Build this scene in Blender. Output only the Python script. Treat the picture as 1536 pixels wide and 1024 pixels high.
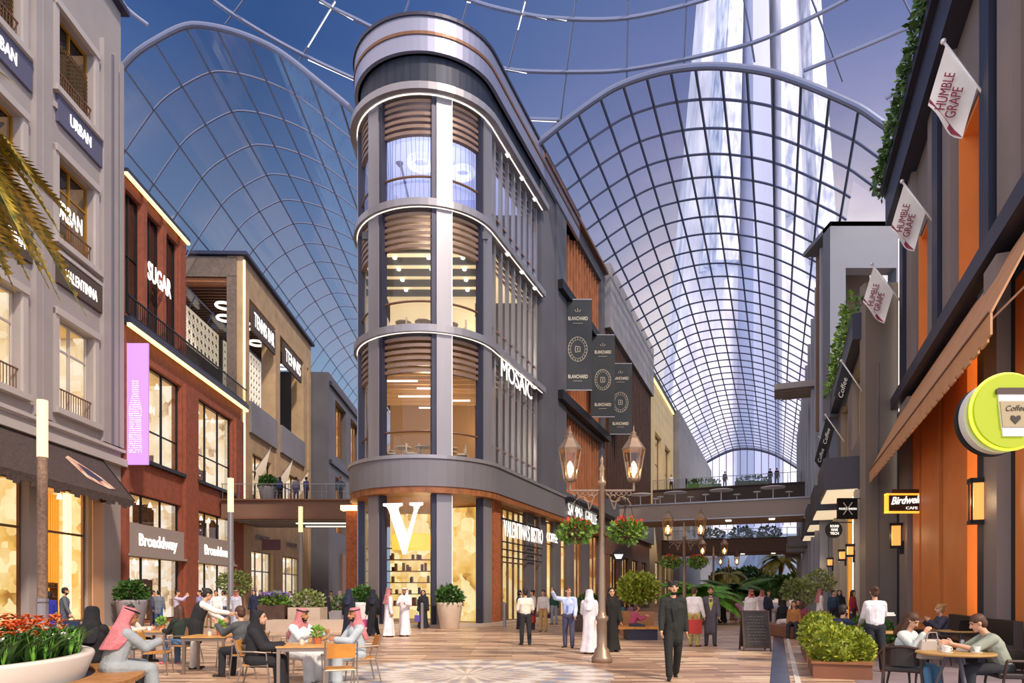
import bpy, math, random
import numpy as np
from mathutils import Vector, Matrix, noise
for o in list(bpy.data.objects): bpy.data.objects.remove(o)
SC = bpy.context.scene
COL = SC.collection
R = math.radians
random.seed(7)

# ------------------------------------------------------------------ camera
FPX = 1000.0; CX = 768.0; HY = 890.0; EYE = 1.6
cam_d = bpy.data.cameras.new('camera'); cam = bpy.data.objects.new('camera', cam_d); COL.objects.link(cam)
cam_d.sensor_width = 36; cam_d.lens = 36*FPX/1536; cam_d.shift_y = (HY-512)/1536
cam_d.clip_end = 3000
cam.location = (0, 0, EYE); cam.rotation_euler = (R(90), 0, 0)
SC.camera = cam

# ------------------------------------------------------------------ view
SC.view_settings.view_transform = 'Standard'; SC.view_settings.look = 'None'
SC.view_settings.exposure = 0.0; SC.view_settings.gamma = 1
SC.view_settings.use_curve_mapping = False

def lin(h):
    if isinstance(h, str):
        h = h.lstrip('#'); h = [int(h[i:i+2], 16)/255 for i in (0, 2, 4)]
    return tuple(((c/12.92) if c <= .04045 else ((c+.055)/1.055)**2.4) for c in h[:3]) + (1,)

# ------------------------------------------------------------------ sky (dusk gradient, brightest down the right-hand street)
W = bpy.data.worlds.new('world'); SC.world = W; W.use_nodes = True
nt = W.node_tree; nt.nodes.clear(); N = nt.nodes.new; L = nt.links.new
out = N('ShaderNodeOutputWorld'); bg = N('ShaderNodeBackground'); L(bg.outputs[0], out.inputs[0])
tc = N('ShaderNodeTexCoord')
gd = Vector((.39, 1, .27)).normalized()
dt = N('ShaderNodeVectorMath'); dt.operation = 'DOT_PRODUCT'; L(tc.outputs['Generated'], dt.inputs[0]); dt.inputs[1].default_value = gd
nz = N('ShaderNodeTexNoise'); nz.inputs['Scale'].default_value = 3.2; nz.inputs['Detail'].default_value = 7; nz.inputs['Roughness'].default_value = .62
mp = N('ShaderNodeMapping'); mp.inputs['Scale'].default_value = (1, 1, 2.6); L(tc.outputs['Generated'], mp.inputs[0]); L(mp.outputs[0], nz.inputs['Vector'])
sb = N('ShaderNodeMath'); sb.operation = 'SUBTRACT'; L(nz.outputs['Fac'], sb.inputs[0]); sb.inputs[1].default_value = .5
ml = N('ShaderNodeMath'); ml.operation = 'MULTIPLY_ADD'; L(sb.outputs[0], ml.inputs[0]); ml.inputs[1].default_value = .045; L(dt.outputs['Value'], ml.inputs[2])
mr = N('ShaderNodeMapRange'); mr.inputs[1].default_value = .0; mr.inputs[2].default_value = 1.0; L(ml.outputs[0], mr.inputs[0])
cr = N('ShaderNodeValToRGB'); L(mr.outputs[0], cr.inputs[0])
els = cr.color_ramp.elements
stops = [(0.0, '#b9a9a4'), (.35, '#8c8fa8'), (.60, '#3e5c96'), (.72, '#355489'), (.80, '#43609a'), (.86, '#5a6fa2'), (.915, '#737db0'),
         (.94, '#918fbc'), (.955, '#b3abca'), (.968, '#d9cfde'), (.98, '#f0e9ee'), (1.0, '#fdf8f2')]
els[0].position, els[0].color = stops[0][0], lin(stops[0][1]); els[1].position, els[1].color = stops[-1][0], lin(stops[-1][1])
for p, c in stops[1:-1]:
    e = els.new(p); e.color = lin(c)
# paler towards the horizon
sx = N('ShaderNodeSeparateXYZ'); L(tc.outputs['Generated'], sx.inputs[0])
hz = N('ShaderNodeMapRange'); hz.inputs[1].default_value = .02; hz.inputs[2].default_value = .62; hz.inputs[3].default_value = 1.0; hz.inputs[4].default_value = 0; L(sx.outputs['Z'], hz.inputs[0])
mx = N('ShaderNodeMix'); mx.data_type = 'RGBA'; L(hz.outputs[0], mx.inputs[0]); L(cr.outputs[0], mx.inputs[6]); mx.inputs[7].default_value = lin('#a9c3d8')
mx2 = N('ShaderNodeMix'); mx2.data_type = 'RGBA'; mx2.blend_type = 'LIGHTEN'; mx2.inputs[0].default_value = 1; L(mx.outputs[2], mx2.inputs[6]); L(cr.outputs[0], mx2.inputs[7])
L(mx2.outputs[2], bg.inputs[0])
bk = N('ShaderNodeMapRange'); bk.inputs[1].default_value = .62; bk.inputs[2].default_value = .1; bk.inputs[3].default_value = 1.0; bk.inputs[4].default_value = 2.9; L(dt.outputs['Value'], bk.inputs[0]); L(bk.outputs[0], bg.inputs[1])

# ------------------------------------------------------------------ sun: low, warm, from behind the camera on the right
sl = bpy.data.lights.new('sun', 'SUN'); so = bpy.data.objects.new('sun', sl); COL.objects.link(so)
sl.energy = 3.9; sl.angle = R(5); sl.color = (1, .83, .66)
so.rotation_euler = Vector((-.5, .72, -.85)).to_track_quat('-Z', 'Y').to_euler()

# ------------------------------------------------------------------ materials
MATS = {}
def _noise(nt, scale, detail=4, stretch=None):
    t = nt.nodes.new('ShaderNodeTexCoord'); n = nt.nodes.new('ShaderNodeTexNoise')
    n.inputs['Scale'].default_value = scale; n.inputs['Detail'].default_value = detail
    src = t.outputs['Object']
    if stretch:
        m = nt.nodes.new('ShaderNodeMapping'); m.inputs['Scale'].default_value = stretch; nt.links.new(src, m.inputs[0]); src = m.outputs[0]
    nt.links.new(src, n.inputs['Vector']); return n
def mat(name, col='#888888', rough=.6, metal=0., var=.0, scale=3., bump=0., bscale=None, emit=None, es=0., stretch=None, spec=.5, col2=None):
    if name in MATS: return MATS[name]
    m = bpy.data.materials.new(name); m.use_nodes = True; nt = m.node_tree; b = nt.nodes['Principled BSDF']
    c = lin(col); b.inputs['Base Color'].default_value = c; b.inputs['Roughness'].default_value = rough; b.inputs['Metallic'].default_value = metal
    b.inputs['Specular IOR Level'].default_value = spec
    if var > 0 or col2:
        n = _noise(nt, scale, 5, stretch); r = nt.nodes.new('ShaderNodeValToRGB'); nt.links.new(n.outputs['Fac'], r.inputs[0])
        c1 = tuple(min(1, x*(1-var)) for x in c[:3])+(1,); c2 = lin(col2) if col2 else tuple(min(1, x*(1+var)) for x in c[:3])+(1,)
        r.color_ramp.elements[0].position = .32; r.color_ramp.elements[1].position = .68
        r.color_ramp.elements[0].color = c1; r.color_ramp.elements[1].color = c2
        nt.links.new(r.outputs[0], b.inputs['Base Color'])
    if bump > 0:
        n2 = _noise(nt, bscale or scale*6, 6, stretch); bu = nt.nodes.new('ShaderNodeBump'); bu.inputs['Strength'].default_value = bump; bu.inputs['Distance'].default_value = .02
        nt.links.new(n2.outputs['Fac'], bu.inputs['Height']); nt.links.new(bu.outputs[0], b.inputs['Normal'])
    if emit:
        b.inputs['Emission Color'].default_value = lin(emit); b.inputs['Emission Strength'].default_value = es
    MATS[name] = m; return m
def glassmat(name, tint='#dfe6ee', refl=.1, rough=.03, fres=.5):
    if name in MATS: return MATS[name]
    m = bpy.data.materials.new(name); m.use_nodes = True; nt = m.node_tree; nt.nodes.clear()
    o = nt.nodes.new('ShaderNodeOutputMaterial'); mi = nt.nodes.new('ShaderNodeMixShader'); t = nt.nodes.new('ShaderNodeBsdfTransparent'); g = nt.nodes.new('ShaderNodeBsdfGlossy')
    t.inputs[0].default_value = lin(tint); g.inputs['Roughness'].default_value = rough
    lw = nt.nodes.new('ShaderNodeLayerWeight'); lw.inputs[0].default_value = .25
    ma = nt.nodes.new('ShaderNodeMath'); ma.operation = 'MULTIPLY_ADD'; ma.inputs[1].default_value = fres; ma.inputs[2].default_value = refl; ma.use_clamp = True
    nt.links.new(lw.outputs['Fresnel'], ma.inputs[0]); nt.links.new(ma.outputs[0], mi.inputs[0])
    nt.links.new(t.outputs[0], mi.inputs[1]); nt.links.new(g.outputs[0], mi.inputs[2]); nt.links.new(mi.outputs[0], o.inputs[0])
    MATS[name] = m; return m
def interior(name, c1, c2, c3, strength=1.0, scale=1.2, shelf=True):
    """a lit shop interior: warm light with stock and shelving as darker shapes"""
    if name in MATS: return MATS[name]
    m = bpy.data.materials.new(name); m.use_nodes = True; nt = m.node_tree; b = nt.nodes['Principled BSDF']
    t = nt.nodes.new('ShaderNodeTexCoord')
    v = nt.nodes.new('ShaderNodeTexVoronoi'); v.inputs['Scale'].default_value = scale; v.distance = 'CHEBYCHEV'
    mpn = nt.nodes.new('ShaderNodeMapping'); mpn.inputs['Scale'].default_value = (1, 1, .8); nt.links.new(t.outputs['Object'], mpn.inputs[0]); nt.links.new(mpn.outputs[0], v.inputs['Vector'])
    sp = nt.nodes.new('ShaderNodeSeparateColor'); nt.links.new(v.outputs['Color'], sp.inputs[0])
    n = _noise(nt, .7, 3); ad = nt.nodes.new('ShaderNodeMath'); ad.operation = 'MULTIPLY_ADD'; ad.inputs[1].default_value = .45
    nt.links.new(sp.outputs[0], ad.inputs[0]); mu = nt.nodes.new('ShaderNodeMath'); mu.operation = 'MULTIPLY'; mu.inputs[1].default_value = .9; nt.links.new(n.outputs['Fac'], mu.inputs[0]); nt.links.new(mu.outputs[0], ad.inputs[2])
    r = nt.nodes.new('ShaderNodeValToRGB'); nt.links.new(ad.outputs[0], r.inputs[0])
    r.color_ramp.elements[0].position = .32; r.color_ramp.elements[0].color = lin(c3); r.color_ramp.elements[1].position = .85; r.color_ramp.elements[1].color = lin(c1)
    e = r.color_ramp.elements.new(.5); e.color = lin(c2)
    b.inputs['Base Color'].default_value = lin(c3); nt.links.new(r.outputs[0], b.inputs['Emission Color']); b.inputs['Emission Strength'].default_value = strength
    MATS[name] = m; return m

# ------------------------------------------------------------------ mesh builder
class MB:
    def build_each(s, name, m, parent, **k):
        par = list(range(len(s.v)))
        def fd(i):
            while par[i] != i: par[i] = par[par[i]]; i = par[i]
            return i
        for f in s.f:
            for j in f[1:]: par[fd(j)] = fd(f[0])
        gr = {}
        for f in s.f: gr.setdefault(fd(f[0]), []).append(f)
        for fs in gr.values():
            q = MB(); ids = sorted({i for f in fs for i in f}); mp_ = {i: n for n, i in enumerate(ids)}; q.add([s.v[i] for i in ids], [[mp_[i] for i in f] for f in fs]); o = q.build(name, m, parent, **k)
        return o
    def __init__(s): s.v = []; s.f = []; s.m = []; s.mi = 0
    def add(s, vs, fs):
        o = len(s.v); s.v += [tuple(v) for v in vs]
        for f in fs: s.f.append([i+o for i in f]); s.m.append(s.mi)
        return s
    def hexa(s, p):  # p: 8 points bottom 4 ccw, top 4
        return s.add(p, [(3,2,1,0),(4,5,6,7),(0,1,5,4),(1,2,6,5),(2,3,7,6),(3,0,4,7)])
    def box(s, c, d, rz=0, M=None):
        hx, hy, hz = d[0]/2, d[1]/2, d[2]/2; ps = [(-hx,-hy,-hz),(hx,-hy,-hz),(hx,hy,-hz),(-hx,hy,-hz),(-hx,-hy,hz),(hx,-hy,hz),(hx,hy,hz),(-hx,hy,hz)]
        if M is None: M = Matrix.Rotation(rz, 3, 'Z')
        c = Vector(c); return s.hexa([c + M @ Vector(p) for p in ps])
    def bb(s, x0, x1, y0, y1, z0, z1): return s.box(((x0+x1)/2,(y0+y1)/2,(z0+z1)/2), (abs(x1-x0),abs(y1-y0),abs(z1-z0)))
    def bar(s, a, b, w, d=None, up=(0,0,1)):
        a, b = Vector(a), Vector(b); t = (b-a); ln = t.length
        if ln < 1e-6: return s
        t /= ln; u = Vector(up)
        if abs(t.dot(u)) > .98: u = Vector((1,0,0))
        x = t.cross(u).normalized(); y = x.cross(t); M = Matrix((x, y, t)).transposed()
        return s.box((a+b)/2, (w, d or w, ln), M=M)
    def tube(s, pts, r, n=8, cap=True, closed=False):
        pts = [Vector(p) for p in pts]; k = len(pts); rs = r if hasattr(r, '__len__') else [r]*k
        o = len(s.v); prev = None
        for i, p in enumerate(pts):
            if closed: t = (pts[(i+1) % k]-pts[i-1])
            else: t = (pts[min(i+1, k-1)]-pts[max(i-1, 0)])
            t = t.normalized() if t.length > 1e-9 else Vector((0,0,1))
            if prev is None:
                u = Vector((0,0,1)) if abs(t.z) < .9 else Vector((1,0,0)); x = t.cross(u).normalized()
            else:
                x = (prev - t*prev.dot(t)); x = x.normalized() if x.length > 1e-6 else t.cross(Vector((0,0,1))).normalized()
            prev = x; y = t.cross(x)
            for j in range(n):
                a = 2*math.pi*j/n; s.v.append(tuple(p + (x*math.cos(a)+y*math.sin(a))*rs[i]))
        for i in range(k if closed else k-1):
            i2 = (i+1) % k
            for j in range(n):
                j2 = (j+1) % n; s.f.append([o+i*n+j, o+i*n+j2, o+i2*n+j2, o+i2*n+j]); s.m.append(s.mi)
        if cap and not closed:
            s.f.append([o+j for j in range(n)][::-1]); s.m.append(s.mi)
            s.f.append([o+(k-1)*n+j for j in range(n)]); s.m.append(s.mi)
        return s
    def caps(s, a, ra, b, rb, n=12):  # tapered capsule
        a, b = Vector(a), Vector(b); t = b-a; ln = t.length
        t = t/ln if ln > 1e-6 else Vector((0,0,1))
        P = []; Q = []
        for k in range(4): th = math.pi/2*(1-k/3.0)*.98; P.append(a - t*ra*math.sin(th)); Q.append(max(ra*math.cos(th), .0008))
        for k in range(4): th = math.pi/2*(k/3.0)*.98; P.append(b + t*rb*math.sin(th)); Q.append(max(rb*math.cos(th), .0008))
        if ln < 1e-6: P = [p for i, p in enumerate(P) if i != 4]; Q = [q for i, q in enumerate(Q) if i != 4]
        return s.tube2(P, Q, t, n)
    def tube2(s, P, Q, t, n):
        u = Vector((0,0,1)) if abs(t.z) < .9 else Vector((1,0,0)); x = t.cross(u).normalized(); y = t.cross(x); o = len(s.v)
        for p, q in zip(P, Q):
            for j in range(n): a = 2*math.pi*j/n; s.v.append(tuple(p+(x*math.cos(a)+y*math.sin(a))*q))
        for i in range(len(P)-1):
            for j in range(n): j2 = (j+1) % n; s.f.append([o+i*n+j, o+i*n+j2, o+(i+1)*n+j2, o+(i+1)*n+j]); s.m.append(s.mi)
        s.f.append([o+j for j in range(n)][::-1]); s.m.append(s.mi); s.f.append([o+(len(P)-1)*n+j for j in range(n)]); s.m.append(s.mi)
        return s
    def ell(s, c, r, n=14, m=9, M=None):
        c = Vector(c); o = len(s.v); M = M or Matrix.Identity(3)
        for i in range(m+1):
            th = math.pi*(i/m)*.998+.001
            for j in range(n):
                a = 2*math.pi*j/n; s.v.append(tuple(c + M @ Vector((r[0]*math.sin(th)*math.cos(a), r[1]*math.sin(th)*math.sin(a), -r[2]*math.cos(th)))))
        for i in range(m):
            for j in range(n): j2 = (j+1) % n; s.f.append([o+i*n+j, o+i*n+j2, o+(i+1)*n+j2, o+(i+1)*n+j]); s.m.append(s.mi)
        s.f.append([o+j for j in range(n)][::-1]); s.m.append(s.mi); s.f.append([o+m*n+j for j in range(n)]); s.m.append(s.mi)
        return s
    def lathe(s, c, prof, n=20, cap=True):
        c = Vector(c); o = len(s.v); k = len(prof)
        for r, z in prof:
            for j in range(n): a = 2*math.pi*j/n; s.v.append((c.x+r*math.cos(a), c.y+r*math.sin(a), c.z+z))
        for i in range(k-1):
            for j in range(n): j2 = (j+1) % n; s.f.append([o+i*n+j, o+i*n+j2, o+(i+1)*n+j2, o+(i+1)*n+j]); s.m.append(s.mi)
        if cap: s.f.append([o+j for j in range(n)][::-1]); s.m.append(s.mi); s.f.append([o+(k-1)*n+j for j in range(n)]); s.m.append(s.mi)
        return s
    def rings(s, rs, cap=True):
        n = len(rs[0]); o = len(s.v)
        for r in rs: s.v += [tuple(p) for p in r]
        for i in range(len(rs)-1):
            for j in range(n): j2 = (j+1) % n; s.f.append([o+i*n+j, o+i*n+j2, o+(i+1)*n+j2, o+(i+1)*n+j]); s.m.append(s.mi)
        if cap: s.f.append([o+j for j in range(n)][::-1]); s.m.append(s.mi); s.f.append([o+(len(rs)-1)*n+j for j in range(n)]); s.m.append(s.mi)
        return s
    def prism(s, poly, z0, z1):
        n = len(poly); o = len(s.v); s.v += [(p[0], p[1], z0) for p in poly]+[(p[0], p[1], z1) for p in poly]
        for j in range(n): j2 = (j+1) % n; s.f.append([o+j, o+j2, o+n+j2, o+n+j]); s.m.append(s.mi)
        s.f.append([o+j for j in range(n)][::-1]); s.m.append(s.mi); s.f.append([o+n+j for j in range(n)]); s.m.append(s.mi)
        return s
    def quad(s, a, b, c, d): return s.add([a, b, c, d], [(0,1,2,3)])
    def slab(s, O, ux, uy, uz, poly, t):  # extruded 2-D polygon in a frame
        O, ux, uy, uz = Vector(O), Vector(ux), Vector(uy), Vector(uz); n = len(poly); o = len(s.v)
        for k in (0, t):
            for p in poly: s.v.append(tuple(O+ux*p[0]+uy*p[1]+uz*k))
        for j in range(n): j2 = (j+1) % n; s.f.append([o+j, o+j2, o+n+j2, o+n+j]); s.m.append(s.mi)
        s.f.append([o+j for j in range(n)][::-1]); s.m.append(s.mi); s.f.append([o+n+j for j in range(n)]); s.m.append(s.mi)
        return s
    def mesh(s, name, off=(0,0,0), mats=(), smooth=False):
        me = bpy.data.meshes.new(name)
        if s.v:
            vs = np.array(s.v, dtype=float)-np.array(off, dtype=float); me.from_pydata(vs.tolist(), [], s.f)
        for m in mats: me.materials.append(m)
        if len(mats) > 1: me.polygons.foreach_set('material_index', s.m)
        if smooth: me.polygons.foreach_set('use_smooth', [True]*len(me.polygons))
        me.update(); return me
    def build(s, name, m, parent=None, smooth=False, local=False, bevel=0):
        off = (0,0,0) if (local or parent is None) else wloc(parent)
        mats = m if isinstance(m, (list, tuple)) else [m]
        me = s.mesh(name, off, mats, smooth); o = bpy.data.objects.new(name, me); COL.objects.link(o)
        if parent: o.parent = parent
        if smooth == 'auto' or bevel:
            pass
        if bevel:
            b = o.modifiers.new('b', 'BEVEL'); b.width = bevel; b.segments = 2; b.limit_method = 'ANGLE'
        return o
def wloc(o):
    v = Vector((0,0,0))
    while o is not None: v += o.location; o = o.parent
    return v
def tag(o, label=None, cat=None, group=None, kind=None):
    if label: o['label'] = label
    if cat: o['category'] = cat
    if group: o['group'] = group
    if kind: o['kind'] = kind
    return o
def thing(name, label, cat, loc=(0,0,0), rz=0, group=None):
    o = bpy.data.objects.new(name, None); COL.objects.link(o); o.location = loc; o.rotation_euler = (0,0,rz); o.empty_display_size = .2
    return tag(o, label, cat, group)
def single(name, mb, m, label, cat, loc=None, group=None, smooth=False):
    """a thing that is one mesh; mb in world coordinates, origin put at loc"""
    loc = Vector(loc) if loc is not None else Vector(mb.v[0])
    mats = m if isinstance(m, (list, tuple)) else [m]
    me = mb.mesh(name, loc, mats, smooth); o = bpy.data.objects.new(name, me); COL.objects.link(o); o.location = loc
    return tag(o, label, cat, group)
def struct(name, mb, m, smooth=False, parent=None):
    o = mb.build(name, m, parent, smooth)
    if not parent: o['kind'] = 'structure'
    return o
def copy_tree(o, loc=None, rz=None, label=None, group=None, parent=None):
    c = o.copy(); COL.objects.link(c)
    if parent is not None: c.parent = parent
    if loc is not None: c.location = loc
    if rz is not None: c.rotation_euler = (0,0,rz)
    if label: c['label'] = label
    if group: c['group'] = group
    for ch in [x for x in o.children]: copy_tree(ch, parent=c)
    return c
def P(px, Y, y=None):
    X = (px-CX)/FPX*Y
    return (X, Y) if y is None else (X, Y, EYE+(HY-y)/FPX*Y)
def gy(y): return EYE*FPX/(y-HY)           # depth of a ground point seen at image row y

# ------------------------------------------------------------------ facade frames
class Fr:
    def __init__(s, a, m, side):           # line X = a + m*Y ; side = +1 street lies towards +X of it, -1 towards -X
        s.a, s.m, s.side = a, m, side; k = math.hypot(1, m)
        s.t = Vector((m/k, 1/k, 0)); s.n = Vector((side/k, -side*m/k, 0))
    def p(s, Y, n, z): return Vector((s.a+s.m*Y, Y, 0)) + s.n*n + Vector((0,0,z))
    def Yp(s, px): return s.a*1000/(px-(768+1000*s.m))
    def box(s, mb, Y0, Y1, n0, n1, z0, z1):
        return mb.hexa([s.p(Y0,n0,z0), s.p(Y1,n0,z0), s.p(Y1,n1,z0), s.p(Y0,n1,z0), s.p(Y0,n0,z1), s.p(Y1,n0,z1), s.p(Y1,n1,z1), s.p(Y0,n1,z1)])
    def wall(s, mb, Y0, Y1, z0, z1, ops, n0=-.4, n1=0):
        ys = sorted({Y0, Y1, *[max(Y0, min(Y1, v)) for o in ops for v in o[:2]]}); zs = sorted({z0, z1, *[max(z0, min(z1, v)) for o in ops for v in o[2:4]]})
        for i in range(len(ys)-1):
            run = None
            for j in range(len(zs)-1):
                cy, cz = (ys[i]+ys[i+1])/2, (zs[j]+zs[j+1])/2
                hole = any(o[0] < cy < o[1] and o[2] < cz < o[3] for o in ops)
                if not hole:
                    if run is None: run = zs[j]
                    end = zs[j+1]
                if hole and run is not None: s.box(mb, ys[i], ys[i+1], n0, n1, run, zs[j]); run = None
            if run is not None: s.box(mb, ys[i], ys[i+1], n0, n1, run, end)
        return mb
    def win(s, Y0, Y1, z0, z1, parent, fm, im, cols=3, rows=2, n=-.25, depth=1.2, fw=.07, gm=None, rowz=None, label=None, wallm=None):
        mb = MB(); w = fw
        s.box(mb, Y0, Y1, n-.05, n+.05, z0, z0+w); s.box(mb, Y0, Y1, n-.05, n+.05, z1-w, z1)
        for i in range(cols+1):
            y = Y0+(Y1-Y0)*i/cols; y = min(max(y, Y0+w/2), Y1-w/2); s.box(mb, y-w/2, y+w/2, n-.05, n+.06, z0+w, z1-w)
        for z in (rowz if rowz is not None else [z0+(z1-z0)*k/rows for k in range(1, rows)]): s.box(mb, Y0+w, Y1-w, n-.04, n+.04, z-w/2, z+w/2)
        f = mb.build('window_frame', fm, parent)
        g = MB(); g.quad(s.p(Y0,n-.01,z0), s.p(Y1,n-.01,z0), s.p(Y1,n-.01,z1), s.p(Y0,n-.01,z1)); g.build('window_glass', gm or G_CLEAR, f)
        if im:
            b = MB(); b.mi = 0; d = n-depth
            b.quad(s.p(Y0,d,z0), s.p(Y1,d,z0), s.p(Y1,d,z1), s.p(Y0,d,z1))
            e = n-.06
            b.quad(s.p(Y0,d,z0), s.p(Y0,e,z0), s.p(Y0,e,z1), s.p(Y0,d,z1)); b.quad(s.p(Y1,d,z0), s.p(Y1,e,z0), s.p(Y1,e,z1), s.p(Y1,d,z1))
            b.mi = 1; b.quad(s.p(Y0,d,z0), s.p(Y1,d,z0), s.p(Y1,e,z0), s.p(Y0,e,z0)); b.quad(s.p(Y0,d,z1), s.p(Y1,d,z1), s.p(Y1,e,z1), s.p(Y0,e,z1))
            b.build('lit_room', [im, wallm or M_ROOM], parent)
            if depth >= 1.5:
                q = MB(); rr = random.Random(int(Y0*31+z0*7)); y = Y0+.25
                while y < Y1-.5:
                    w_ = rr.uniform(.5, 1.3); h_ = min(z1-z0-.4, rr.uniform(1.0, 2.4)); dd = d+rr.uniform(.15, depth*.55); y2 = min(y+w_, Y1-.1)
                    s.box(q, y, y+.04, dd, dd+.35, z0, z0+h_); s.box(q, y2-.04, y2, dd, dd+.35, z0, z0+h_); k = .3
                    while k < h_:
                        s.box(q, y, y2, dd, dd+.35, z0+k, z0+k+.04); x_ = y+.06
                        while x_ < y2-.14: v_ = rr.uniform(.06, .16); s.box(q, x_, x_+v_, dd+.05, dd+.3, z0+k+.04, z0+k+rr.uniform(.1, .32)); x_ += v_+rr.uniform(.03, .12)
                        k += .42
                    y = y2+rr.uniform(.3, .9)
                q.build('shop_shelving', M_SHELF, parent)
                q = MB()
                for i_ in range(max(2, int((Y1-Y0)/1.1))): yy = Y0+(i_+.5)*(Y1-Y0)/max(2, int((Y1-Y0)/1.1)); p_ = s.p(yy, n-depth*.4, z1-.35); q.lathe(p_, [(.03,.3),(.1,.12),(.13,0),(.02,-.02)], 8)
                q.build('pendant_lights', M_GLOWW, parent)
        if label: f['label'] = label
        return f
def gm_quad(*a): pass

def text(s, size, O, ux, uy, m, parent=None, ext=.03, name='lettering', align='LEFT', sx=1., shear=0., local=False, bold=0.0):
    cu = bpy.data.curves.new('t', 'FONT'); cu.body = s; cu.size = 1; cu.extrude = .5; cu.align_x = align; cu.shear = shear; cu.resolution_u = 3; cu.offset = bold
    o = bpy.data.objects.new('t', cu); COL.objects.link(o)
    me = bpy.data.meshes.new_from_object(o.evaluated_get(bpy.context.evaluated_depsgraph_get())); bpy.data.objects.remove(o)
    ux, uy = Vector(ux).normalized(), Vector(uy).normalized(); uz = ux.cross(uy); O = Vector(O)
    off = Vector((0,0,0)) if (local or parent is None) else wloc(parent)
    cap = .69
    for v in me.vertices:
        c = v.co; v.co = O + ux*c.x*size*sx/cap*1.0 + uy*c.y*size/cap + uz*(c.z+.5)*ext - off
    me.materials.clear(); me.materials.append(m)
    ob = bpy.data.objects.new(name, me); COL.objects.link(ob)
    if parent: ob.parent = parent
    return ob
def text_w(s, width, height, O, ux, uy, m, parent=None, **k):
    """text fitted to a width and a capital height"""
    cu = bpy.data.curves.new('t', 'FONT'); cu.body = s; o = bpy.data.objects.new('t', cu); COL.objects.link(o); bpy.context.view_layer.update()
    w = o.dimensions.x; bpy.data.objects.remove(o)
    return text(s, height, O, ux, uy, m, parent, sx=width/(w*height/.69), **k)

M_SHELF = mat('shelf_timber', '#7a5233', .6, 0, .35, 3)
G_CLEAR = glassmat('clear_glass', '#eef0f2', .03); G_ROOF = glassmat('roof_glass', '#f7f9fd', .01, .08, .12); G_BLUE = glassmat('blue_glass', '#c6d2ee', .16); G_DARK = glassmat('smoked_glass', '#55596b', .2)
M_ROOM = mat('room_wall', '#cfae7c', .8, emit='#e0ad62', es=.35)
I_GOLD = interior('gold_interior', '#fff3b8', '#eebf62', '#7d4a17', 1.12, 1.9)
I_CREAM = interior('cream_interior', '#fff4d8', '#ecd09c', '#7a583a', 1.05, 1.7)
I_SHOP = interior('shop_interior', '#fff6e2', '#eaca9c', '#6d4a34', 1.05, 2.6)
I_DIM = interior('dim_interior', '#8a6a4d', '#4c3d38', '#20202c', .8, 1.1)
I_BRONZE = interior('bronze_interior', '#ffce85', '#c98445', '#6b4127', .9, 1.1)
I_WHITE = interior('white_interior', '#ffffff', '#c9c5dc', '#7d7ca6', .95, .7)
M_WHITE_L = mat('lit_letter', '#ffffff', .5, emit='#fff8ee', es=1.0)
M_GLOW = mat('warm_glow', '#fff0c8', .5, emit='#ffd488', es=3.2)
M_GLOWW = mat('white_glow', '#ffffff', .5, emit='#fff4e4', es=1.3)
M_STRIP = mat('strip_light', '#ffe9b0', .5, emit='#ffdf90', es=2.0)
M_BLACK = mat('black_metal', '#1a1a1e', .45, .3); M_SLATE = mat('slate_metal', '#36374a', .45, .35, .12, .6); M_STEEL = mat('brushed_steel', '#98969c', .34, .5, .12, .5, stretch=(1,1,.15))
M_DGREY = mat('dark_grey_panel', '#5a5a62', .55, .1, .12, .4); M_GREY = mat('grey_panel', '#7f7e84', .55, .05, .1, .4); M_BRZ = mat('bronze', '#7a5742', .45, .35, .15, 1)
M_WOOD = mat('timber', '#8f5f3a', .55, 0, .3, 2.5, stretch=(1,1,8)); M_DWOOD = mat('dark_timber', '#4a3428', .5, 0, .25, 3)
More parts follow.
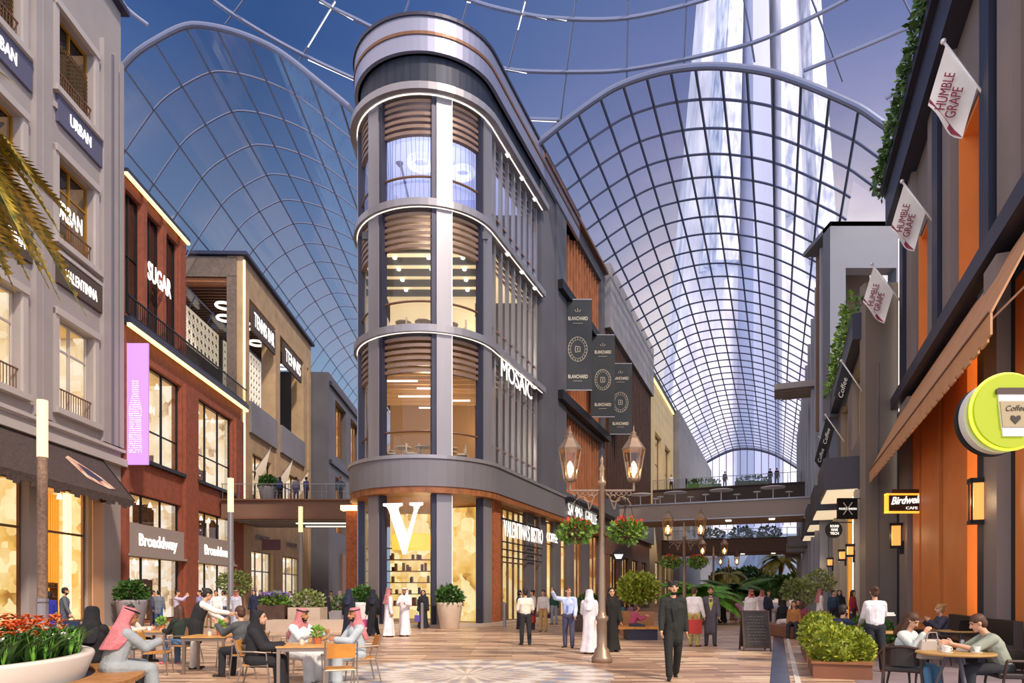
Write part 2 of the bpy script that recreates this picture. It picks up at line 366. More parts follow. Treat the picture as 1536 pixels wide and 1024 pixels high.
# ================================================================== floor
def floor_mat():
    m = bpy.data.materials.new('floor_planks'); m.use_nodes = True; nt = m.node_tree; b = nt.nodes['Principled BSDF']; N = nt.nodes.new; L = nt.links.new
    t = N('ShaderNodeTexCoord'); br = N('ShaderNodeTexBrick'); L(t.outputs['Object'], br.inputs['Vector'])
    br.inputs['Scale'].default_value = 1; br.inputs['Brick Width'].default_value = 1.1; br.inputs['Row Height'].default_value = .24; br.inputs['Mortar Size'].default_value = .005
    br.inputs['Color1'].default_value = (0,0,0,1); br.inputs['Color2'].default_value = (1,1,1,1); br.inputs['Mortar'].default_value = (0,0,0,1); br.offset = .37
    r = N('ShaderNodeValToRGB'); L(br.outputs['Color'], r.inputs[0]); e = r.color_ramp.elements; e[0].color = lin('#8f7462'); e[1].color = lin('#dcc6aa')
    for p, c in ((.3, '#a88a73'), (.55, '#bd9f84'), (.8, '#c9af93')): q = e.new(p); q.color = lin(c)
    n = _noise(nt, 1.6, 7, (1, 3, 1)); mi = N('ShaderNodeMix'); mi.data_type = 'RGBA'; mi.blend_type = 'OVERLAY'; mi.inputs[0].default_value = .55; L(r.outputs[0], mi.inputs[6]); L(n.outputs['Color'], mi.inputs[7])
    bw = N('ShaderNodeRGBToBW'); L(n.outputs['Color'], bw.inputs[0]); L(bw.outputs[0], mi.inputs[7])
    m2 = N('ShaderNodeMix'); m2.data_type = 'RGBA'; m2.blend_type = 'MULTIPLY'; L(br.outputs['Fac'], m2.inputs[0]); L(mi.outputs[2], m2.inputs[6]); m2.inputs[7].default_value = lin('#a58d7c')
    b3_ = N('ShaderNodeTexBrick'); L(t.outputs['Object'], b3_.inputs['Vector']); b3_.inputs['Scale'].default_value = 1; b3_.inputs['Brick Width'].default_value = 4.3; b3_.inputs['Row Height'].default_value = .72; b3_.inputs['Mortar Size'].default_value = 0; b3_.offset = .43
    b3_.inputs['Color1'].default_value = (.36,.33,.31,1); b3_.inputs['Color2'].default_value = (.62,.62,.61,1)
    m3 = N('ShaderNodeMix'); m3.data_type = 'RGBA'; m3.blend_type = 'OVERLAY'; m3.inputs[0].default_value = .75; L(m2.outputs[2], m3.inputs[6]); L(b3_.outputs['Color'], m3.inputs[7]); L(m3.outputs[2], b.inputs['Base Color']); b.inputs['Roughness'].default_value = .38; b.inputs['Specular IOR Level'].default_value = .5
    bu = N('ShaderNodeBump'); bu.inputs['Strength'].default_value = .3; bu.inputs['Distance'].default_value = .01; L(br.outputs['Fac'], bu.inputs['Height']); bu.invert = True; L(bu.outputs[0], b.inputs['Normal'])
    return m
fb = MB(); fb.quad((-90,-25,0), (110,-25,0), (110,230,0), (-90,230,0))
floor = struct('floor', fb, floor_mat())
def medallion_mat():
    m = bpy.data.materials.new('mosaic'); m.use_nodes = True; nt = m.node_tree; b = nt.nodes['Principled BSDF']; N = nt.nodes.new; L = nt.links.new
    t = N('ShaderNodeTexCoord'); g = N('ShaderNodeVectorMath'); g.operation = 'SUBTRACT'; L(t.outputs['Object'], g.inputs[0]); g.inputs[1].default_value = (-.9, 13.2, 0)
    s = N('ShaderNodeSeparateXYZ'); L(g.outputs[0], s.inputs[0]); an = N('ShaderNodeMath'); an.operation = 'ARCTAN2'; L(s.outputs['Y'], an.inputs[0]); L(s.outputs['X'], an.inputs[1])
    ln = N('ShaderNodeVectorMath'); ln.operation = 'LENGTH'; L(g.outputs[0], ln.inputs[0])
    def mth(op, a, b2=None, c=None):
        q = N('ShaderNodeMath'); q.operation = op
        for i, v in enumerate((a, b2, c)):
            if v is None: continue
            if isinstance(v, (int, float)): q.inputs[i].default_value = v
            else: L(v, q.inputs[i])
        return q.outputs[0]
    p1 = mth('SINE', mth('MULTIPLY_ADD', an.outputs[0], 12, mth('MULTIPLY', ln.outputs['Value'], 3.2)))
    p2 = mth('SINE', mth('MULTIPLY_ADD', an.outputs[0], -12, mth('MULTIPLY', ln.outputs['Value'], 3.2)))
    rr = mth('SINE', mth('MULTIPLY', ln.outputs['Value'], 9.0))
    w = mth('MULTIPLY', p1, p2); v = N('ShaderNodeTexVoronoi'); v.inputs['Scale'].default_value = 9; L(t.outputs['Object'], v.inputs['Vector'])
    sp = N('ShaderNodeSeparateColor'); L(v.outputs['Color'], sp.inputs[0])
    tot = mth('ADD', mth('MULTIPLY', w, .5), mth('MULTIPLY_ADD', sp.outputs[0], .35, mth('MULTIPLY_ADD', rr, .12, .22)))
    r = N('ShaderNodeValToRGB'); L(tot, r.inputs[0]); e = r.color_ramp.elements; e[0].position = .0; e[0].color = lin('#8d96ab'); e[1].position = .62; e[1].color = lin('#d9d3ca')
    q = e.new(.12); q.color = lin('#b39a7e'); q = e.new(.35); q.color = lin('#b9b0a8')
    L(r.outputs[0], b.inputs['Base Color']); b.inputs['Roughness'].default_value = .35
    return m
mb = MB(); mb.lathe((-.9, 13.2, 0), [(2.9, .001), (2.9, .006)], 64); mb.build('mosaic_medallion', medallion_mat(), floor)['label'] = 'white and blue-grey round mosaic set in the plank paving'
S1 = Fr(-14.5, .397, 1); S1R = Fr(5.5, .397, -1); S2 = Fr(-19, -.023, 1)
mb = MB(); sf = Fr(-.12, .397, 1); sf.box(mb, 11, 60, 0, .34, .001, .008); mb.build('drain_strip', mat('slate_strip', '#39415a', .2, .2), floor)['label'] = 'dark polished strip let into the paving'
mb = MB(); sf.box(mb, 11, 60, .42, .52, .001, .01); mb.build('pale_strip', mat('pale_strip', '#d8d0c4', .4), floor)
# terrace paving under the right-hand cafe
mb = MB(); pf = Fr(1.45, .397, 1); pf.box(mb, 8.5, 34, 0, 3.7, .001, .007); mb.build('cafe_paving', mat('cafe_paving', '#857a80', .5, 0, .18, 1.4), floor)

# ================================================================== roofs of glass and steel
M_RIB = mat('rib_steel', '#4c5676', .45, .3); M_RIBL = mat('rib_steel_light', '#727b98', .4, .4)
def spline(pts, x):
    pts = sorted(pts)
    if x <= pts[0][0]: i = 0
    elif x >= pts[-1][0]: i = len(pts)-2
    else: i = max(k for k in range(len(pts)-1) if pts[k][0] <= x)
    def sl(k):
        a, b = pts[max(k-1, 0)], pts[min(k+1, len(pts)-1)]; return (b[1]-a[1])/(b[0]-a[0])
    (x0, y0), (x1, y1) = pts[i], pts[i+1]; h = x1-x0; t = (x-x0)/h; m0, m1 = sl(i)*h, sl(i+1)*h
    return (2*t**3-3*t*t+1)*y0+(t**3-2*t*t+t)*m0+(-2*t**3+3*t*t)*y1+(t**3-t*t)*m1
def vault(root, prof, base, tdir, adir, t0, t1, nlong, step, length, rimr, barr, mrib, tmax_after=None):
    """prof: t -> z across; base point, tdir across, adir along"""
    base, tdir, adir = Vector(base), Vector(tdir).normalized(), Vector(adir).normalized()
    ts = [t0+(t1-t0)*k/nlong for k in range(nlong+1)]
    def pt(t, s): return base + tdir*t + adir*s + Vector((0,0,spline(prof, t)))
    rows = int(length/step); g = MB(); lg = MB(); tr = MB(); fine = [t0+(t1-t0)*k/(nlong*4) for k in range(nlong*4+1)]
    for r in range(rows+1):
        s = r*step; ff = [t for t in fine if s < 6 or tmax_after is None or t <= tmax_after]
        if r: tr.tube([pt(t, s) for t in ff], barr, 5)
    for t in ts:
        e = length if (tmax_after is None or t <= tmax_after) else 6
        k = max(2, int(e/12)); lg.tube([pt(t, e*i/k) for i in range(k+1)], barr, 5)
    for a, b in zip(fine[:-1], fine[1:]):
        e = length if (tmax_after is None or b <= tmax_after) else 6
        g.quad(pt(a, 0), pt(b, 0), pt(b, e), pt(a, e))
    tr.build('cross_bars', mrib, root); lg.build('lengthwise_bars', mrib, root); g.build('glazing', G_ROOF, root)
    rm = MB(); rm.tube([pt(t, 0) for t in fine], rimr, 10); rm.build('rim_arch', M_RIBL, root)
    # end arch
    en = MB(); ee = [t for t in ts if tmax_after is None or t <= tmax_after]
    for t in ee: en.bar(pt(t, length), (pt(t, length).x, pt(t, length).y, 15), .12)
    for z in range(16, 30, 2): en.bar(pt(ee[0], length)*1, pt(ee[0], length)*1+Vector((0,0,.01)), .1)
    en.tube([pt(t, length) for t in ee], .3, 8); en.build('end_screen', mrib, root)
rv = thing('glass_vault', 'long barrel vault of glass squares over the right-hand street', 'glass roof', (1.38, 40, 0))
profR = [(-3, 26.2), (-.2, 28.3), (4.25, 30.4), (6.7, 30.75), (9.2, 30.5), (11.5, 29.8), (13.75, 28.7), (17.2, 26.2), (18.2, 25.2), (21, 22.2)]
vault(rv, profR, (1.38, 40, 0), (1, -.397, 0), (.397, 1, 0), -2.7, 20.0, 17, 2.6, 104, .2, .082, M_RIB, 17.7)
lv = thing('glass_vault', 'barrel vault of glass squares over the left-hand street, against deep blue sky', 'glass roof', (-19, 36, 0))
profL = [(-9, 16), (-6, 23.5), (-2.1, 29.9), (0, 31.6), (2, 32.3), (5.8, 31.2), (8.8, 29.0), (11.2, 26.9), (14, 23.5)]
vault(lv, profL, (-19, 36, 0), (1, 0, 0), (-.023, 1, 0), -7, 13, 12, 3.2, 90, .17, .06, M_RIBL)
# plaza canopy: wide net of ribs joining the two vaults
pc = thing('plaza_canopy', 'wide curved net of steel ribs over the plaza joining both vaults', 'glass roof', (0, 38, 30))
def cz(y): return 34 - .0195*max(0, y)
def cpt(px, y):
    z = cz(y); Y = (z-EYE)*1000/(HY-y); return Vector(((px-CX)/1000*Y, Y, z))
def smooth(pts, k=6):
    o = []
    for i in range(len(pts)-1):
        p0, p1, p2, p3 = pts[max(i-1, 0)], pts[i], pts[i+1], pts[min(i+2, len(pts)-1)]
        for j in range(k):
            t = j/k; o.append(tuple(.5*((2*p1[c])+(-p0[c]+p2[c])*t+(2*p0[c]-5*p1[c]+4*p2[c]-p3[c])*t*t+(-p0[c]+3*p1[c]-3*p2[c]+p3[c])*t**3) for c in range(len(p1))))
    o.append(tuple(pts[-1])); return o
ribs_main = [[(250,-60),(319,0),(384,43),(456,83),(542,123),(640,165)], [(420,-50),(479,0),(536,30),(577,48),(680,80),(728,96),(780,106),(870,108),(944,104),(1059,82),(1149,57),(1268,0),(1330,-45)],
             [(620,-40),(705,0),(780,20),(841,28),(940,27),(1055,0),(1120,-30)], [(1206,106),(1300,68),(1400,25),(1500,-20)], [(1329,148),(1374,121),(1480,70)], [(640,165),(768,177),(841,180)], [(173,-20),(190,12),(222,38)], [(798,223),(841,180)]]
ribs_thin = [[(520,-40),(503,0),(443,101)], [(800,-60),(788,0),(752,143),(740,190)], [(625,-40),(614,0),(592,60)], [(712,-40),(702,3),(685,60)], [(868,-40),(864,0),(852,90),(841,180)],
             [(943,-40),(942,0),(940,120)], [(1034,-40),(1030,0),(1026,98)], [(1105,-40),(1116,0),(1132,93)], [(1195,-50),(1218,0),(1264,122)], [(1330,-50),(1356,0),(1391,70),(1420,120)], [(390,-40),(365,0),(338,36)]]
a = MB()
for r_ in ribs_main: a.tube([cpt(*q) for q in smooth(r_)], .11, 8)
a.build_each('main_rib', M_RIBL, pc); a = MB()
for r_ in ribs_thin: a.tube([cpt(*q) for q in smooth(r_)], .055, 6)
a.build_each('thin_rib', M_RIBL, pc)
a = MB()   # lamps let into the ribs
for p_, q_ in (((503,0),(462,68)), ((479,0),(530,27)), ((736,8),(820,26)), ((788,0),(777,42)), ((745,99),(790,107)), ((700,0),(706,1)), ((462,87),(540,122)), ((783,19),(850,28)), ((770,177),(835,180)), ((812,210),(838,184))):
    va, vb = cpt(*p_), cpt(*q_); a.bar(va-Vector((0,0,.1)), vb-Vector((0,0,.1)), .045)
a.build_each('rib_light', M_GLOWW, pc)
g = MB(); xs = list(range(-30, 41, 10)); ys = [8, 20, 30, 36]
g.quad((-45, 4, 35), (50, 4, 35), (50, 34.5, 34.2), (-45, 34.5, 34.2)); g.build('glazing', G_ROOF, pc)

# ================================================================== tower beyond the roof
tw = thing('tower', 'immensely tall tapering glass tower with haze in its pale colour, seen through the glass roof', 'tower', (190, 500, 0))
M_TW = mat('tower_glass', '#bcbacb', .5, .0, .1, .09, stretch=(1,1,.3), col2='#e8e4e8'); M_TWD = mat('tower_core', '#949ab6', .5, .0, .12, .03, stretch=(2,1,.2)); M_TWP = mat('tower_panel', '#8c9abc', .5, .0, .2, .25, stretch=(1,1,.25), col2='#dedde4')  # near-white tower colours stand in for haze, so wings fade into sky
def taper(cx0, w0, cx1, w1, z0, z1, y0, dep, n=10):
    m = MB(); rr = []
    for k in range(n+1):
        t = k/n; cx = cx0+(cx1-cx0)*t; w = w0+(w1-w0)*t; z = z0+(z1-z0)*t
        rr.append([(cx-w/2, y0+dep*.35, z), (cx-w*.28, y0, z), (cx+w*.28, y0, z), (cx+w/2, y0+dep*.35, z), (cx+w/2, y0+dep, z), (cx-w/2, y0+dep, z)])
    return m.rings(rr)
taper(196, 166, 193, 70, 0, 520, 505, 60).build('outer_wings', M_TW, tw)
taper(160, 30, 170, 14, 250, 520, 496, 40).build('left_wing_panel', M_TWP, tw); taper(236, 26, 222, 10, 250, 520, 496, 40).build('right_wing_panel', M_TWP, tw); taper(206, 17, 204, 15, 285, 520, 494, 30).build('right_wing_panel', M_TWP, tw)
taper(188, 36, 182, 18, 0, 520, 490, 40).build('core', M_TWD, tw)
taper(199, 5, 197, 4, 0, 520, 486, 20).build('spine', M_TW, tw)
# distant city seen under the bridges
M_CITY = mat('far_city', '#5c6b86', .8, 0, .2, .06, col2='#8d9bb0')
for i, (px, Y, w, h, lb) in enumerate(((1150, 260, 30, 25, 'pale distant block left of the far palms'), (1182, 240, 14, 17, 'narrow distant block right of the far palms'), (1112, 280, 26, 20, 'distant block behind the big fern'), (1222, 200, 20, 14, 'distant block at the right end of the street'), (1060, 270, 30, 22, 'distant block at the left end of the street'))):
    X = (px-CX)/1000*Y; m = MB(); m.bb(X-w/2, X+w/2, Y, Y+20, 0, h); single('distant_building', m, M_CITY, lb, 'building', (X, Y, 0))
# ================================================================== left street: pale stone shop building
M_STONE = mat('pale_stone', '#9d9594', .75, 0, .07, .5, .15); M_STONE2 = mat('pale_stone_trim', '#b3aba8', .7, 0, .05, .8); M_STONE3 = mat('stone_groove', '#6f6b78', .7)
M_GOLD = mat('gold_frame', '#b98a34', .4, .6); M_BRBAND = mat('brown_sign_band', '#4d4038', .6)
M_URB = mat('slate_sign_band', '#5a5a72', .6)
ub = thing('shop_building', 'tall pale stone building at the far left with shop signs between its windows', 'building', (-19.7, 28, 0))
bays = [(19.2, 21.8), (24.0, 26.6), (28.8, 31.4)]; flo = [(9.7, 13.6), (17.0, 20.6), (23.5, 26.9)]
ops = [(y0, y1, z0, z1) for y0, y1 in bays for z0, z1 in flo] + [(18.2, 22.4, .3, 6.3), (23.4, 27.1, .3, 6.3), (27.75, 31.3, .3, 6.3)]
mb = MB(); S2.wall(mb, 15, 33.7, 0, 30.9, ops, -.55, 0); S2.box(mb, 33.2, 33.75, -11, -.55, 0, 30.9); S2.box(mb, 15, 33.2, -11, -10.6, 0, 30.9); mb.build('wall', M_STONE, ub)
mb = MB()
for y0, y1 in bays:                                         # architraves
    for z0, z1 in flo:
        S2.box(mb, y0-.28, y0, 0, .12, z0-.1, z1+.25); S2.box(mb, y1, y1+.28, 0, .12, z0-.1, z1+.25); S2.box(mb, y0-.28, y1+.28, 0, .2, z1, z1+.3); S2.box(mb, y0-.35, y1+.35, 0, .28, z0-.35, z0-.1)
        S2.box(mb, y0-.3, y1+.3, 0, .1, z0-1.05, z0-.8)
    for z in (16.3, 23.3): S2.box(mb, y0-.3, y1+.5, 0, .16, z-.02, z+.14)
S2.box(mb, 15, 33.8, 0, .3, 8.0, 8.35); S2.box(mb, 15, 33.8, 0, .2, 8.7, 8.85); mb.build('moulding', M_STONE2, ub)
mb = MB()
for y0, y1 in ((22.4, 23.3), (27.2, 28.2), (31.9, 32.5), (32.8, 33.6)):
    S2.box(mb, y0, y1, 0, .22, 8.9, 28.2)
    if y1-y0 > .75: S2.box(mb, y0+.38, y0+.5, .2, .24, 8.9, 27.9)
mb.build_each('pilaster', M_STONE, ub)
mb = MB()
for y0 in (22.75, 27.6, 32.62): S2.box(mb, y0, y0+.1, .0, .235, 8.9, 28)
S2.box(mb, 33.1, 33.25, .0, .235, 8.9, 27.5); mb.build_each('groove', M_STONE3, ub)
for bi, (y0, y1) in enumerate(bays[1:]):
    # top: patterned screen, middle: dark glass, lower: lit room
    for fi, (z0, z1) in enumerate(flo):
        f = S2.win(y0, y1, z0, z1, ub, M_GOLD if fi else M_STONE2, [I_GOLD, I_DIM, I_DIM][fi] if not (fi == 0) else I_CREAM, 2, 2, -.35, 1.4, .08, rowz=[z0+(z1-z0)*.68], wallm=M_ROOM if fi == 0 else M_SLATE)
        r = MB()
        for k in range(15): yy = y0+.1+(y1-y0-.2)*k/14; S2.box(r, yy-.012, yy+.012, -.12, -.09, z0+.05, z0+.85)
        S2.box(r, y0, y1, -.13, -.08, z0+.82, z0+.88); r.build('window_railing', M_BRZ, ub)
        if fi == 2:
            s = MB(); n = 9
            for a_ in range(n):
                for b_ in range(12):
                    yc = y0+.15+(y1-y0-.3)*(a_+.5)/n; zc = z0+.15+(z1-z0)*.64*(b_+.5)/12; w, h = (y1-y0)/n*.5, (z1-z0)*.64/12*.5
                    pts = [S2.p(yc-w, -.2, zc), S2.p(yc, -.2, zc+h), S2.p(yc+w, -.2, zc), S2.p(yc, -.2, zc-h)]
                    for i in range(4): s.bar(pts[i], pts[(i+1) % 4], .035)
            s.build('patterned_screen', mat('dark_screen', '#5c4728', .5, .3), ub)
    b = MB(); S2.box(b, y0-.1, y1+.5, .0, .14, 15.0, 16.2); b.build('sign_band', M_BRBAND, ub); b = MB(); S2.box(b, y0-.1, y1+.5, .0, .14, 21.95, 23.2); b.build('sign_band', M_URB, ub)
    text_w('VALENTINNA', 2.3, .48, S2.p(y0+.35, .14, 15.35), S2.t, (0,0,1), M_WHITE_L, ub)
    text_w('URBAN', 1.5, .5, S2.p(y0+.65, .14, 22.3), S2.t, (0,0,1), M_WHITE_L, ub)
text_w('URBAN', 1.8, .75, S2.p(29.15, -.28, 18.2), S2.t, (0,0,1), M_WHITE_L, ub)
# shop fronts
for (y0, y1) in ((18.2, 22.4), (23.4, 27.1), (27.75, 31.3)):
    S2.win(y0, y1, .3, 6.3, ub, M_BRZ, I_GOLD, 3 if y0 < 27 else 1, 1, -.4, 1.8, .1, rowz=[4.3])
    c = MB()                                               # hanging drapes
    for k in range(22):
        yy = y0+(y1-y0)*(k+.5)/22
        if 0.3 < (k/22) < .55: continue
        S2.box(c, yy-.06, yy+.06, -1.6-.08*(k % 2), -1.5, .4, 6.2)
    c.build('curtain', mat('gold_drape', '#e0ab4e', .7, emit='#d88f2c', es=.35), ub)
b = MB(); S2.box(b, 31.3, 32.2, -.2, .05, .0, 6.4); b.build('beige_pier', mat('beige_pier', '#c79b78', .6), ub)
b = MB(); S2.box(b, 30.6, 30.9, -.9, -.7, .4, 6.2); b.build('light_column', M_GLOW, ub)
l = MB(); S2.box(l, 15, 33.9, -.5, .35, 30.9, 31.15); l.build('roof_edge', M_SLATE, ub)
# awning
M_AWN = mat('awning_weave', '#463a36', .85, 0, .35, 9, .3, 30)
aw = thing('awning', 'large dark woven awning over the gold-lit shop windows on the left', 'awning', tuple(S2.p(26, 0, 8)))
b = MB(); A = [S2.p(y, 0.0+.02, 8.1) for y in (15, 31.9)]; F = [S2.p(y, 2.0, 5.95) for y in (15, 31.2)]
b.hexa([A[0]-Vector((0,0,.05)), A[1]-Vector((0,0,.05)), F[1]-Vector((0,0,.05)), F[0]-Vector((0,0,.05)), A[0], A[1], F[1], F[0]])
b.add([A[1], F[1], S2.p(31.9, .02, 5.95)], [(0,1,2)]); b.build('cover', M_AWN, aw)
b = MB(); n = 52
for k in range(n):
    y0 = 15+(31.2-15)*k/n; y1 = 15+(31.2-15)*(k+1)/n; h = .35+.1*math.sin(k*1.7)
    b.hexa([S2.p(y0,1.97,5.95-h), S2.p(y1,1.97,5.95-h), S2.p(y1,2.01,5.95-h), S2.p(y0,2.01,5.95-h), S2.p(y0,1.97,5.96), S2.p(y1,1.97,5.96), S2.p(y1,2.01,5.96), S2.p(y0,2.01,5.96)])
b.build('valance', M_AWN, aw)
b = MB(); b.tube([S2.p(31.25, 2.0, 5.95), S2.p(31.9, 0.05, 6.0)], .03); b.tube([S2.p(31.25, 2.0, 5.95), S2.p(31.9, .05, 8.1)], .03); b.build('frame', M_BLACK, aw)
d = (F[0]-A[0]); nrm = Vector((2.15, 0, 2.0)).normalized()
def awp(y, k): return S2.p(y, .02+1.98*k, 8.1-2.15*k)+nrm*.02
b = MB(); rr = [(28.2,.35),(28.6,.28),(29.2,.42),(29.9,.6),(30.3,.82),(29.7,.86),(29.0,.8),(28.5,.72)]
b.add([awp(y, k) for y, k in rr]+[awp(y, k)+nrm*.01 for y, k in rr], [tuple(range(8,16))]+[(i, (i+1) % 8, 8+(i+1) % 8, 8+i) for i in range(8)]); b.build('painted_emblem', mat('emblem_red', '#b5604a', .7, col2='#e8d2b8', var=.2, scale=2), aw)
b = MB(); rr = [(28.8,.42),(29.3,.5),(29.8,.68),(29.3,.74),(28.8,.64)]
b.add([awp(y, k)+nrm*.015 for y, k in rr]+[awp(y, k)+nrm*.025 for y, k in rr], [tuple(range(5,10))]+[(i, (i+1) % 5, 5+(i+1) % 5, 5+i) for i in range(5)]); b.build('painted_emblem', mat('emblem_blue', '#35364f', .7), aw)

# ================================================================== red brick building
M_RED = mat('red_brick', '#8a4a36', .8, 0, .16, 3, .25, 24); M_REDL = mat('red_frame', '#a4543a', .7)
rb = thing('brick_building', 'red brick building with two lit shop floors and dark upper windows', 'building', (-19.8, 41, 0))
lo = [(34.1, 40.2), (42.0, 48.0)]
ops = [(34.5, 40.2, 8.8, 14.1), (42.0, 48.0, 8.8, 14.1)] + [(a_, b_, .15, 3.6) for a_, b_ in lo] + [(a_, b_, 5.3, 6.9) for a_, b_ in lo]
mb = MB(); S2.wall(mb, 33.8, 49.5, 0, 15.4, ops, -.6, 0); S2.box(mb, 33.8, 49.5, -7, -.6, 15.1, 15.5)
upo = [(33.95, 35.7, 16.0, 22.4), (36.1, 37.8, 16.0, 22.4), (38.2, 39.8, 16.0, 22.4)]
S2.wall(mb, 33.8, 40.6, 15.4, 23.0, upo, -.6, -.05); S2.box(mb, 40.3, 40.6, -6, -.6, 15.5, 23.0); mb.build('wall', M_RED, rb)
mb = MB()
for (a_, b_) in ((33.8, 34.1), (40.3, 42.0), (48.1, 49.5)): S2.box(mb, a_, b_, 0, .22, 0, 14.3)
for (a_, b_) in ((33.8, 33.95), (35.7, 36.1), (37.8, 38.2), (39.9, 40.6)): S2.box(mb, a_, b_, -.05, .08, 15.9, 23)
mb.build_each('pier', M_RED, rb)
for a_, b_ in lo:
    S2.win(max(a_, 34.5), b_, 8.8, 14.1, rb, M_BLACK, I_CREAM, 3, 1, -.3, 2.2, .08, rowz=[10.6])
    S2.win(a_, b_, .15, 3.6, rb, M_BLACK, I_SHOP, 3, 1, -.3, 2.2, .07); S2.win(a_, b_, 5.3, 6.9, rb, M_BLACK, I_SHOP, 3, 1, -.3, 1.6, .06)
    b = MB(); S2.box(b, a_, b_, -.25, .15, 3.62, 5.28); S2.box(b, a_-.1, b_+.1, -.2, .3, 3.55, 3.68); b.build('shop_fascia', mat('grey_fascia', '#9b8f8c', .7), rb)
    text_w('Broaddway', (b_-a_)*.68, .62, S2.p(a_+(b_-a_)*.16, .15, 4.15), S2.t, (0,0,1), M_WHITE_L, rb, bold=.02)
    b = MB(); S2.box(b, a_-.1, b_+.1, -.1, .25, 8.6, 8.8); b.build('window_sill', M_BLACK, rb)
text_w('URBAN', 2.0, .5, S2.p(37.3, -1.2, 12.1), S2.t, (0,0,1), M_WHITE_L, rb)
for (y0, y1, z0, z1) in upo: S2.win(y0, y1, z0, z1, rb, M_BLACK, I_DIM, 2, 2, -.3, 1.2, .07, G_DARK, wallm=M_SLATE)
text_w('SUGAR', 2.5, .95, S2.p(35.9, .2, 18.6), S2.t, (0,0,1), M_WHITE_L, rb, bold=.02)
b = MB(); S2.box(b, 33.8, 49.9, -.1, .45, 15.35, 15.7); S2.box(b, 33.8, 40.7, -.2, .3, 23.0, 23.2); b.build('cornice', M_SLATE, rb)
b = MB(); S2.box(b, 33.8, 49.9, .25, .42, 15.18, 15.35); S2.box(b, 33.8, 40.7, .12, .28, 22.86, 23.0); b.build('strip_light', M_STRIP, rb)
r = MB()
for k in range(76): yy = 33.9+k*.21; S2.box(r, yy-.015, yy+.015, .3, .33, 15.7, 16.75)
S2.box(r, 33.8, 49.8, .28, .35, 16.72, 16.8); S2.box(r, 33.8, 49.8, .28, .35, 15.8, 15.85); r.build('balcony_railing', M_BLACK, rb)

# ================================================================== stone building with open loggias
M_CREAM = mat('cream_stone', '#b59a78', .8, 0, .12, 1.2, .2, 8); M_CBRK = mat('grey_brown_brick', '#6e6259', .85, 0, .18, 5, .3, 20)
tb = thing('loggia_building', 'cream stone building with open loggias, ring lights and white lattice screens', 'building', (-20.2, 58, 0))
mb = MB()
S2.box(mb, 50.0, 68.2, -1.2, 0, 24.3, 26.9)                                   # top beam, street side
S2.box(mb, 50.0, 50.9, -13, -1.2, 25.4, 26.6)                                 # top beam, end
for y in (50.0, 57.3, 65.6, ): S2.box(mb, y, y+1.2, -1.2, 0, 0, 24.3)
S2.box(mb, 67.4, 68.2, -1.2, 0, 0, 24.3)
S2.wall(mb, 51.2, 57.3, 7.4, 14.0, [(52, 56.4, 7.9, 12.6)], -.8, -.05); S2.wall(mb, 58.5, 65.6, 7.4, 14.0, [(59.4, 64.6, 7.9, 12.6)], -.8, -.05)
S2.wall(mb, 51.2, 57.3, 0, 7.4, [(51.8, 56.8, .2, 5.0)], -.8, -.05); S2.wall(mb, 58.5, 67.4, 0, 7.4, [(59.4, 65, .2, 5.0)], -.8, -.05)
S2.box(mb, 65.6, 68.2, -.8, -.05, 7.4, 14); mb.build('stone_frame', M_CREAM, tb)
b = MB(); S2.box(b, 49.9, 50.0, -13, -.5, 25.3, 26.8); S2.box(b, 49.9, 50.02, -1.2, -.5, 16, 25.4); b.build('brick_end', M_CBRK, tb)
b = MB(); S2.box(b, 49.7, 68.4, -13, .35, 26.9, 27.15); b.build('roof', mat('navy_roof', '#232b4c', .5), tb)
b = MB(); S2.box(b, 50.1, 68, -12, -1.2, 25.0, 25.3); b.build('timber_soffit', mat('soffit_timber', '#a56b42', .5, 0, .35, 5, stretch=(6,.3,1)), tb)
b = MB()
for k in range(34): S2.box(b, 51.0+k*.5, 51.1+k*.5, -12, -1.2, 24.85, 25.0)
b.build('soffit_battens', M_DWOOD, tb)
b = MB(); S2.box(b, 50, 68, -12, -.3, 15.4, 15.9); b.build('loggia_floor', M_DGREY, tb)
b = MB(); S2.box(b, 50.9, 68, -5.5, -5.1, 15.9, 24.2); b.build('loggia_wall', mat('loggia_wall', '#4a403e', .7), tb)
def lattice(fr, Y0, Y1, n, z0, z1, cell, parent, mt, name='lattice_screen'):
    s = MB(); ny = max(1, round((Y1-Y0)/cell)); nzz = max(1, round((z1-z0)/cell)); 
    fr.box(s, Y0, Y1, n, n+.1, z0, z0+.12); fr.box(s, Y0, Y1, n, n+.1, z1-.12, z1)
    for i in range(ny+1): y = Y0+(Y1-Y0)*i/ny; fr.box(s, y-.03, y+.03, n, n+.1, z0, z1)
    for j in range(1, nzz): z = z0+(z1-z0)*j/nzz; fr.box(s, Y0, Y1, n, n+.08, z-.03, z+.03)
    for i in range(ny):
        for j in range(nzz):
            y = Y0+(Y1-Y0)*(i+.5)/ny; z = z0+(z1-z0)*(j+.5)/nzz; w, h = (Y1-Y0)/ny*.42, (z1-z0)/nzz*.42
            q = [fr.p(y-w,n+.05,z), fr.p(y,n+.05,z+h), fr.p(y+w,n+.05,z), fr.p(y,n+.05,z-h)]
            for k in range(4): s.bar(q[k], q[(k+1) % 4], .055)
    return s.build(name, mt, parent)
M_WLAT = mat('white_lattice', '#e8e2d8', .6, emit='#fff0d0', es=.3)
lattice(S2, 51, 57.4, -5.0, 20.9, 23.8, .72, tb, M_WLAT); lattice(S2, 58.6, 64, -5.0, 19.0, 23.8, .62, tb, M_WLAT)
lattice(S2, 51.3, 56.0, -.9, 17.0, 21.0, .6, tb, M_WLAT)
S2.win(51, 64, 16.0, 18.8, tb, M_BLACK, None, 8, 1, -5.0)
b = MB()
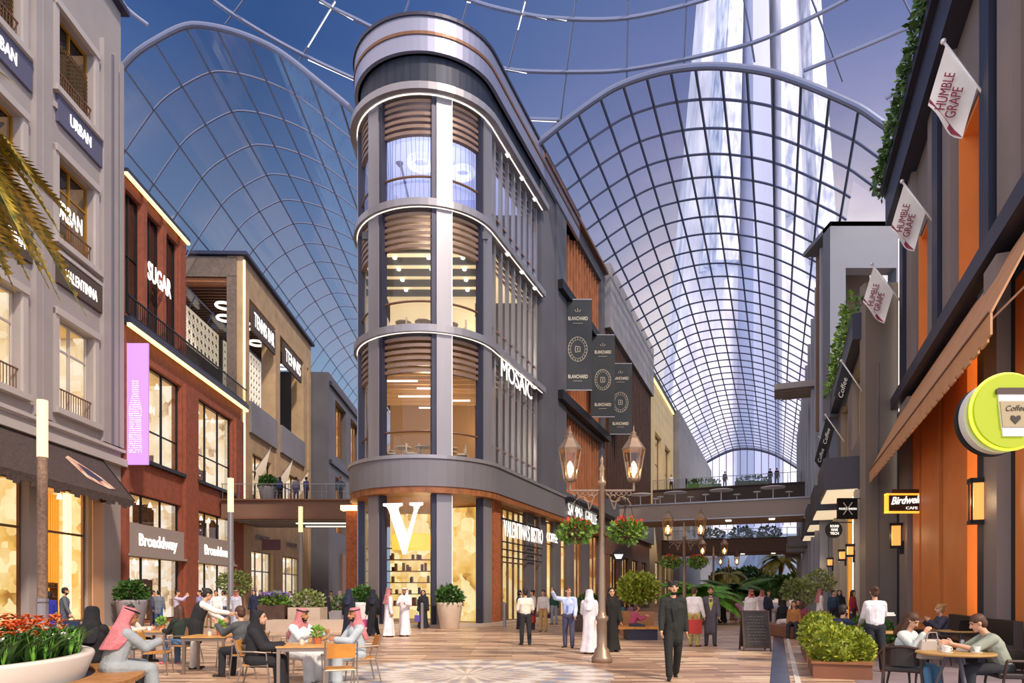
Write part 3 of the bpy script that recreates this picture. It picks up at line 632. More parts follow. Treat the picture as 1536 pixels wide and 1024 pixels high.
for y, n_ in ((52.2, -2.3), (54.6, -3.2), (56.2, -1.9), (60, -2.6), (62.5, -2.2), (66.3, -2.4)):
    c = S2.p(y, n_, 23.4); c.z += .7; b.tube([c+Vector((.62*math.cos(t*R(15)), .62*math.sin(t*R(15)), 0)) for t in range(24)], .11, 6, closed=True)
b.build_each('ring_light', M_GLOWW, tb)
b = MB(); S2.box(b, 51.2, 57.3, 0, .18, 14.0, 16.4); S2.box(b, 58.5, 65.6, 0, .18, 14.0, 16.4); b.build_each('parapet_panel', M_GREY, tb)
b = MB(); S2.box(b, 49.95, 50.1, .0, .12, 8, 26.6); b.build('strip_light', M_STRIP, tb)
for i, y in enumerate((51.4, 59.0)):
    b = MB(); S2.box(b, y, y+5.4, .0, .15, 21.9, 23.9); b.build('sign_board', mat('brown_board', '#4b3c36', .6), tb); text_w('TENNIS BAR' if i == 0 else 'TENNIS', 4.6, 1.1, S2.p(y+.4, .16, 22.4), S2.t, (0,0,1), M_WHITE_L, tb)
for a_, b_ in ((52, 56.4), (59.4, 64.6)): S2.win(a_, b_, 7.9, 12.6, tb, M_BLACK, I_CREAM, 3, 1, -.4, 2, .09, rowz=[11.3])
for a_, b_ in ((51.8, 56.8), (59.4, 65)): S2.win(a_, b_, .2, 5.0, tb, M_GREY, I_CREAM, 3, 1, -.4, 2, .09, rowz=[3.4])
text_w('CONCEPT', 3.2, .4, S2.p(52.6, 0, 5.9), S2.t, (0,0,1), mat('dark_letter', '#4a4450', .5), tb); text_w('CONCEPT', 3.2, .4, S2.p(60.2, 0, 5.9), S2.t, (0,0,1), MATS['dark_letter'], tb)

# ================================================================== grey building at the end of the left street
S2b = Fr(-17.3, -.023, 1)
gb = thing('grey_building', 'plain grey building with bronze window bays, beyond the cream stone building', 'building', (-18.5, 80, 0))
mb = MB(); ops = [(y, y+5.2, z, z+6) for y in (71.5, 79, 86.5, 94) for z in (8.2, 16.4)]
S2b.wall(mb, 68.6, 103, 0, 24.0, ops, -1.0, 0); S2b.box(mb, 68.6, 69.2, -5, -1, 0, 24); S2b.box(mb, 68.6, 103, -5, 0, 24, 24.4); mb.build('wall', M_DGREY, gb)
for (y0, y1, z0, z1) in ops: S2b.win(y0, y1, z0, z1, gb, M_BRZ, I_BRONZE, 4, 1, -.6, .8, .15)
b = MB(); S2b.box(b, 69, 103, 0, .25, 15.1, 15.5); S2b.box(b, 69, 103, 0, .25, 23.2, 23.6); b.build_each('ledge', M_SLATE, gb)
b = MB()
for y in (74, 80, 86): S2b.box(b, y, y+2.6, -.01, .2, 0, 6)
b.build_each('brown_pier', M_BRZ, gb)

# ================================================================== bridge across the left street
br = thing('footbridge', 'brown footbridge with glass rail across the left street', 'bridge', (-14, 47, 6.7))
b = MB(); b.bb(-19.9, -8.3, 45.6, 52, 6.75, 8.0); b.build('deck', mat('bridge_brown', '#765849', .6, 0, .06, .3), br)
b = MB(); b.bb(-19.9, -8.3, 45.4, 45.6, 7.95, 8.06); b.bb(-19.9, -8.3, 45.5, 45.6, 6.7, 6.8); b.build('deck_edge', M_BRZ, br)
b = MB()
for k in range(5): b.bb(-19.5, -8.5, 46.3+k*1.2, 46.7+k*1.2, 6.68, 6.75)
b.build('soffit_panels', M_GREY, br)
b = MB(); b.bb(-15.5, -9.5, 47.8, 48.0, 6.6, 6.68); b.bb(-15.5, -9.5, 50, 50.2, 6.6, 6.68); b.build_each('soffit_light', M_GLOWW, br)
b = MB(); b.bar((-19.9, 45.6, 9.1), (-8.3, 45.6, 9.1), .05)
for k in range(11): x = -19.8+k*1.13; b.bar((x, 45.6, 8), (x, 45.6, 9.1), .035)
b.bar((-19.9, 45.6, 8.6), (-8.3, 45.6, 8.6), .02); b.build('railing', M_STEEL, br)
b = MB(); b.quad((-19.9,45.58,8.05), (-8.3,45.58,8.05), (-8.3,45.58,9.05), (-19.9,45.58,9.05)); b.build('glass_rail', G_CLEAR, br)

# small flags over the left terrace and a plum sign below
for i, (Y, z) in enumerate(((52.0, 11.0), (57.6, 11.2), (62.5, 11.2))):
    b0 = S2.p(Y, 0, z); tip = S2.p(Y-.2, 1.5, z+2.0); t = thing('flag', ('nearest', 'middle', 'farthest')[i]+' of three small white flags above the left footbridge', 'flag', tuple(b0), 0, 'small white flags over the left footbridge')
    m = MB(); m.tube([b0, tip], .04, 6); m.build('pole', M_STEEL, t)
    m = MB(); a0, a1 = tip-(tip-b0)*.05, tip-(tip-b0)*.75; h = Vector((-.35, -.1, -1.7)); n_ = (a1-a0).cross(h).normalized()*.012; P4 = [a0, a1, a1+h*.95, a0+h]; m.hexa([p-n_ for p in P4]+[p+n_ for p in P4]); m.build('cloth', mat('small_flag_cloth', '#dcd3c6', .8), t)
m = MB(); m.bb(-19.0, -17.6, 50.6, 50.75, 4.9, 5.7); single('shop_sign', m, mat('plum_sign', '#6d4a55', .6), 'small plum projecting sign under the left footbridge', 'sign', (-18.3, 50.6, 5.3))
# ================================================================== rounded corner building
NC = Vector((-4.38, 34.96, 0)); NR = 3.5
cbd = thing('corner_building', 'steel and glass corner building with rounded nose, tallest in the middle', 'building', (-4.4, 36, 0))
nRd = Vector((1, -.397, 0)).normalized(); nLd = Vector((-1, -.023, 0)).normalized()
def arcp(th, off, z=0): a = R(th); return NC + Vector((math.sin(a), -math.cos(a), 0))*(NR+off) + Vector((0,0,z))
TH0, TH1 = -91.3, 68.4      # angles of the tangent points
def outline(off, YR, YL=46, step=8):
    pts = []
    pl = arcp(TH0, off); pts.append(Vector((pl.x-.023*(YL-pl.y), YL, 0)))
    n = int((TH1-TH0)/step); pts += [arcp(TH0+(TH1-TH0)*k/n, off) for k in range(n+1)]
    q = pts[-1]
    for f in (.5, 1.0): pts.append(Vector((q.x+.397*(YR-q.y)*f, q.y+(YR-q.y)*f, 0)))
    return pts
def band(m, o0, o1, z0, z1, YR=44, YL=46, step=6):
    A, B = outline(o0, YR, YL, step), outline(o1, YR, YL, step)
    for i in range(len(A)-1):
        p = [A[i], A[i+1], B[i+1], B[i]]; p = [B[i], B[i+1], A[i+1], A[i]]
        m.hexa([(q.x, q.y, z0) for q in p]+[(q.x, q.y, z1) for q in p])
    return m
def plate(m, off, z0, z1, YR=44, YL=44): 
    return m.prism([(p.x, p.y) for p in outline(off, YR, YL, 6)], z0, z1)
LV = [8.0, 14.1, 20.0, 25.4]
b = MB(); band(b, -.1, .55, 6.6, 7.9, 56, 46); plate(b, .1, 7.5, 7.95, 44, 46); b.build('podium_band', mat('podium_grey', '#77757c', .5, .25, .06, .5), cbd)
b = MB(); plate(b, .5, 6.3, 6.6, 56, 46); b.build('timber_soffit', mat('soffit_walnut', '#8a5530', .5, 0, .3, 2, stretch=(1,3,1)), cbd)
b = MB()
for z, w in ((14.1, .32), (20.0, .32), (25.3, .5)): b = MB(); band(b, -.3, w, z-.22, z+.12, 40.9); b.build('ledge_ring', M_STEEL, cbd)
b = MB(); band(b, -.1, .62, 7.88, 8.05, 44); b.build('ledge_ring', M_STEEL, cbd)
b = MB()
for z in (13.9, 19.8, 25.08): b = MB(); band(b, .12, .17, z-.04, z, 40.8); b.build('ledge_strip_light', M_GLOWW, cbd)
b = MB()
for z in (14.1, 20.0, 25.4): b = MB(); plate(b, -.3, z-.45, z-.1, 44); b.build('floor_slab', M_GREY, cbd)
b = MB(); band(b, -.35, -.02, 25.5, 27.0, 41.5); b.build('dark_louvre_band', mat('dark_band', '#2b3140', .5, .4, .3, 1.2, stretch=(3,3,.1)), cbd)
b = MB(); band(b, -.3, .28, 27.0, 28.7, 48, 48, 5); plate(b, .1, 27.0, 27.2, 48, 48); plate(b, .1, 28.5, 28.7, 48, 48); b.build('roof_cap', mat('cap_steel', '#9a9db4', .35, .6, .06, .3), cbd)
b = MB(); band(b, .26, .36, 28.62, 28.78, 48, 48, 5); b.build('cap_rim', M_SLATE, cbd); b = MB(); band(b, .27, .33, 27.75, 27.9, 48, 48, 5); b.build('cap_trim', M_BRZ, cbd)
# curved glass per floor
for z0, z1, gm_ in ((8.05, 13.7, G_CLEAR), (14.2, 19.6, G_CLEAR), (20.1, 25.0, G_BLUE), (.25, 6.3, G_CLEAR)):
    g = MB(); O = outline(-.3, 40.6, 44, 8)
    for i in range(len(O)-1): g.quad((O[i].x,O[i].y,z0), (O[i+1].x,O[i+1].y,z0), (O[i+1].x,O[i+1].y,z1), (O[i].x,O[i].y,z1))
    g.build('curved_glass', gm_, cbd)
def column(th, z0, z1, w=.74, d=.42, off=.12):
    m = MB(); a = R(th); rad = Vector((math.sin(a), -math.cos(a), 0)); tg = Vector((math.cos(a), math.sin(a), 0)); c = NC+rad*(NR+off)
    p = [c-tg*w/2, c-tg*w/2-rad*d, c+tg*w/2-rad*d, c+tg*w/2]; p = [p[0], p[3], p[2], p[1]]
    m.hexa([q+Vector((0,0,z0)) for q in p]+[q+Vector((0,0,z1)) for q in p]); m.build('column', M_STEEL, cbd)
    e = MB(); s_ = 1 if th > 0 else -1
    q = c + tg*(s_*w/2) - rad*.1; e.bar(q+Vector((0,0,z0+.05)), q+Vector((0,0,z1-.05)), .09); e.build('column_edge_light', M_GLOWW, cbd)
    r = MB(); q = c - tg*(s_*(w/2+.12)) - rad*.22; r.box(q+Vector((0,0,(z0+z1)/2)), (.2,.3,z1-z0), rz=a); r.build('column_return', M_SLATE, cbd)
for th in (-84, -40, 19, 62):
    for z0, z1 in ((.0, 6.3), (8.05, 13.9), (14.2, 19.8), (20.1, 25.1)): column(th, z0, z1)
# louvres at each storey's head and a brown rail at its foot
def arcband(m, t0, t1, o0, o1, z0, z1, n=10):
    for k in range(n):
        a0, a1 = t0+(t1-t0)*k/n, t0+(t1-t0)*(k+1)/n
        p = [arcp(a0,o1), arcp(a1,o1), arcp(a1,o0), arcp(a0,o0)]
        m.hexa([(q.x,q.y,z0) for q in p]+[(q.x,q.y,z1) for q in p])
M_LOUV = mat('brown_louvre', '#8a7264', .4, .4, .1, 2)
for zt in (13.75, 19.65, 25.0):
    for t0, t1 in ((-80,-45), (-34,14), (24,57)):
        m = MB()
        for k in range(6): arcband(m, t0, t1, -.28, -.06, zt-.3*k-.16, zt-.3*k)
        m.build('louvres', M_LOUV, cbd)
for zb in (8.05, 14.2, 20.1):
    m = MB()
    for t0, t1 in ((-80,-45), (-34,14), (24,57)): m.tube([arcp(t0+(t1-t0)*k/10, -.12, zb+1.25) for k in range(11)], .055, 8)
    m.build('curved_rail', M_BRZ, cbd)
# right face fins and windows
finY = [34.6+k*.86 for k in range(8)]
for z0, z1 in ((8.05, 13.9), (14.2, 19.8), (20.1, 25.1)):
    for y in finY:
        m = MB(); S1.box(m, y-.08, y+.08, -.3, -.12, z0, z1); m.build('fin', M_STEEL, cbd)
    m = MB()
    for k in range(5): S1.box(m, 34, 40.7, -.38, -.31, z1-.3*k-.15, z1-.3*k)
    for z in (z0+1.2,): S1.box(m, 34, 40.7, -.3, -.22, z-.05, z+.05)
    m.build('louvres', M_LOUV, cbd)
    m = MB()
    for y in (35.6, 37.6, 39.6): S1.box(m, y, y+.25, .0, .2, z1-.08, z1+.0)
    m.build_each('downlight', M_GLOWW, cbd)
text_w('MOSAIC', 4.7, .95, S1.p(34.7, .12, 12.95), S1.t, (0,0,1), M_WHITE_L, cbd, ext=.03)
# inside: core walls, ceilings, lights, tables
inn = Fr(-14.5, .397, 1)
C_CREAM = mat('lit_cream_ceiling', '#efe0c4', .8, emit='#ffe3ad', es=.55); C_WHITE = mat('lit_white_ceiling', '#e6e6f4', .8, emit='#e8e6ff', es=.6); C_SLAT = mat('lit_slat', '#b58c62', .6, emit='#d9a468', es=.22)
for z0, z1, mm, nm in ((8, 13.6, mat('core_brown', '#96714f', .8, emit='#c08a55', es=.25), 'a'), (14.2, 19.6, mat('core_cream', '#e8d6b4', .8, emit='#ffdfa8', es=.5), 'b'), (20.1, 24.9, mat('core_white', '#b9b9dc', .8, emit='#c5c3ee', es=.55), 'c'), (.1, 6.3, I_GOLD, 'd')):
    m = MB(); inn.box(m, 38.4, 43.9, -5.5, -5.2, z0, z1);
    m.bb(-7.2, -2.2, 39.4, 39.6, z0, z1); inn.box(m, 41.6, 43.9, -5.2, -.4, z0, z1); m.build('inner_wall', mm, cbd)
m = MB()
for k in range(26):
    y = 31.9+k*.3; xr = NC.x+math.sqrt(max(.1, 3.1**2-(max(0, NC.y-y))**2)); xl = NC.x-math.sqrt(max(.1, 3.1**2-(max(0, NC.y-y))**2)); m.bb(xl, xr, y-.06, y+.06, 13.0-.14*abs((k % 10)-5), 13.3)
m.build('slatted_ceiling', C_SLAT, cbd)
m = MB()
for x, y in ((-5.6, 33.2), (-4.0, 34.4), (-5.2, 35.8), (-3.2, 36.6), (-4.4, 38)): m.bb(x-.9, x+.9, y-.05, y+.05, 12.15, 12.22)
m.build_each('ceiling_strip_light', M_GLOWW, cbd)
m = MB(); m.prism([(p.x, p.y) for p in outline(-.45, 41, 41, 8)], 19.45, 19.5); m.build('cream_ceiling', C_CREAM, cbd)
m = MB()
for k in range(6): m.bb(-7.4, -1.2, 32.9+k*1.25, 33.05+k*1.25, 19.1, 19.45)
m.build('ceiling_beams', M_DGREY, cbd)
m = MB()
for k in range(6):
    for j in range(3): m.lathe((-6.2+j*1.8, 32.75+k*1.25, 19.3), [(.12, 0), (.12, .1)], 10)
m.build_each('spotlight', M_GLOWW, cbd)
m = MB(); m.prism([(p.x, p.y) for p in outline(-.45, 41, 41, 8)], 24.85, 24.9); m.build('white_ceiling', C_WHITE, cbd)
m = MB()
for c, r_ in (((-4.6, 33.6, 23.3), .55), ((-2.6, 35.2, 23.8), .5), ((-5.8, 34.0, 20.9), .45)):
    m.tube([Vector(c)+Vector((r_*math.cos(R(t*20)), r_*math.sin(R(t*20)), .0)) for t in range(18)], .17, 8, closed=True)
m.build_each('ring_lamp', M_GLOWW, cbd)
m = MB()
for k in range(30):
    th = -75+k*4.6; p0 = arcp(th, -.6); h = .5*math.sin(k*2.3); m.tube([p0+Vector((0,0,20.2)), p0*1+Vector((.1*math.sin(k), .1, 22.4)), p0+Vector((0,0,24.6))], .012, 4)
m.build('hanging_threads', mat('silver_thread', '#c4c4e0', .4, .3), cbd)
for z in (8.05, 14.2):
    m = MB()
    for th, rr in ((-60, -1.3), (-25, -1.2), (0, -1.3), (35, -1.2), (52, -2.0)):
        p = arcp(th, rr); m.lathe((p.x, p.y, z), [(.25,0),(.04,.05),(.04,.7),(.4,.72),(.4,.76)], 14)
        for s_ in (-.6, .6): m.box((p.x+s_, p.y, z+.42), (.45,.45,.08)); m.box((p.x+s_*1.3, p.y, z+.65), (.06,.45,.5))
    m.build('restaurant_tables', mat('pale_table', '#d9c6a8', .5), cbd)
def ptl(x, y, z, e, c=(1,.78,.5), r=.4):
    l = bpy.data.lights.new('room_light', 'POINT'); l.energy = e; l.color = c; l.shadow_soft_size = r; o = bpy.data.objects.new('room_light', l); COL.objects.link(o); o.location = (x, y, z)
ptl(-4.4, 35, 11, 260, (1,.8,.55)); ptl(-4.4, 35, 17, 220, (1,.86,.66)); ptl(-4.4, 35, 22.6, 200, (.92,.92,1)); ptl(-4.6, 35, 4.6, 260, (1,.74,.42)); ptl(.2, 40.3, 4.6, 160, (1,.74,.42)); ptl(-1.2, 38.6, 11, 120, (1,.8,.55)); ptl(-1.2, 38.6, 17, 120, (1,.86,.66))
# ground floor
m = MB(); S1.box(m, 34.1, 34.9, -.5, .06, 0, 6.3); m.build('brick_pier', mat('orange_brick', '#9c5732', .8, 0, .25, 6, .3, 18), cbd)
m = MB(); p = arcp(-86, .1); m.box((p.x-.35, p.y+1.1, 3.15), (.9, 1.2, 6.3)); m.build('brick_pier', MATS['orange_brick'], cbd)
m = MB(); p = arcp(-86, .1); m.box((p.x-.35, p.y+.4, 6.1), (1.3, .5, .25)); m.build('pier_light', M_GLOW, cbd)
m = MB(); S1.box(m, 38.8, 39.9, -.3, 0, 0, 6.3); S1.box(m, 40.8, 41.6, -.4, .1, 0, 6.6); S1.box(m, 43.5, 44.3, -.4, .1, 0, 6.6); S1.box(m, 46.4, 47.4, -.4, .1, 0, 6.6); S1.box(m, 50, 51.2, -.4, .1, 0, 6.6); S1.box(m, 54.5, 55.8, -.4, .1, 0, 6.6); m.build_each('grey_pier', M_DGREY, cbd)
S1.win(34.9, 38.8, .1, 6.2, cbd, M_BRZ, I_GOLD, 5, 1, -.25, 2.5, .08, rowz=[3.3]); S1.win(39.9, 40.8, .1, 6.2, cbd, M_BRZ, I_GOLD, 1, 1, -.25, 2, .08)
S1.win(41.6, 43.5, .1, 6.2, cbd, M_BRZ, I_GOLD, 2, 1, -.25, 2, .08, rowz=[4.8]); S1.win(44.3, 46.4, .1, 6.2, cbd, M_BRZ, I_GOLD, 2, 1, -.25, 2, .08, rowz=[4.8]); S1.win(47.4, 50, .1, 6.2, cbd, M_BRZ, I_BRONZE, 3, 1, -.25, 2, .08); S1.win(51.2, 54.5, .1, 6.2, cbd, M_BRZ, I_BRONZE, 3, 1, -.25, 2, .08)
m = MB(); S1.box(m, 34.9, 40.6, .0, .1, 5.5, 5.6)
for z in (3.5, 3.9, 4.3): S1.box(m, 34.9, 40.8, .1, .16, z, z+.06)
m.build('canopy_bars', M_BLACK, cbd)
text_w("VALENTINA'S BISTRO", 6.2, .85, S1.p(35.0, .2, 4.62), S1.t, (0,0,1), M_WHITE_L, cbd, ext=.02)
text_w('SAMMA  GRILLE', 7.6, .85, S1.p(44.4, .62, 6.85), S1.t, (0,0,1), M_WHITE_L, cbd, ext=.03); text_w('COFFEE', 2.2, .55, S1.p(41.7, .1, 4.9), S1.t, (0,0,1), M_WHITE_L, cbd)
# big serif V
Vp = [(-.98,2.42),(-.98,2.3),(-.8,2.26),(-.68,2.1),(.06,0),(.2,0),(.82,2.06),(.95,2.26),(1.1,2.3),(1.1,2.42),(.42,2.42),(.42,2.3),(.62,2.26),(.66,2.1),(.28,.86),(-.2,2.1),(-.18,2.24),(.02,2.3),(.02,2.42)]
a_ = R(-13); rad = Vector((math.sin(a_), -math.cos(a_), 0)); tg = Vector((math.cos(a_), math.sin(a_), 0))
m = MB(); O = NC+rad*(NR+.05)+Vector((0,0,3.45)); m.slab(O, tg*.95, Vector((0,0,1)), rad, Vp, .12); m.build('letter_v', M_WHITE_L, cbd)['label'] = 'large white serif letter V'
# inside ground floor: lattice screen, pendant, brick column, shelves
m = MB(); m.bb(-2.9, -1.7, 36.9, 37.0, .2, 5.2); m.build('patterned_screen', mat('lace_screen', '#f3d9a0', .6, 0, .5, 14, emit='#ffd27a', es=.6), cbd)
m = MB(); m.bb(-3.7, -3.0, 36.4, 37.2, 0, 5.6); m.build('inner_brick_column', MATS['orange_brick'], cbd)
m = MB(); m.lathe((-5.0, 34.6, 3.9), [(1.2,0),(1.25,.7),(1.1,.75)], 28); m.lathe((-3.4, 34.0, 3.5), [(.15,0),(.4,.2),(.42,.5),(.2,.7)], 16); m.build('pendant_lamp', mat('gold_pendant', '#ffcf70', .6, emit='#ffc14d', es=1.3), cbd)
m = MB()
for k in range(6): m.bb(-7.2, -3.9, 37.8, 38.3, .9+k*.65, .95+k*.65)
for k in range(40): x = -7.1+random.random()*3.1; z = .95+.65*random.randrange(6); m.bb(x, x+.12, 37.85, 38.2, z, z+.2+.25*random.random())
m.build('wall_shelves', M_WOOD, cbd)
m = MB(); plate(m, .25, 0, .14, 44, 44); m.build('plinth', mat('plinth', '#b9a99a', .6), cbd)

# ================================================================== bronze slatted building and banners
bz = thing('slatted_building', 'grey framed building with bronze slats, beside the corner building', 'building', tuple(S1.p(50, -1, 8)))
m = MB(); ops = [(45.4, 55.0, 8.6, 14.0), (45.4, 55.0, 15.4, 21.2), (45.4, 55.0, 22.6, 27.4)]
S1.wall(m, 40.9, 56, 7.95, 28.4, ops, -1.3, .05); S1.box(m, 43.4, 45.4, .05, .2, 7.95, 28.4); S1.box(m, 41.4, 56, -4, -1.3, 27.9, 28.4); S1.box(m, 40.9, 41.3, -4, -1.3, 8, 28.4); m.build('frame', M_DGREY, bz)
m = MB(); S1.box(m, 45.4, 55.0, -.62, -.52, 8.6, 27.4); m.build('back_panel', mat('bronze_back', '#8f5c40', .6, .1, .2, 1.5), bz)
for z0, z1 in ((8.6, 14.0), (15.4, 21.2), (22.6, 27.4)):
    m = MB()
    for k in range(14): y = 45.7+k*.7; S1.box(m, y, y+.2, -.52, -.22, z0, z1)
    m.build('slats', mat('bronze_slat', '#b0714b', .5, .1, .15, 1), bz)
    m = MB(); S1.box(m, 45.6, 54.8, -.5, -.3, z0, z0+.06); m.build('uplight', M_GLOW, bz)
m = MB()
for z in (14.3, 21.5): S1.box(m, 43.6, 56, .1, .55, z, z+.6)
m.build_each('dark_ledge', M_BLACK, bz)
m = MB(); S1.box(m, 40.9, 56, -.1, .4, 28.3, 28.55); m.build('roof_edge', M_BRZ, bz)
m = MB(); S1.box(m, 44, 56, .5, .95, 7.6, 7.95); m.build('foot_ledge', M_BLACK, bz)
M_BAN = mat('banner_cloth', '#33373c', .8, 0, .06, 2); M_BANL = mat('banner_print', '#cfc7b4', .7)
for i, (Y, px0, px1, y0, y1) in enumerate(((45.5, 845, 888, 449, 585), (51.6, 886, 922, 502, 625), (57.2, 913, 948, 545, 651))):
    X0, X1 = (px0-CX)/1000*Y, (px1-CX)/1000*Y; Z1, Z0 = EYE+(HY-y0)/1000*Y, EYE+(HY-y1)/1000*Y
    t = thing('banner', ('nearest and highest', 'middle', 'farthest and lowest')[i]+' of the three dark hanging banners with a round pale emblem', 'banner', (X0, Y, Z1), 0, 'dark hanging banners on the slatted building')
    m = MB(); m.bb(X0, X1, Y-.02, Y+.02, Z0, Z1); m.build('cloth', M_BAN, t)
    m = MB(); m.bar((X0-.3, Y, Z1), (X1, Y, Z1), .06); m.bar((X0-.3, Y, Z0), (X1, Y, Z0), .06); m.build_each('rod', M_STEEL, t)
    xc, w, h = (X0+X1)/2, X1-X0, Z1-Z0; m = MB()
    for rr, hh in ((.33*w, .018), (.25*w, .012)):
        m.tube([(xc+rr*math.cos(R(a*15)), Y-.035, Z0+h*.45+rr*1.3*math.sin(R(a*15))) for a in range(24)], hh, 5, closed=True)
    for a in range(20): q = R(a*18); m.bar((xc+.27*w*math.cos(q), Y-.035, Z0+h*.45+.27*w*1.3*math.sin(q)), (xc+.31*w*math.cos(q), Y-.035, Z0+h*.45+.31*w*1.3*math.sin(q)), .03)
    for dx, dz in ((-.1, .1), (.1, .1), (.1, -.1), (-.1, -.1)): pass
    m.bar((xc-.16, Y-.035, Z0+h*.45-.2), (xc-.16, Y-.035, Z0+h*.45+.2), .03); m.bar((xc-.16, Y-.035, Z0+h*.45+.2), (xc+.14, Y-.035, Z0+h*.45+.16), .03); m.bar((xc+.16, Y-.035, Z0+h*.45+.16), (xc+.16, Y-.035, Z0+h*.45-.16), .03); m.bar((xc-.16, Y-.035, Z0+h*.45-.2), (xc+.16, Y-.035, Z0+h*.45-.16), .03); m.bar((xc, Y-.035, Z0+h*.45-.1), (xc, Y-.035, Z0+h*.45+.1), .04)
    for s_ in (-.1, 0, .1): m.bar((xc+s_, Y-.035, Z0+h*.86), (xc+s_*2, Y-.035, Z0+h*.86+.25-abs(s_)), .025)
    m.bar((xc-.35, Y-.035, Z0+h*.735), (xc+.35, Y-.035, Z0+h*.735), .02); m.bar((xc-.3, Y-.035, Z0+h*.1), (xc+.3, Y-.035, Z0+h*.1), .02); m.build('emblem', M_BANL, t)
    text_w('BLANCHARD', w*.68, .24, (X0+w*.16, Y-.03, Z0+h*.77), (1,0,0), (0,0,1), M_BANL, t, ext=.01, bold=.02); text_w('BLANCHARD', w*.68, .24, (X0+w*.16, Y-.03, Z0+h*.13), (1,0,0), (0,0,1), M_BANL, t, ext=.01, bold=.02)

# ================================================================== buildings farther along the left side of the right-hand street
g2 = thing('grey_box_building', 'building with plain grey upper box over dark ribbed wall, behind the dark banners', 'building', tuple(S1.p(66, -1, 0)))
m = MB(); S1.box(m, 56.2, 76, -5, .5, 24.0, 29.4); m.build('upper_box', mat('concrete', '#8d8c92', .7, 0, .14, .3), g2)
m = MB(); S1.wall(m, 56.2, 76, 0, 24, [(58, 61, .2, 5), (62.5, 65.5, .2, 5), (67, 70, .2, 5), (71.5, 74.5, .2, 5)], -3, 0); m.build('wall', M_BRZ, g2)
m = MB()
for k in range(27): y = 56.6+k*.72; S1.box(m, y, y+.2, 0, .25, 9.6, 24)
m.build('ribs', M_DWOOD, g2)
m = MB(); S1.box(m, 56.2, 77, 0, .35, 7.2, 9.6); m.build('band', M_DGREY, g2)
for y in (58, 62.5, 67, 71.5): S1.win(y, y+3, .2, 5, g2, M_BLACK, I_BRONZE, 3, 1, -.3, 1.5, .08)
g3 = thing('cream_building', 'warmly lit cream building with two tall windows, beyond the grey box', 'building', tuple(S1.p(84, -1, 0)))
m = MB(); ops = [(79.5, 84, 12.5, 21), (86.5, 91, 12.5, 21), (79.5, 84, .2, 5.5), (86.5, 91, .2, 5.5)]; S1.wall(m, 76.2, 93.5, 0, 27, ops, -3, 0); m.build('wall', mat('cream_render', '#c9b78f', .7, 0, .05, .5), g3)
for (y0, y1, z0, z1) in ops: S1.win(y0, y1, z0, z1, g3, M_BRZ, I_CREAM, 2, 1, -.5, 1.5, .12, rowz=[z0+(z1-z0)*.6])
m = MB(); S1.box(m, 76.2, 93.5, 0, .3, 26.8, 27.3); m.build('roof_edge', M_SLATE, g3)
m = MB(); S1.box(m, 77, 93, .05, .2, 26.55, 26.75); m.build('strip_light', M_STRIP, g3)
g4 = thing('plain_grey_building', 'farthest grey building on the left side of the right-hand street', 'building', tuple(S1.p(105, -1, 0)))
m = MB(); ops = [(100, 105, 11, 19), (108, 113, 11, 19), (116, 121, 11, 19), (124, 129, 11, 19)]; S1.wall(m, 93.7, 140, 0, 27.3, ops, -3, .8); m.build('wall', M_GREY, g4)
for (y0, y1, z0, z1) in ops: S1.win(y0, y1, z0, z1, g4, M_BLACK, I_DIM, 2, 1, -.3, 1, .15)
# footbridges over the right-hand street
M_BRC = mat('bridge_concrete', '#a3958b', .6, 0, .06, .3)
def streetbox(m, aY, dY, l0, l1, z0, z1):   # box across the street: l measured from the left facade
    return m.hexa([S1.p(aY, l0, z0), S1.p(aY, l1, z0), S1.p(aY+dY, l1, z0), S1.p(aY+dY, l0, z0), S1.p(aY, l0, z1), S1.p(aY, l1, z1), S1.p(aY+dY, l1, z1), S1.p(aY+dY, l0, z1)])
SW = 18.6
def sbridge(lab, Y, dY, z0, z1, mt, rail=True, lamps=True, wd=SW):
    t = thing('footbridge', lab, 'bridge', tuple(S1.p(Y, 9, z0))); m = MB(); streetbox(m, Y, dY, 0, wd, z0, z1); m.build('deck', mt, t)
    m = MB(); streetbox(m, Y-.1, .1, 0, wd, z1-.12, z1); streetbox(m, Y-.08, .1, 0, wd, z0, z0+.1); m.build('deck_edge', M_STEEL if mt is M_BRC else M_DWOOD, t)
    if rail:
        m = MB(); m.bar(S1.p(Y, 0, z1+1.1), S1.p(Y, wd, z1+1.1), .07)
        for k in range(15): l = wd*k/14; m.bar(S1.p(Y, l, z1), S1.p(Y, l, z1+1.1), .05)
        m.build('railing', M_STEEL, t); m = MB(); m.quad(S1.p(Y,0,z1), S1.p(Y,wd,z1), S1.p(Y,wd,z1+1), S1.p(Y,0,z1+1)); m.build('glass_rail', G_CLEAR, t)
    if lamps:
        m = MB()
        for l, s_ in ((wd-2.2, .9), (wd-5.5, .3), (wd-9, .3)): q = S1.p(Y+1.2, l, z0-.05); m.box(q, (s_*1.6, .6, .1), rz=R(-21))
        m.build_each('soffit_light', M_GLOWW, t)
    return t
bA = sbridge('nearest pale footbridge over the right-hand street, carrying white tables', 60, 5, 7.95, 9.5, M_BRC, rail=False)
bB = sbridge('dark upper footbridge high over the right-hand street, with people at its rail', 78, 5, 12.0, 13.7, mat('bridge_dark', '#4a3a35', .6), lamps=False)
bC = sbridge('far brown footbridge below the pale one, with plants on it', 84, 5, 6.5, 8.3, MATS['bridge_brown'])
t0 = thing('cafe_table', 'white round high table at the far left of the pale footbridge', 'table', tuple(S1.p(61.2, 2.0, 9.5)), 0, 'white tables on the pale footbridge')
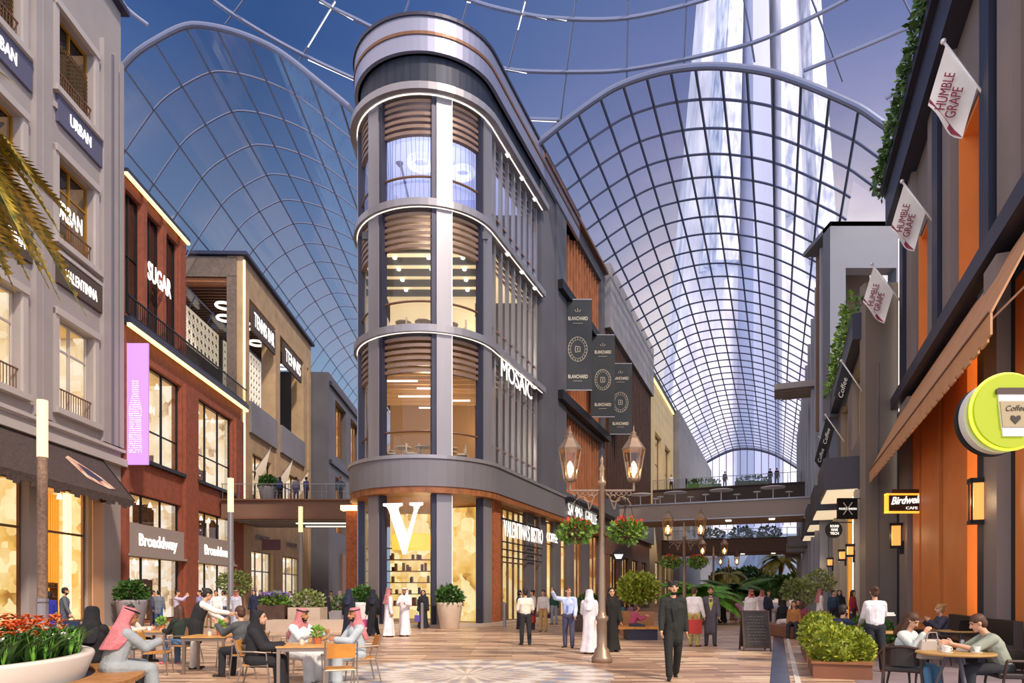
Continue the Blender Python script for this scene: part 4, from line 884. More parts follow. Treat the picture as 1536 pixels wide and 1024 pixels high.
m = MB(); m.lathe((0,0,0), [(.3,0),(.3,.03),(.05,.06),(.05,1.0),(1.0,1.04),(1.0,1.1)], 18); m.build('top_and_stem', mat('white_lacquer', '#e9eaf0', .4), t0, local=True)
m = MB()
for s_ in (-1.35, 1.35): m.lathe((s_, 0, 0), [(.2,0),(.03,.03),(.03,.62),(.3,.66),(.32,.72)], 12)
m.build_each('stool', MATS['white_lacquer'], t0, local=True)
for l, lb in ((5.1, 'white round high table, second from the left on the pale footbridge'), (9.0, 'white round high table, second from the right on the pale footbridge'), (13.2, 'white round high table at the far right of the pale footbridge')):
    copy_tree(t0, S1.p(61.2, l, 9.5), None, lb)
# ================================================================== right: orange-panelled building
M_OR = mat('orange_panel', '#e08440', .55, 0, .07, .7); M_TAUPE = mat('taupe_pier', '#857a76', .55, .05, .06, .4); M_NAVY = mat('navy_pier', '#23273d', .45, .3)
ob = thing('orange_building', 'building with orange panels and dark piers, nearest on the right', 'building', tuple(S1R.p(20, -1, 0)))
Yp = S1R.Yp
def pxb(m, pa, pb, n0, n1, z0, z1): return S1R.box(m, Yp(pb), Yp(pa), n0, n1, z0, z1)
m = MB(); S1R.box(m, 12.4, 29.7, -1.6, -.55, 0, 10.2); S1R.box(m, 12.4, 29.7, -6, -.6, 19.6, 20); m.build('wall', M_DGREY, ob)
for pa, pb in ((1370, 1380), (1383, 1409.5), (1416, 1452), (1524.5, 1570)):
    m = MB(); pxb(m, pa, pb, -.5, .02, 0, 8.8); m.build('orange_panel', M_OR, ob)
for pa, pb, mm, n1 in ((1350, 1356.5, M_NAVY, .12), (1357, 1369, M_TAUPE, .2), (1472.5, 1496, M_NAVY, .1), (1497, 1518, M_TAUPE, .3), (1518, 1524, M_BLACK, .02), (1409.5, 1416, M_BLACK, -.3), (1380, 1383, M_BLACK, -.3)):
    m = MB(); pxb(m, pa, pb, -.5, n1, 0, 9.6); m.build('pier', mm, ob)
m = MB(); pxb(m, 1452, 1472.5, -.4, -.3, .9, 8.8); m.build('lit_window', mat('amber_pane', '#ffd68a', .5, emit='#ffb541', es=1.5), ob)
m = MB(); pxb(m, 1454, 1460, -.3, -.26, .9, 8.8); m.build('lit_window', mat('pale_amber_pane', '#ffe9b8', .5, emit='#ffe2a0', es=1.4), ob)
m = MB(); pxb(m, 1452, 1472.5, -.5, .05, 0, .9); m.build('window_base', M_BLACK, ob)
# ledge and upper wall
m = MB(); S1R.box(m, 12.4, 29.9, -.3, .35, 9.85, 10.35); m.build('slate_ledge', M_SLATE, ob)
ups = [(17.7, 20.0, 10.6, 15.3), (23.3, 25.7, 10.6, 15.3), (12.6, 14.4, 10.6, 15.3), (28.2, 29.2, 10.6, 15.3)]
m = MB(); S1R.wall(m, 12.4, 29.7, 10.3, 18.2, ups, -.8, 0); m.build('wall', mat('upper_taupe', '#78706e', .6, .05, .08, .3), ob)
m = MB()
for y0, y1, z0, z1 in ups[:3]: S1R.box(m, y0-.02, y0+.12, -.85, -.05, z0, z1); S1R.box(m, y1-.14, y1+.02, -.85, .03, z0, z1); S1R.box(m, y0, y1, -.85, -.05, z1-.12, z1+.05); S1R.box(m, y0, y1, -.85, .02, z0-.05, z0+.15)
m.build_each('orange_reveal', M_OR, ob)
for y0, y1, z0, z1 in ups: S1R.win(y0+.12, y1-.14, z0+.15, z1-.12, ob, M_BRZ, I_BRONZE, 2, 2, -.55, 1, .08)
m = MB()
for y in (16.2, 21.4, 27.3): S1R.box(m, y, y+.75, 0, .3, 10.3, 18.2)
m.build_each('pier', M_NAVY, ob)
m = MB()
for y in (15.0, 20.3, 22.4, 26.2): S1R.box(m, y, y+1.0, 0, .18, 10.3, 18.2)
m.build_each('pier', M_TAUPE, ob)
m = MB(); S1R.box(m, 12.4, 29.9, -.6, .55, 18.2, 19.9); S1R.box(m, 12.4, 29.9, .4, .75, 19.6, 20.1); m.build('cornice', M_SLATE, ob)
m = MB(); S1R.box(m, 29.35, 29.7, -5.5, 0, 0, 20); m.build('end_wall', M_DGREY, ob)
m = MB(); S1R.box(m, 29.72, 29.8, -.05, .05, 5.5, 18.0); m.build('strip_light', M_GLOWW, ob)
# awning
ra = thing('awning', 'long tan awning with scalloped edge running along the orange building', 'awning', tuple(S1R.p(20, .3, 9.6)))
m = MB(); m.hexa([S1R.p(12.4,.02,9.55), S1R.p(29.2,.02,9.55), S1R.p(29.2,1.25,7.0), S1R.p(12.4,1.25,7.0), S1R.p(12.4,.02,9.62), S1R.p(29.2,.02,9.62), S1R.p(29.2,1.27,7.05), S1R.p(12.4,1.27,7.05)]); m.build('cover', mat('tan_canvas', '#c09068', .8, 0, .08, 1.5), ra)
m = MB(); n = 84
for k in range(n):
    y0 = 12.4+16.8*k/n; y1 = 12.4+16.8*(k+1)/n; h = .42+.09*abs(math.sin(k*math.pi/3)); m.hexa([S1R.p(y0,1.24,7.02-h), S1R.p(y1,1.24,7.02-h), S1R.p(y1,1.28,7.02-h), S1R.p(y0,1.28,7.02-h), S1R.p(y0,1.24,7.04), S1R.p(y1,1.24,7.04), S1R.p(y1,1.28,7.04), S1R.p(y0,1.28,7.04)])
m.build('valance', MATS['tan_canvas'], ra)
m = MB(); m.bar(S1R.p(12.4,1.29,7.05), S1R.p(29.2,1.29,7.05), .04)
for y in (13, 18.5, 24, 29): m.bar(S1R.p(y,.05,8.2), S1R.p(y,1.2,7.0), .04)
m.build('frame', M_BRZ, ra)
# bench against the wall
wb = thing('wall_bench', 'dark padded bench against the orange panels', 'bench', tuple(S1R.p(17.6, .4, 0)))
m = MB(); S1R.box(m, 14.2, 19.6, .35, 1.1, .3, .48); m.build('seat', mat('dark_leather', '#2c2220', .5), wb); m = MB(); S1R.box(m, 14.2, 19.6, .2, .38, .3, 1.0); m.build('backrest', MATS['dark_leather'], wb); m = MB(); S1R.box(m, 14.3, 19.5, .4, 1.0, 0, .3); m.build('base', M_BLACK, wb)

# ================================================================== wall lamps (box lanterns)
M_LANT = mat('lantern_glass', '#e8b070', .5, emit='#ffa548', es=1.0)
def wall_lamp(fr, Y, n, z0, z1, w, lab):
    t = thing('wall_lamp', lab, 'lamp', tuple(fr.p(Y, n, z0)), 0, 'box wall lamps'); d = w*.5
    m = MB(); fr.box(m, Y-d*.75, Y+d*.75, n+.12, n+.12+w, z0+.1, z1-.12); m.build('lit_panes', M_LANT, t)
    m = MB(); fr.box(m, Y-d, Y+d, n+.05, n+.2+w, z1-.12, z1); fr.box(m, Y-d, Y+d, n+.05, n+.2+w, z0, z0+.1)
    for a_ in (-d, d-.04):
        for c_ in (n+.08, n+.14+w): fr.box(m, Y+a_, Y+a_+.04, c_, c_+.04, z0, z1)
    m.build('cage', M_BLACK, t)
    m = MB(); fr.box(m, Y-d*.5, Y+d*.5, n-.0, n+.14, z0-.25, z0+.3); m.build('bracket', M_BLACK, t)
    l = bpy.data.lights.new('lamp_light', 'POINT'); l.energy = 22; l.color = (1,.7,.38); l.shadow_soft_size = .15; o = bpy.data.objects.new('lamp_light', l); COL.objects.link(o); o.location = fr.p(Y, n+.35+w, (z0+z1)/2)
wall_lamp(S1R, 16.65, .1, 3.35, 4.5, .3, 'large lit box wall lamp beside the amber window, nearest')
wall_lamp(S1R, 27.7, .2, 3.5, 4.55, .32, 'lit box wall lamp beside the grey end wall, under the wooden cafe sign')

# ================================================================== hedge on the roof
def leaf_mb(m, c, r, n, size, rnd, shell=.55, droop=0, up=.3):
    for _ in range(n):
        while True:
            v = Vector((rnd.uniform(-1,1), rnd.uniform(-1,1), rnd.uniform(-1,1)))
            if v.length <= 1 and v.length > shell: break
        p = Vector((c[0]+v.x*r[0], c[1]+v.y*r[1], c[2]+v.z*r[2])); d = (v.normalized()+Vector((rnd.gauss(0,.5), rnd.gauss(0,.5), rnd.gauss(up,.5)))).normalized()
        s = size*rnd.uniform(.6, 1.35); w = d.cross(Vector((rnd.gauss(0,1), rnd.gauss(0,1), rnd.gauss(0,1)))).normalized()*s*.36
        q = p+d*s; mid = p+d*s*.5; m.add([p, mid+w, q, mid-w], [(0,1,2,3)])
def leafmat(name, c1, c2, rough=.5):
    m = mat(name, c1, rough, 0, .3, 9, col2=c2); return m
L_DK = leafmat('leaf_dark', '#2c4a22', '#4d7a33'); L_MD = leafmat('leaf_mid', '#3f6a26', '#7da03a'); L_YL = leafmat('leaf_yellow', '#5e7a1e', '#b3ba3c'); L_PALM = leafmat('leaf_palm', '#4c6a20', '#b7a83a'); L_OLIVE = leafmat('leaf_olive', '#5a6e3c', '#93a05c')
rnd = random.Random(3)
m = MB()
for k in range(60):
    y = 14+k*.28; p = S1R.p(y, .55, 20.35); leaf_mb(m, p, (.45,.45,.55), 60, .22, rnd, .2)
single('roof_hedge', m, L_DK, 'dark green hedge trailing along the roof edge of the orange building', 'hedge', S1R.p(20, .5, 20.1))

# ================================================================== second building on the right, with balconies
S1B = Fr(4.0, .397, -1)
b2 = thing('balcony_building', 'taupe building with dark box balconies, behind the orange building', 'building', tuple(S1B.p(38, -1, 0)))
m = MB(); x0 = S1B.p(30, 0, 0).x; m.bb(x0, 19.5, 30, 30.5, 0, 15.6); m.build('end_wall', mat('taupe_wall', '#83786f', .65, 0, .05, .4), b2)
m = MB(); m.bb(16.42, 16.48, 29.95, 30.0, 0, 12); m.build('seam', M_STEEL, b2)
ops = [(31.6, 35.5, 9.2, 12.8), (37.5, 41.5, 9.2, 12.8)] + [(y, y+2.6, .2, 6.0) for y in (31.2, 35.2, 39.2)]
m = MB(); S1B.wall(m, 30.5, 43.5, 0, 13.4, ops, -.8, 0); S1B.box(m, 30.5, 43.5, -5, -.8, 13.2, 13.4); m.build('wall', M_TAUPE, b2)
for i, (y0, y1, z0, z1) in enumerate(ops): S1B.win(y0, y1, z0, z1, b2, M_BRZ if i > 1 else M_GOLD, I_GOLD if i < 2 else I_CREAM, 2, 1, -.4, 1.2, .1)
m = MB(); S1B.box(m, 30.3, 44, .0, .5, 13.2, 14.4); m.build('parapet', M_SLATE, b2)
m = MB()
for k in range(26): leaf_mb(m, S1B.p(30.6+k*.5, .35, 14.9), (.45,.45,.6), 40, .28, rnd, .2)
single('balcony_hedge', m, L_MD, 'green hedge trailing over the slate parapet of the balcony building', 'hedge', S1B.p(36, .3, 14.4))
for Y in (30.9, 38.8, 47, 56):
    m = MB(); S1B.box(m, Y, Y+4.6, 0, 1.65, 6.5, 8.0); o_ = m.build('box_balcony', mat('balcony_grey', '#44434c', .5, .1), b2); m = MB(); S1B.box(m, Y+.15, Y+4.5, .2, 1.5, 6.42, 6.5); m.build('lit_soffit', mat('soffit_lit', '#e8d8b8', .6, emit='#ffe9c4', es=.7), o_)
m = MB()
for y in (30.6, 34.2, 38.2, 42.2): S1B.box(m, y, y+.7, 0, .35, 0, 6.4)
m.build_each('pale_pier', mat('pale_pier', '#c2b6a4', .6), b2)
m = MB(); S1B.box(m, 33.95, 34.15, .1, .3, 0, 6.3); m.build('gold_pier_light', mat('gold_strip', '#d99a34', .5, emit='#e89a2c', es=.6), b2)
m = MB(); S1B.box(m, 31.4, 31.5, .3, .38, 1.0, 6.2); m.build('strip_light', M_GLOWW, b2)
wall_lamp(S1B, 30.75, .3, 3.3, 3.9, .25, 'small lit wall lamp beside the pale pier behind the white-shirted waitress'); wall_lamp(S1B, 34.5, .3, 3.3, 3.9, .25, 'small lit wall lamp under the round black sign'); wall_lamp(S1B, 42.4, .3, 3.3, 3.9, .25, 'smallest and farthest lit wall lamp on the right')
b3 = thing('tall_grey_building', 'tall plain grey block rising behind the flags, with an open loggia', 'building', (24, 46, 0))
S1C = Fr(3.45, .397, -1); xl = S1C.p(43, 0, 0).x
m = MB()
m.bb(xl, xl+1.0, 43, 44, 13, 25.6); m.bb(xl+1.0, 27, 43, 44, 22.6, 25.6); m.bb(24.8, 27, 43, 44, 13, 22.6); m.bb(xl, 27, 43, 47, 25.3, 25.6); m.build('front_frame', mat('blue_grey_wall', '#767b88', .65, 0, .06, .2), b3)
m = MB(); m.bb(xl+.9, 25, 46.6, 47, 13, 25.4); m.build('loggia_back_wall', mat('loggia_brown', '#7d6658', .7, 0, .1, .5), b3)
m = MB(); m.bb(xl+1, 24.8, 43.2, 43.4, 13, 17.5); m.build('loggia_rail', M_DWOOD, b3)
m = MB(); ops = [(48+k*9, 52.5+k*9, z, z+4.5) for k in range(6) for z in (9.5, 16)]; S1C.wall(m, 44, 103, 0, 25.6, ops+[(46+k*6, 50+k*6, .2, 5.5) for k in range(9)], -1, 0); m.build('street_wall', MATS['blue_grey_wall'], b3)
for o_ in ops: S1C.win(*o_, b3, M_STEEL, I_DIM, 3, 1, -.4, 1, .12)
for k in range(9): S1C.win(46+k*6, 50+k*6, .2, 5.5, b3, M_BRZ, I_BRONZE, 2, 1, -.4, 1, .12)
m = MB()
for k in range(10): y = 45+k*5.8; S1C.box(m, y, y+.4, 0, .5, 0, 25)
m.build_each('pier', M_STEEL, b3)
m = MB(); S1C.box(m, 56, 60, 0, 3.4, 19.4, 19.6)
for k in range(5): S1C.box(m, 56+k*.8, 56.2+k*.8, .2, 3.4-.15*k, 19.1, 19.4)
m.build('slatted_canopy', M_STONE2, b3)
for i, Y in enumerate((64, 73, 83)):
    m = MB(); S1C.box(m, Y, Y+3, 0, 2.2, 6.2-.0*i, 7.2); m.build('box_canopy', M_GREY, b3)
m = MB(); S1C.box(m, 103, 104, -6, 0, 0, 22); m.build('end_wall', MATS['blue_grey_wall'], b3)

# ================================================================== flags
M_FPOLE = mat('white_pole', '#e6e6e8', .4, .3); M_FCL = mat('flag_cloth', '#f2eee8', .8, 0, .03, 3); M_FRED = mat('wine_print', '#8c2f45', .7); M_FBLK = mat('black_flag_cloth', '#24262b', .8)
def flag(px_b, y_b, Yb, px_t, y_t, out, lab, words, cloth, ink, hang=(-.46, -1.55), frac=.66, group=None, foot=True, drop=1.0):
    b = Vector(P(px_b, Yb, y_b)); n = S1R.n; q = (px_t-CX)/1000; k = (q*Yb-b.x)/(n.x-q*n.y); Yt = Yb+n.y*k; tip = b+n*k; tip.z = EYE+(HY-y_t)/1000*Yt
    t = thing('flag', lab, 'flag', tuple(b), 0, group)
    m = MB(); m.tube([b, tip], .035, 8); m.ell(tip, (.07,.07,.07), 10, 6); m.build('pole', M_FPOLE, t, smooth=True)
    d = (b-tip); L0 = d.length; d = d/L0; h = Vector((hang[0], 0, hang[1]))*drop
    m = MB(); nu, nv = 10, 12; A = tip+d*.12; B = tip+d*L0*frac; nrm = d.cross(h).normalized()
    def cp(u, v): return A*(1-u)+B*u + h*v*(1-.12*u) + nrm*.07*math.sin(u*7+v*3)*v + Vector((0,0,-.12*math.sin(math.pi*u)*v))
    vs = [cp(i/nu, j/nv) for j in range(nv+1) for i in range(nu+1)]; e = nrm*.006
    m.add([v+e for v in vs]+[v-e for v in vs], [(j*(nu+1)+i, j*(nu+1)+i+1, (j+1)*(nu+1)+i+1, (j+1)*(nu+1)+i) for j in range(nv) for i in range(nu)]+[(len(vs)+j*(nu+1)+i, len(vs)+(j+1)*(nu+1)+i, len(vs)+(j+1)*(nu+1)+i+1, len(vs)+j*(nu+1)+i+1) for j in range(nv) for i in range(nu)])
    c = m.build('cloth', cloth, t, smooth=True)
    W = (B-A).length; H = h.length; ux = -h.normalized(); uy = -d    # writing reads upwards
    uy = (uy-ux*uy.dot(ux)).normalized(); fz = ux.cross(uy)
    s_ = 1 if fz.dot(Vector((0,-1,0))) > 0 else -1
    off = fz*.09
    if len(words) == 2:
        text_w(words[0], H*.6, W*.17, A+(B-A)*.40+h*.86+off, ux, uy, ink, c, ext=.008, bold=.0); text_w(words[1], H*.5, W*.17, A+(B-A)*.68+h*.8+off, ux, uy, ink, c, ext=.008)
    else: text_w(words[0], H*.6, W*.24, A+(B-A)*.62+h*.84+off, ux, uy, ink, c, ext=.008, shear=.3)
    if foot:
        m = MB(); m.add([cp(.0,.9)+off*.3, cp(.3,.93)+off*.3, cp(.75,.9)+off*.3, cp(1,.985)+off*.3, cp(.7,.99)+off*.3, cp(.0,.96)+off*.3], [(0,1,2,3,4,5)]); m.build('wine_stain_print', M_FRED, c)
for i, (pb, yb, Yb, pt, yt) in enumerate(((1493,165,16.8,1415,62), (1407,342,22.7,1353,272), (1357,460,28.6,1308,396))):
    flag(pb, yb, Yb, pt, yt, 1, 'white flag with wine-red lettering, '+('nearest and topmost of three', 'middle one of three', 'farthest of three, beside the grey block')[i], ['HUMBLE', 'GRAPE'], M_FCL, M_FRED, group='white wine bar flags')
for i, (pb, yb, Yb, pt, yt) in enumerate(((1297,592,30.3,1262,541), (1266,662,38.5,1238,622), (1256,690,44,1229,655))):
    flag(pb, yb, Yb, pt, yt, 1, 'black flag with white script, '+('nearest and highest of the black flags', 'second black flag along, above the box balconies', 'farthest black flag, below the others')[i], ['Coffee'], M_FBLK, M_FCL, hang=(-.4, -1.5), foot=False, group='black cafe flags', drop=1.0, frac=.5)
# ================================================================== hanging signs
sg = thing('cafe_sign', 'round lime-yellow glowing sign with a takeaway coffee cup', 'sign', (8.93, 12, 4.2))
M_LIME = mat('lime_face', '#8f9c1c', .6, emit='#d0e61c', es=.28); M_LRIM = mat('lime_rim', '#ecff60', .5, emit='#e6ff3a', es=.7)
def disc(m, c, r, y0, y1, n=48): return m.slab((c[0], y1, c[2]), (1,0,0), (0,0,1), (0,-1,0), [(r*math.cos(2*math.pi*k/n), r*math.sin(2*math.pi*k/n)) for k in range(n)], y1-y0)
c = (8.93, 12, 4.87)
m = MB(); disc(m, c, .66, 11.93, 12.12); m.build('face', M_LIME, sg); m = MB(); m.tube([(c[0]+.68*math.cos(R(a*7.5)), 12.0, c[2]+.68*math.sin(R(a*7.5))) for a in range(48)], .03, 6, closed=True); m.build('glowing_rim', M_LRIM, sg)
m = MB(); disc(m, (c[0]-.05, 0, c[2]-.05), .66, 12.13, 12.28); m.build('white_side', mat('sign_white', '#d8d8d0', .5), sg); m = MB(); disc(m, (c[0]-.09, 0, c[2]-.08), .665, 12.29, 12.34); m.build('black_back', M_BLACK, sg)
m = MB(); m.slab((c[0]+.02, 11.93, c[2]), (1,0,0), (0,0,1), (0,-1,0), [(-.27,.3),(.3,.3),(.2,-.46),(-.18,-.46)], .03); cup = m.build('cup', mat('cup_white', '#e4e2dd', .6, emit='#ffffff', es=.1), sg)
m = MB(); m.slab((c[0]+.02, 11.9, c[2]), (1,0,0), (0,0,1), (0,-1,0), [(-.25,.16),(.27,.16),(.215,-.3),(-.2,-.3)], .02); m.build('sleeve', mat('cup_sleeve', '#a59a7c', .7), cup)
m = MB(); m.slab((c[0]+.02, 11.92, c[2]), (1,0,0), (0,0,1), (0,-1,0), [(-.31,.29),(.34,.29),(.34,.37),(.3,.4),(-.27,.4),(-.31,.37)], .04); m.build('lid', mat('cup_lid', '#4a3a30', .5), cup)
text_w('Coffee', .36, .1, (c[0]-.15, 11.875, c[2]-.02), (1,0,.03), (0,0,1), mat('cup_ink', '#3a3026', .6), cup, ext=.005, shear=.25); m = MB(); m.slab((c[0]+.04, 11.875, c[2]-.16), (1,0,0), (0,0,1), (0,-1,0), [(0,-.09),(.09,0),(.08,.06),(.03,.06),(0,.03),(-.03,.06),(-.08,.06),(-.09,0)], .008); m.build('heart_mark', MATS['cup_ink'], cup)
m = MB(); m.bar((9.55, 12.1, 4.87), S1R.p(12.6, 0, 4.87), .06); m.build('arm', M_BLACK, sg)
l = bpy.data.lights.new('sign_light', 'POINT'); l.energy = 12; l.color = (.85,1,.25); l.shadow_soft_size = .4; o = bpy.data.objects.new('sign_light', l); COL.objects.link(o); o.location = (8.9, 12.7, 4.9)
sg = thing('cafe_sign', 'brown wooden hanging sign edged in amber light with white script', 'sign', (15.0, 25.7, 4.9))
m = MB(); m.bb(14.45, 15.75, 25.62, 25.78, 4.75, 5.4); m.build('board', mat('brown_sign', '#3c2a20', .6), sg)
m = MB(); m.bb(14.4, 14.47, 25.6, 25.8, 4.7, 5.45); m.bb(14.4, 15.8, 25.6, 25.8, 4.7, 4.77); m.bb(14.4, 15.8, 25.6, 25.8, 5.38, 5.45); m.bb(15.73, 15.8, 25.6, 25.8, 4.7, 5.45); m.build('amber_edge', mat('amber_edge', '#ffb84a', .5, emit='#ffab35', es=1.4), sg)
m = MB(); m.bb(14.65, 15.7, 25.66, 25.74, 5.45, 5.62); m.build('top_bar', M_DWOOD, sg)
text_w('Birdwell', 1.05, .28, (14.55, 25.61, 5.02), (1,0,.06), (0,0,1), M_WHITE_L, sg, ext=.02, shear=.35, bold=.02); text_w('CAFE', .45, .1, (15.12, 25.61, 4.84), (1,0,0), (0,0,1), M_WHITE_L, sg, ext=.02)
sg = thing('square_sign', 'square black hanging sign with crossed fork and knife', 'sign', (14.9, 30.6, 4.9))
m = MB(); m.bb(14.85, 15.76, 30.4, 30.5, 5.0, 5.92); m.build('board', M_BLACK, sg); m = MB(); m.bb(14.85, 16.4, 30.43, 30.47, 5.92, 5.96); m.build('arm', M_BLACK, sg)
m = MB(); m.bar((15.1,30.38,5.2), (15.5,30.38,5.75), .035); m.bar((15.5,30.38,5.2), (15.1,30.38,5.75), .035); m.build('cutlery_emblem', MATS['banner_print'], sg); text_w('FOODTHINKERS', .8, .09, (14.9, 30.38, 5.42), (1,0,0), (0,0,1), M_WHITE_L, sg, ext=.01, bold=.01)
sg = thing('round_sign', 'round black hanging sign with three lines of white capitals', 'sign', (16, 33.2, 4))
m = MB(); disc(m, (16.05, 0, 4.78), .41, 33.2, 33.3); m.build('board', M_BLACK, sg); m = MB(); m.bar((16.05, 33.25, 5.15), (17.4, 33.25, 5.15), .05); m.build('arm', M_BLACK, sg)
for k, w_ in enumerate(('ROUND', 'WAVE', 'TECH')): text_w(w_, .42 if k != 1 else .34, .12, (16.05-(.21 if k != 1 else .17), 33.19, 4.9-.18*k), (1,0,0), (0,0,1), M_WHITE_L, sg, ext=.01, bold=.02)
sg = thing('round_sign', 'round black sign with white wedge mark, left of the far lamp posts', 'sign', (8.4, 52, 4))
Yr = 52; xr, zr = (928-CX)/1000*Yr, EYE+(HY-833)/1000*Yr
m = MB(); disc(m, (xr, 0, zr), .48, Yr, Yr+.1); m.build('board', M_BLACK, sg); sg.location = (xr, Yr, zr); 
for ch in sg.children:
    for v in ch.data.vertices: v.co -= Vector((xr-8.4, 0, zr-4))
m = MB(); m.slab((xr, Yr, zr-.02), (1,0,0), (0,0,1), (0,-1,0), [(-.35,.12),(.35,.12),(.2,-.22),(-.2,-.22)], .02); m.build('wedge_mark', M_WHITE_L, sg)
m = MB(); m.bar((xr-1.6, Yr+.05, zr+.1), (xr, Yr+.05, zr+.1), .05); m.build('arm', M_BLACK, sg)
# lilac banner
Yb = 33.9; x0, x1, z0, z1 = (183-CX)/1000*Yb, (223-CX)/1000*Yb, EYE+(HY-697)/1000*Yb, EYE+(HY-515)/1000*Yb
t = thing('banner', 'tall lilac banner with a bottle shape made of white writing', 'banner', (x0, Yb, z1))
m = MB(); m.bb(x0, x1, Yb-.05, Yb+.05, z0, z1); m.build('cloth', mat('lilac_cloth', '#c79be0', .6, emit='#c48be6', es=.35), t)
m = MB()
for z in (z0+.35, z1-.9): m.bb(x0-.4, x0+.0, Yb-.08, Yb+.08, z, z+.3)
m.bb(x0-.35, x0-.25, Yb-.05, Yb+.05, z0, z1-.4); m.build('bracket', M_SLATE, t)
xc = (x0+x1)/2+.02
def hw(u): return .16+.02*u if u > .82 else (.16+(.82-u)/.2*.2 if u > .62 else (.36 if u > .5 else (.33 if u > .25 else .36)))
for k in range(34):
    u = 1-k/33; zz = z0+.62+u*3.6; w_ = hw(u)*2*.92; s_ = ''.join(rnd.choice('abcdeghimnorstu') if rnd.random() > .18 else ' ' for _ in range(int(5+w_*12)))
    text_w(s_.strip() or 'mono', w_, .055, (xc-w_/2, Yb-.055, zz), (1,0,0), (0,0,1), M_WHITE_L, t, ext=.004)
# ================================================================== lamp posts
M_IRON = mat('lamp_iron', '#8c7866', .4, .45, .12, 2); M_LGL = glassmat('lantern_pane', '#fff0dc', .05)
def lamp_post():
    t = thing('lamp_post', 'x', 'street lamp')
    m = MB(); m.lathe((0,0,0), [(.24,0),(.24,.12),(.2,.16),(.17,.3),(.12,.36),(.115,.95),(.15,1.0),(.15,1.06),(.1,1.1),(.085,1.2),(.07,2.6),(.065,4.1),(.1,4.14),(.1,4.2),(.06,4.25),(.05,4.45),(.07,4.5),(.03,4.62),(.045,4.7),(.005,4.82)], 20); m.build('post', M_IRON, t, smooth=True, local=True)
    for s in (-1, 1):
        m = MB(); m.bar((0,0,4.0), (s*.75,0,4.0), .035); m.tube([(s*(.12+.5*k/20+.10*math.sin(k*.45)*(k/20)), 0, 3.72+.2*math.cos(k*.45)*(1-k/40)) for k in range(21)], .014, 6)
        m.tube([(s*(.28+(.02+.011*k)*math.cos(k*.5)), 0, 3.84+(.02+.009*k)*math.sin(k*.5)) for k in range(13)], .014, 6)
        for k in range(5): x = s*(.15+.12*k); m.tube([(x+.05*math.cos(R(a*36)), 0, 3.93+.05*math.sin(R(a*36))) for a in range(10)], .01, 5, closed=True)
        m.build('arm', M_IRON, t, local=True)
        x = s*.74; ln = MB(); ln.lathe((x,0,0), [(.03,3.98),(.03,4.18),(.12,4.2),(.15,4.24),(.15,4.28)], 6); ln.lathe((x,0,0), [(.27,4.92),(.28,4.96),(.17,5.12),(.12,5.2),(.13,5.24),(.06,5.28),(.07,5.33),(.02,5.38),(.012,5.5)], 6)
        for a in range(6):
            q = R(a*60); ln.bar((x+.14*math.cos(q), .14*math.sin(q), 4.26), (x+.255*math.cos(q), .255*math.sin(q), 4.94), .022)
        L_ = ln.build('lantern', M_IRON, t, local=True)
        g = MB(); g.lathe((x,0,0), [(.13,4.27),(.245,4.93)], 6, cap=False); g.build('lantern_glass', M_LGL, L_, local=True)
        g = MB(); g.lathe((x,0,0), [(.02,4.28),(.03,4.34),(.075,4.42),(.085,4.52),(.05,4.62),(.01,4.68)], 12); g.build('bulb', mat('lamp_bulb', '#fff0d0', .5, emit='#ffc880', es=9), L_, local=True, smooth=True)
    return t
lp = lamp_post(); lp.location = (2.09, 15.5, 0); lp['label'] = 'tall ornate double-lantern lamp post in the middle of the plaza, nearest'; lp['group'] = 'double-lantern lamp posts'
for (x, y), lb in (((7.75, 30), 'second double-lantern lamp post, behind the man in the black suit'), ((13.6, 45), 'third double-lantern lamp post, beyond the big fern'), ((19.5, 60), 'farthest double-lantern lamp post down the right-hand street')):
    copy_tree(lp, (x, y, 0), .0, lb)
for x, y, e in ((1.36, 15.5, 30), (2.82, 15.5, 30), (7.0, 30, 40), (8.5, 30, 40)):
    l = bpy.data.lights.new('lamp_light', 'POINT'); l.energy = e; l.color = (1,.68,.35); l.shadow_soft_size = .1; o = bpy.data.objects.new('lamp_light', l); COL.objects.link(o); o.location = (x, y, 4.5)
# hanging flower baskets
M_FLR = mat('red_flower', '#c2402c', .6, 0, .2, 20); M_FLO = mat('orange_flower', '#e06a34', .6, 0, .2, 20)
def basket(x, y, z, lab):
    t = thing('hanging_basket', lab, 'flower basket', (x, y, z), 0, 'hanging flower baskets')
    m = MB(); m.lathe((0,0,0), [(.05,-.2),(.18,-.12),(.24,.0),(.25,.03)], 14); m.build('bowl', M_DWOOD, t, local=True)
    m = MB(); leaf_mb(m, (0,0,.02), (.42,.42,.24), 420, .13, rnd, .3, up=-.1); m.build('foliage', L_MD, t, local=True)
    m = MB(); leaf_mb(m, (0,0,.2), (.32,.32,.12), 120, .09, rnd, .1, up=.7); tag(m.build('flowers', M_FLR, t, local=True), kind='stuff')
    m = MB()
    for a in (0, 120, 240): m.bar((.23*math.cos(R(a)), .23*math.sin(R(a)), .03), (0,0,.9), .012)
    m.build('chains', M_BLACK, t, local=True)
basket(1.5, 15.5, 3.03, 'hanging basket of red flowers left of the nearest lamp post'); basket(2.68, 15.5, 3.03, 'hanging basket of red flowers right of the nearest lamp post')
basket(7.15, 30, 3.0, 'small far hanging basket left of the second lamp post'); basket(8.35, 30, 3.0, 'small far hanging basket right of the second lamp post')
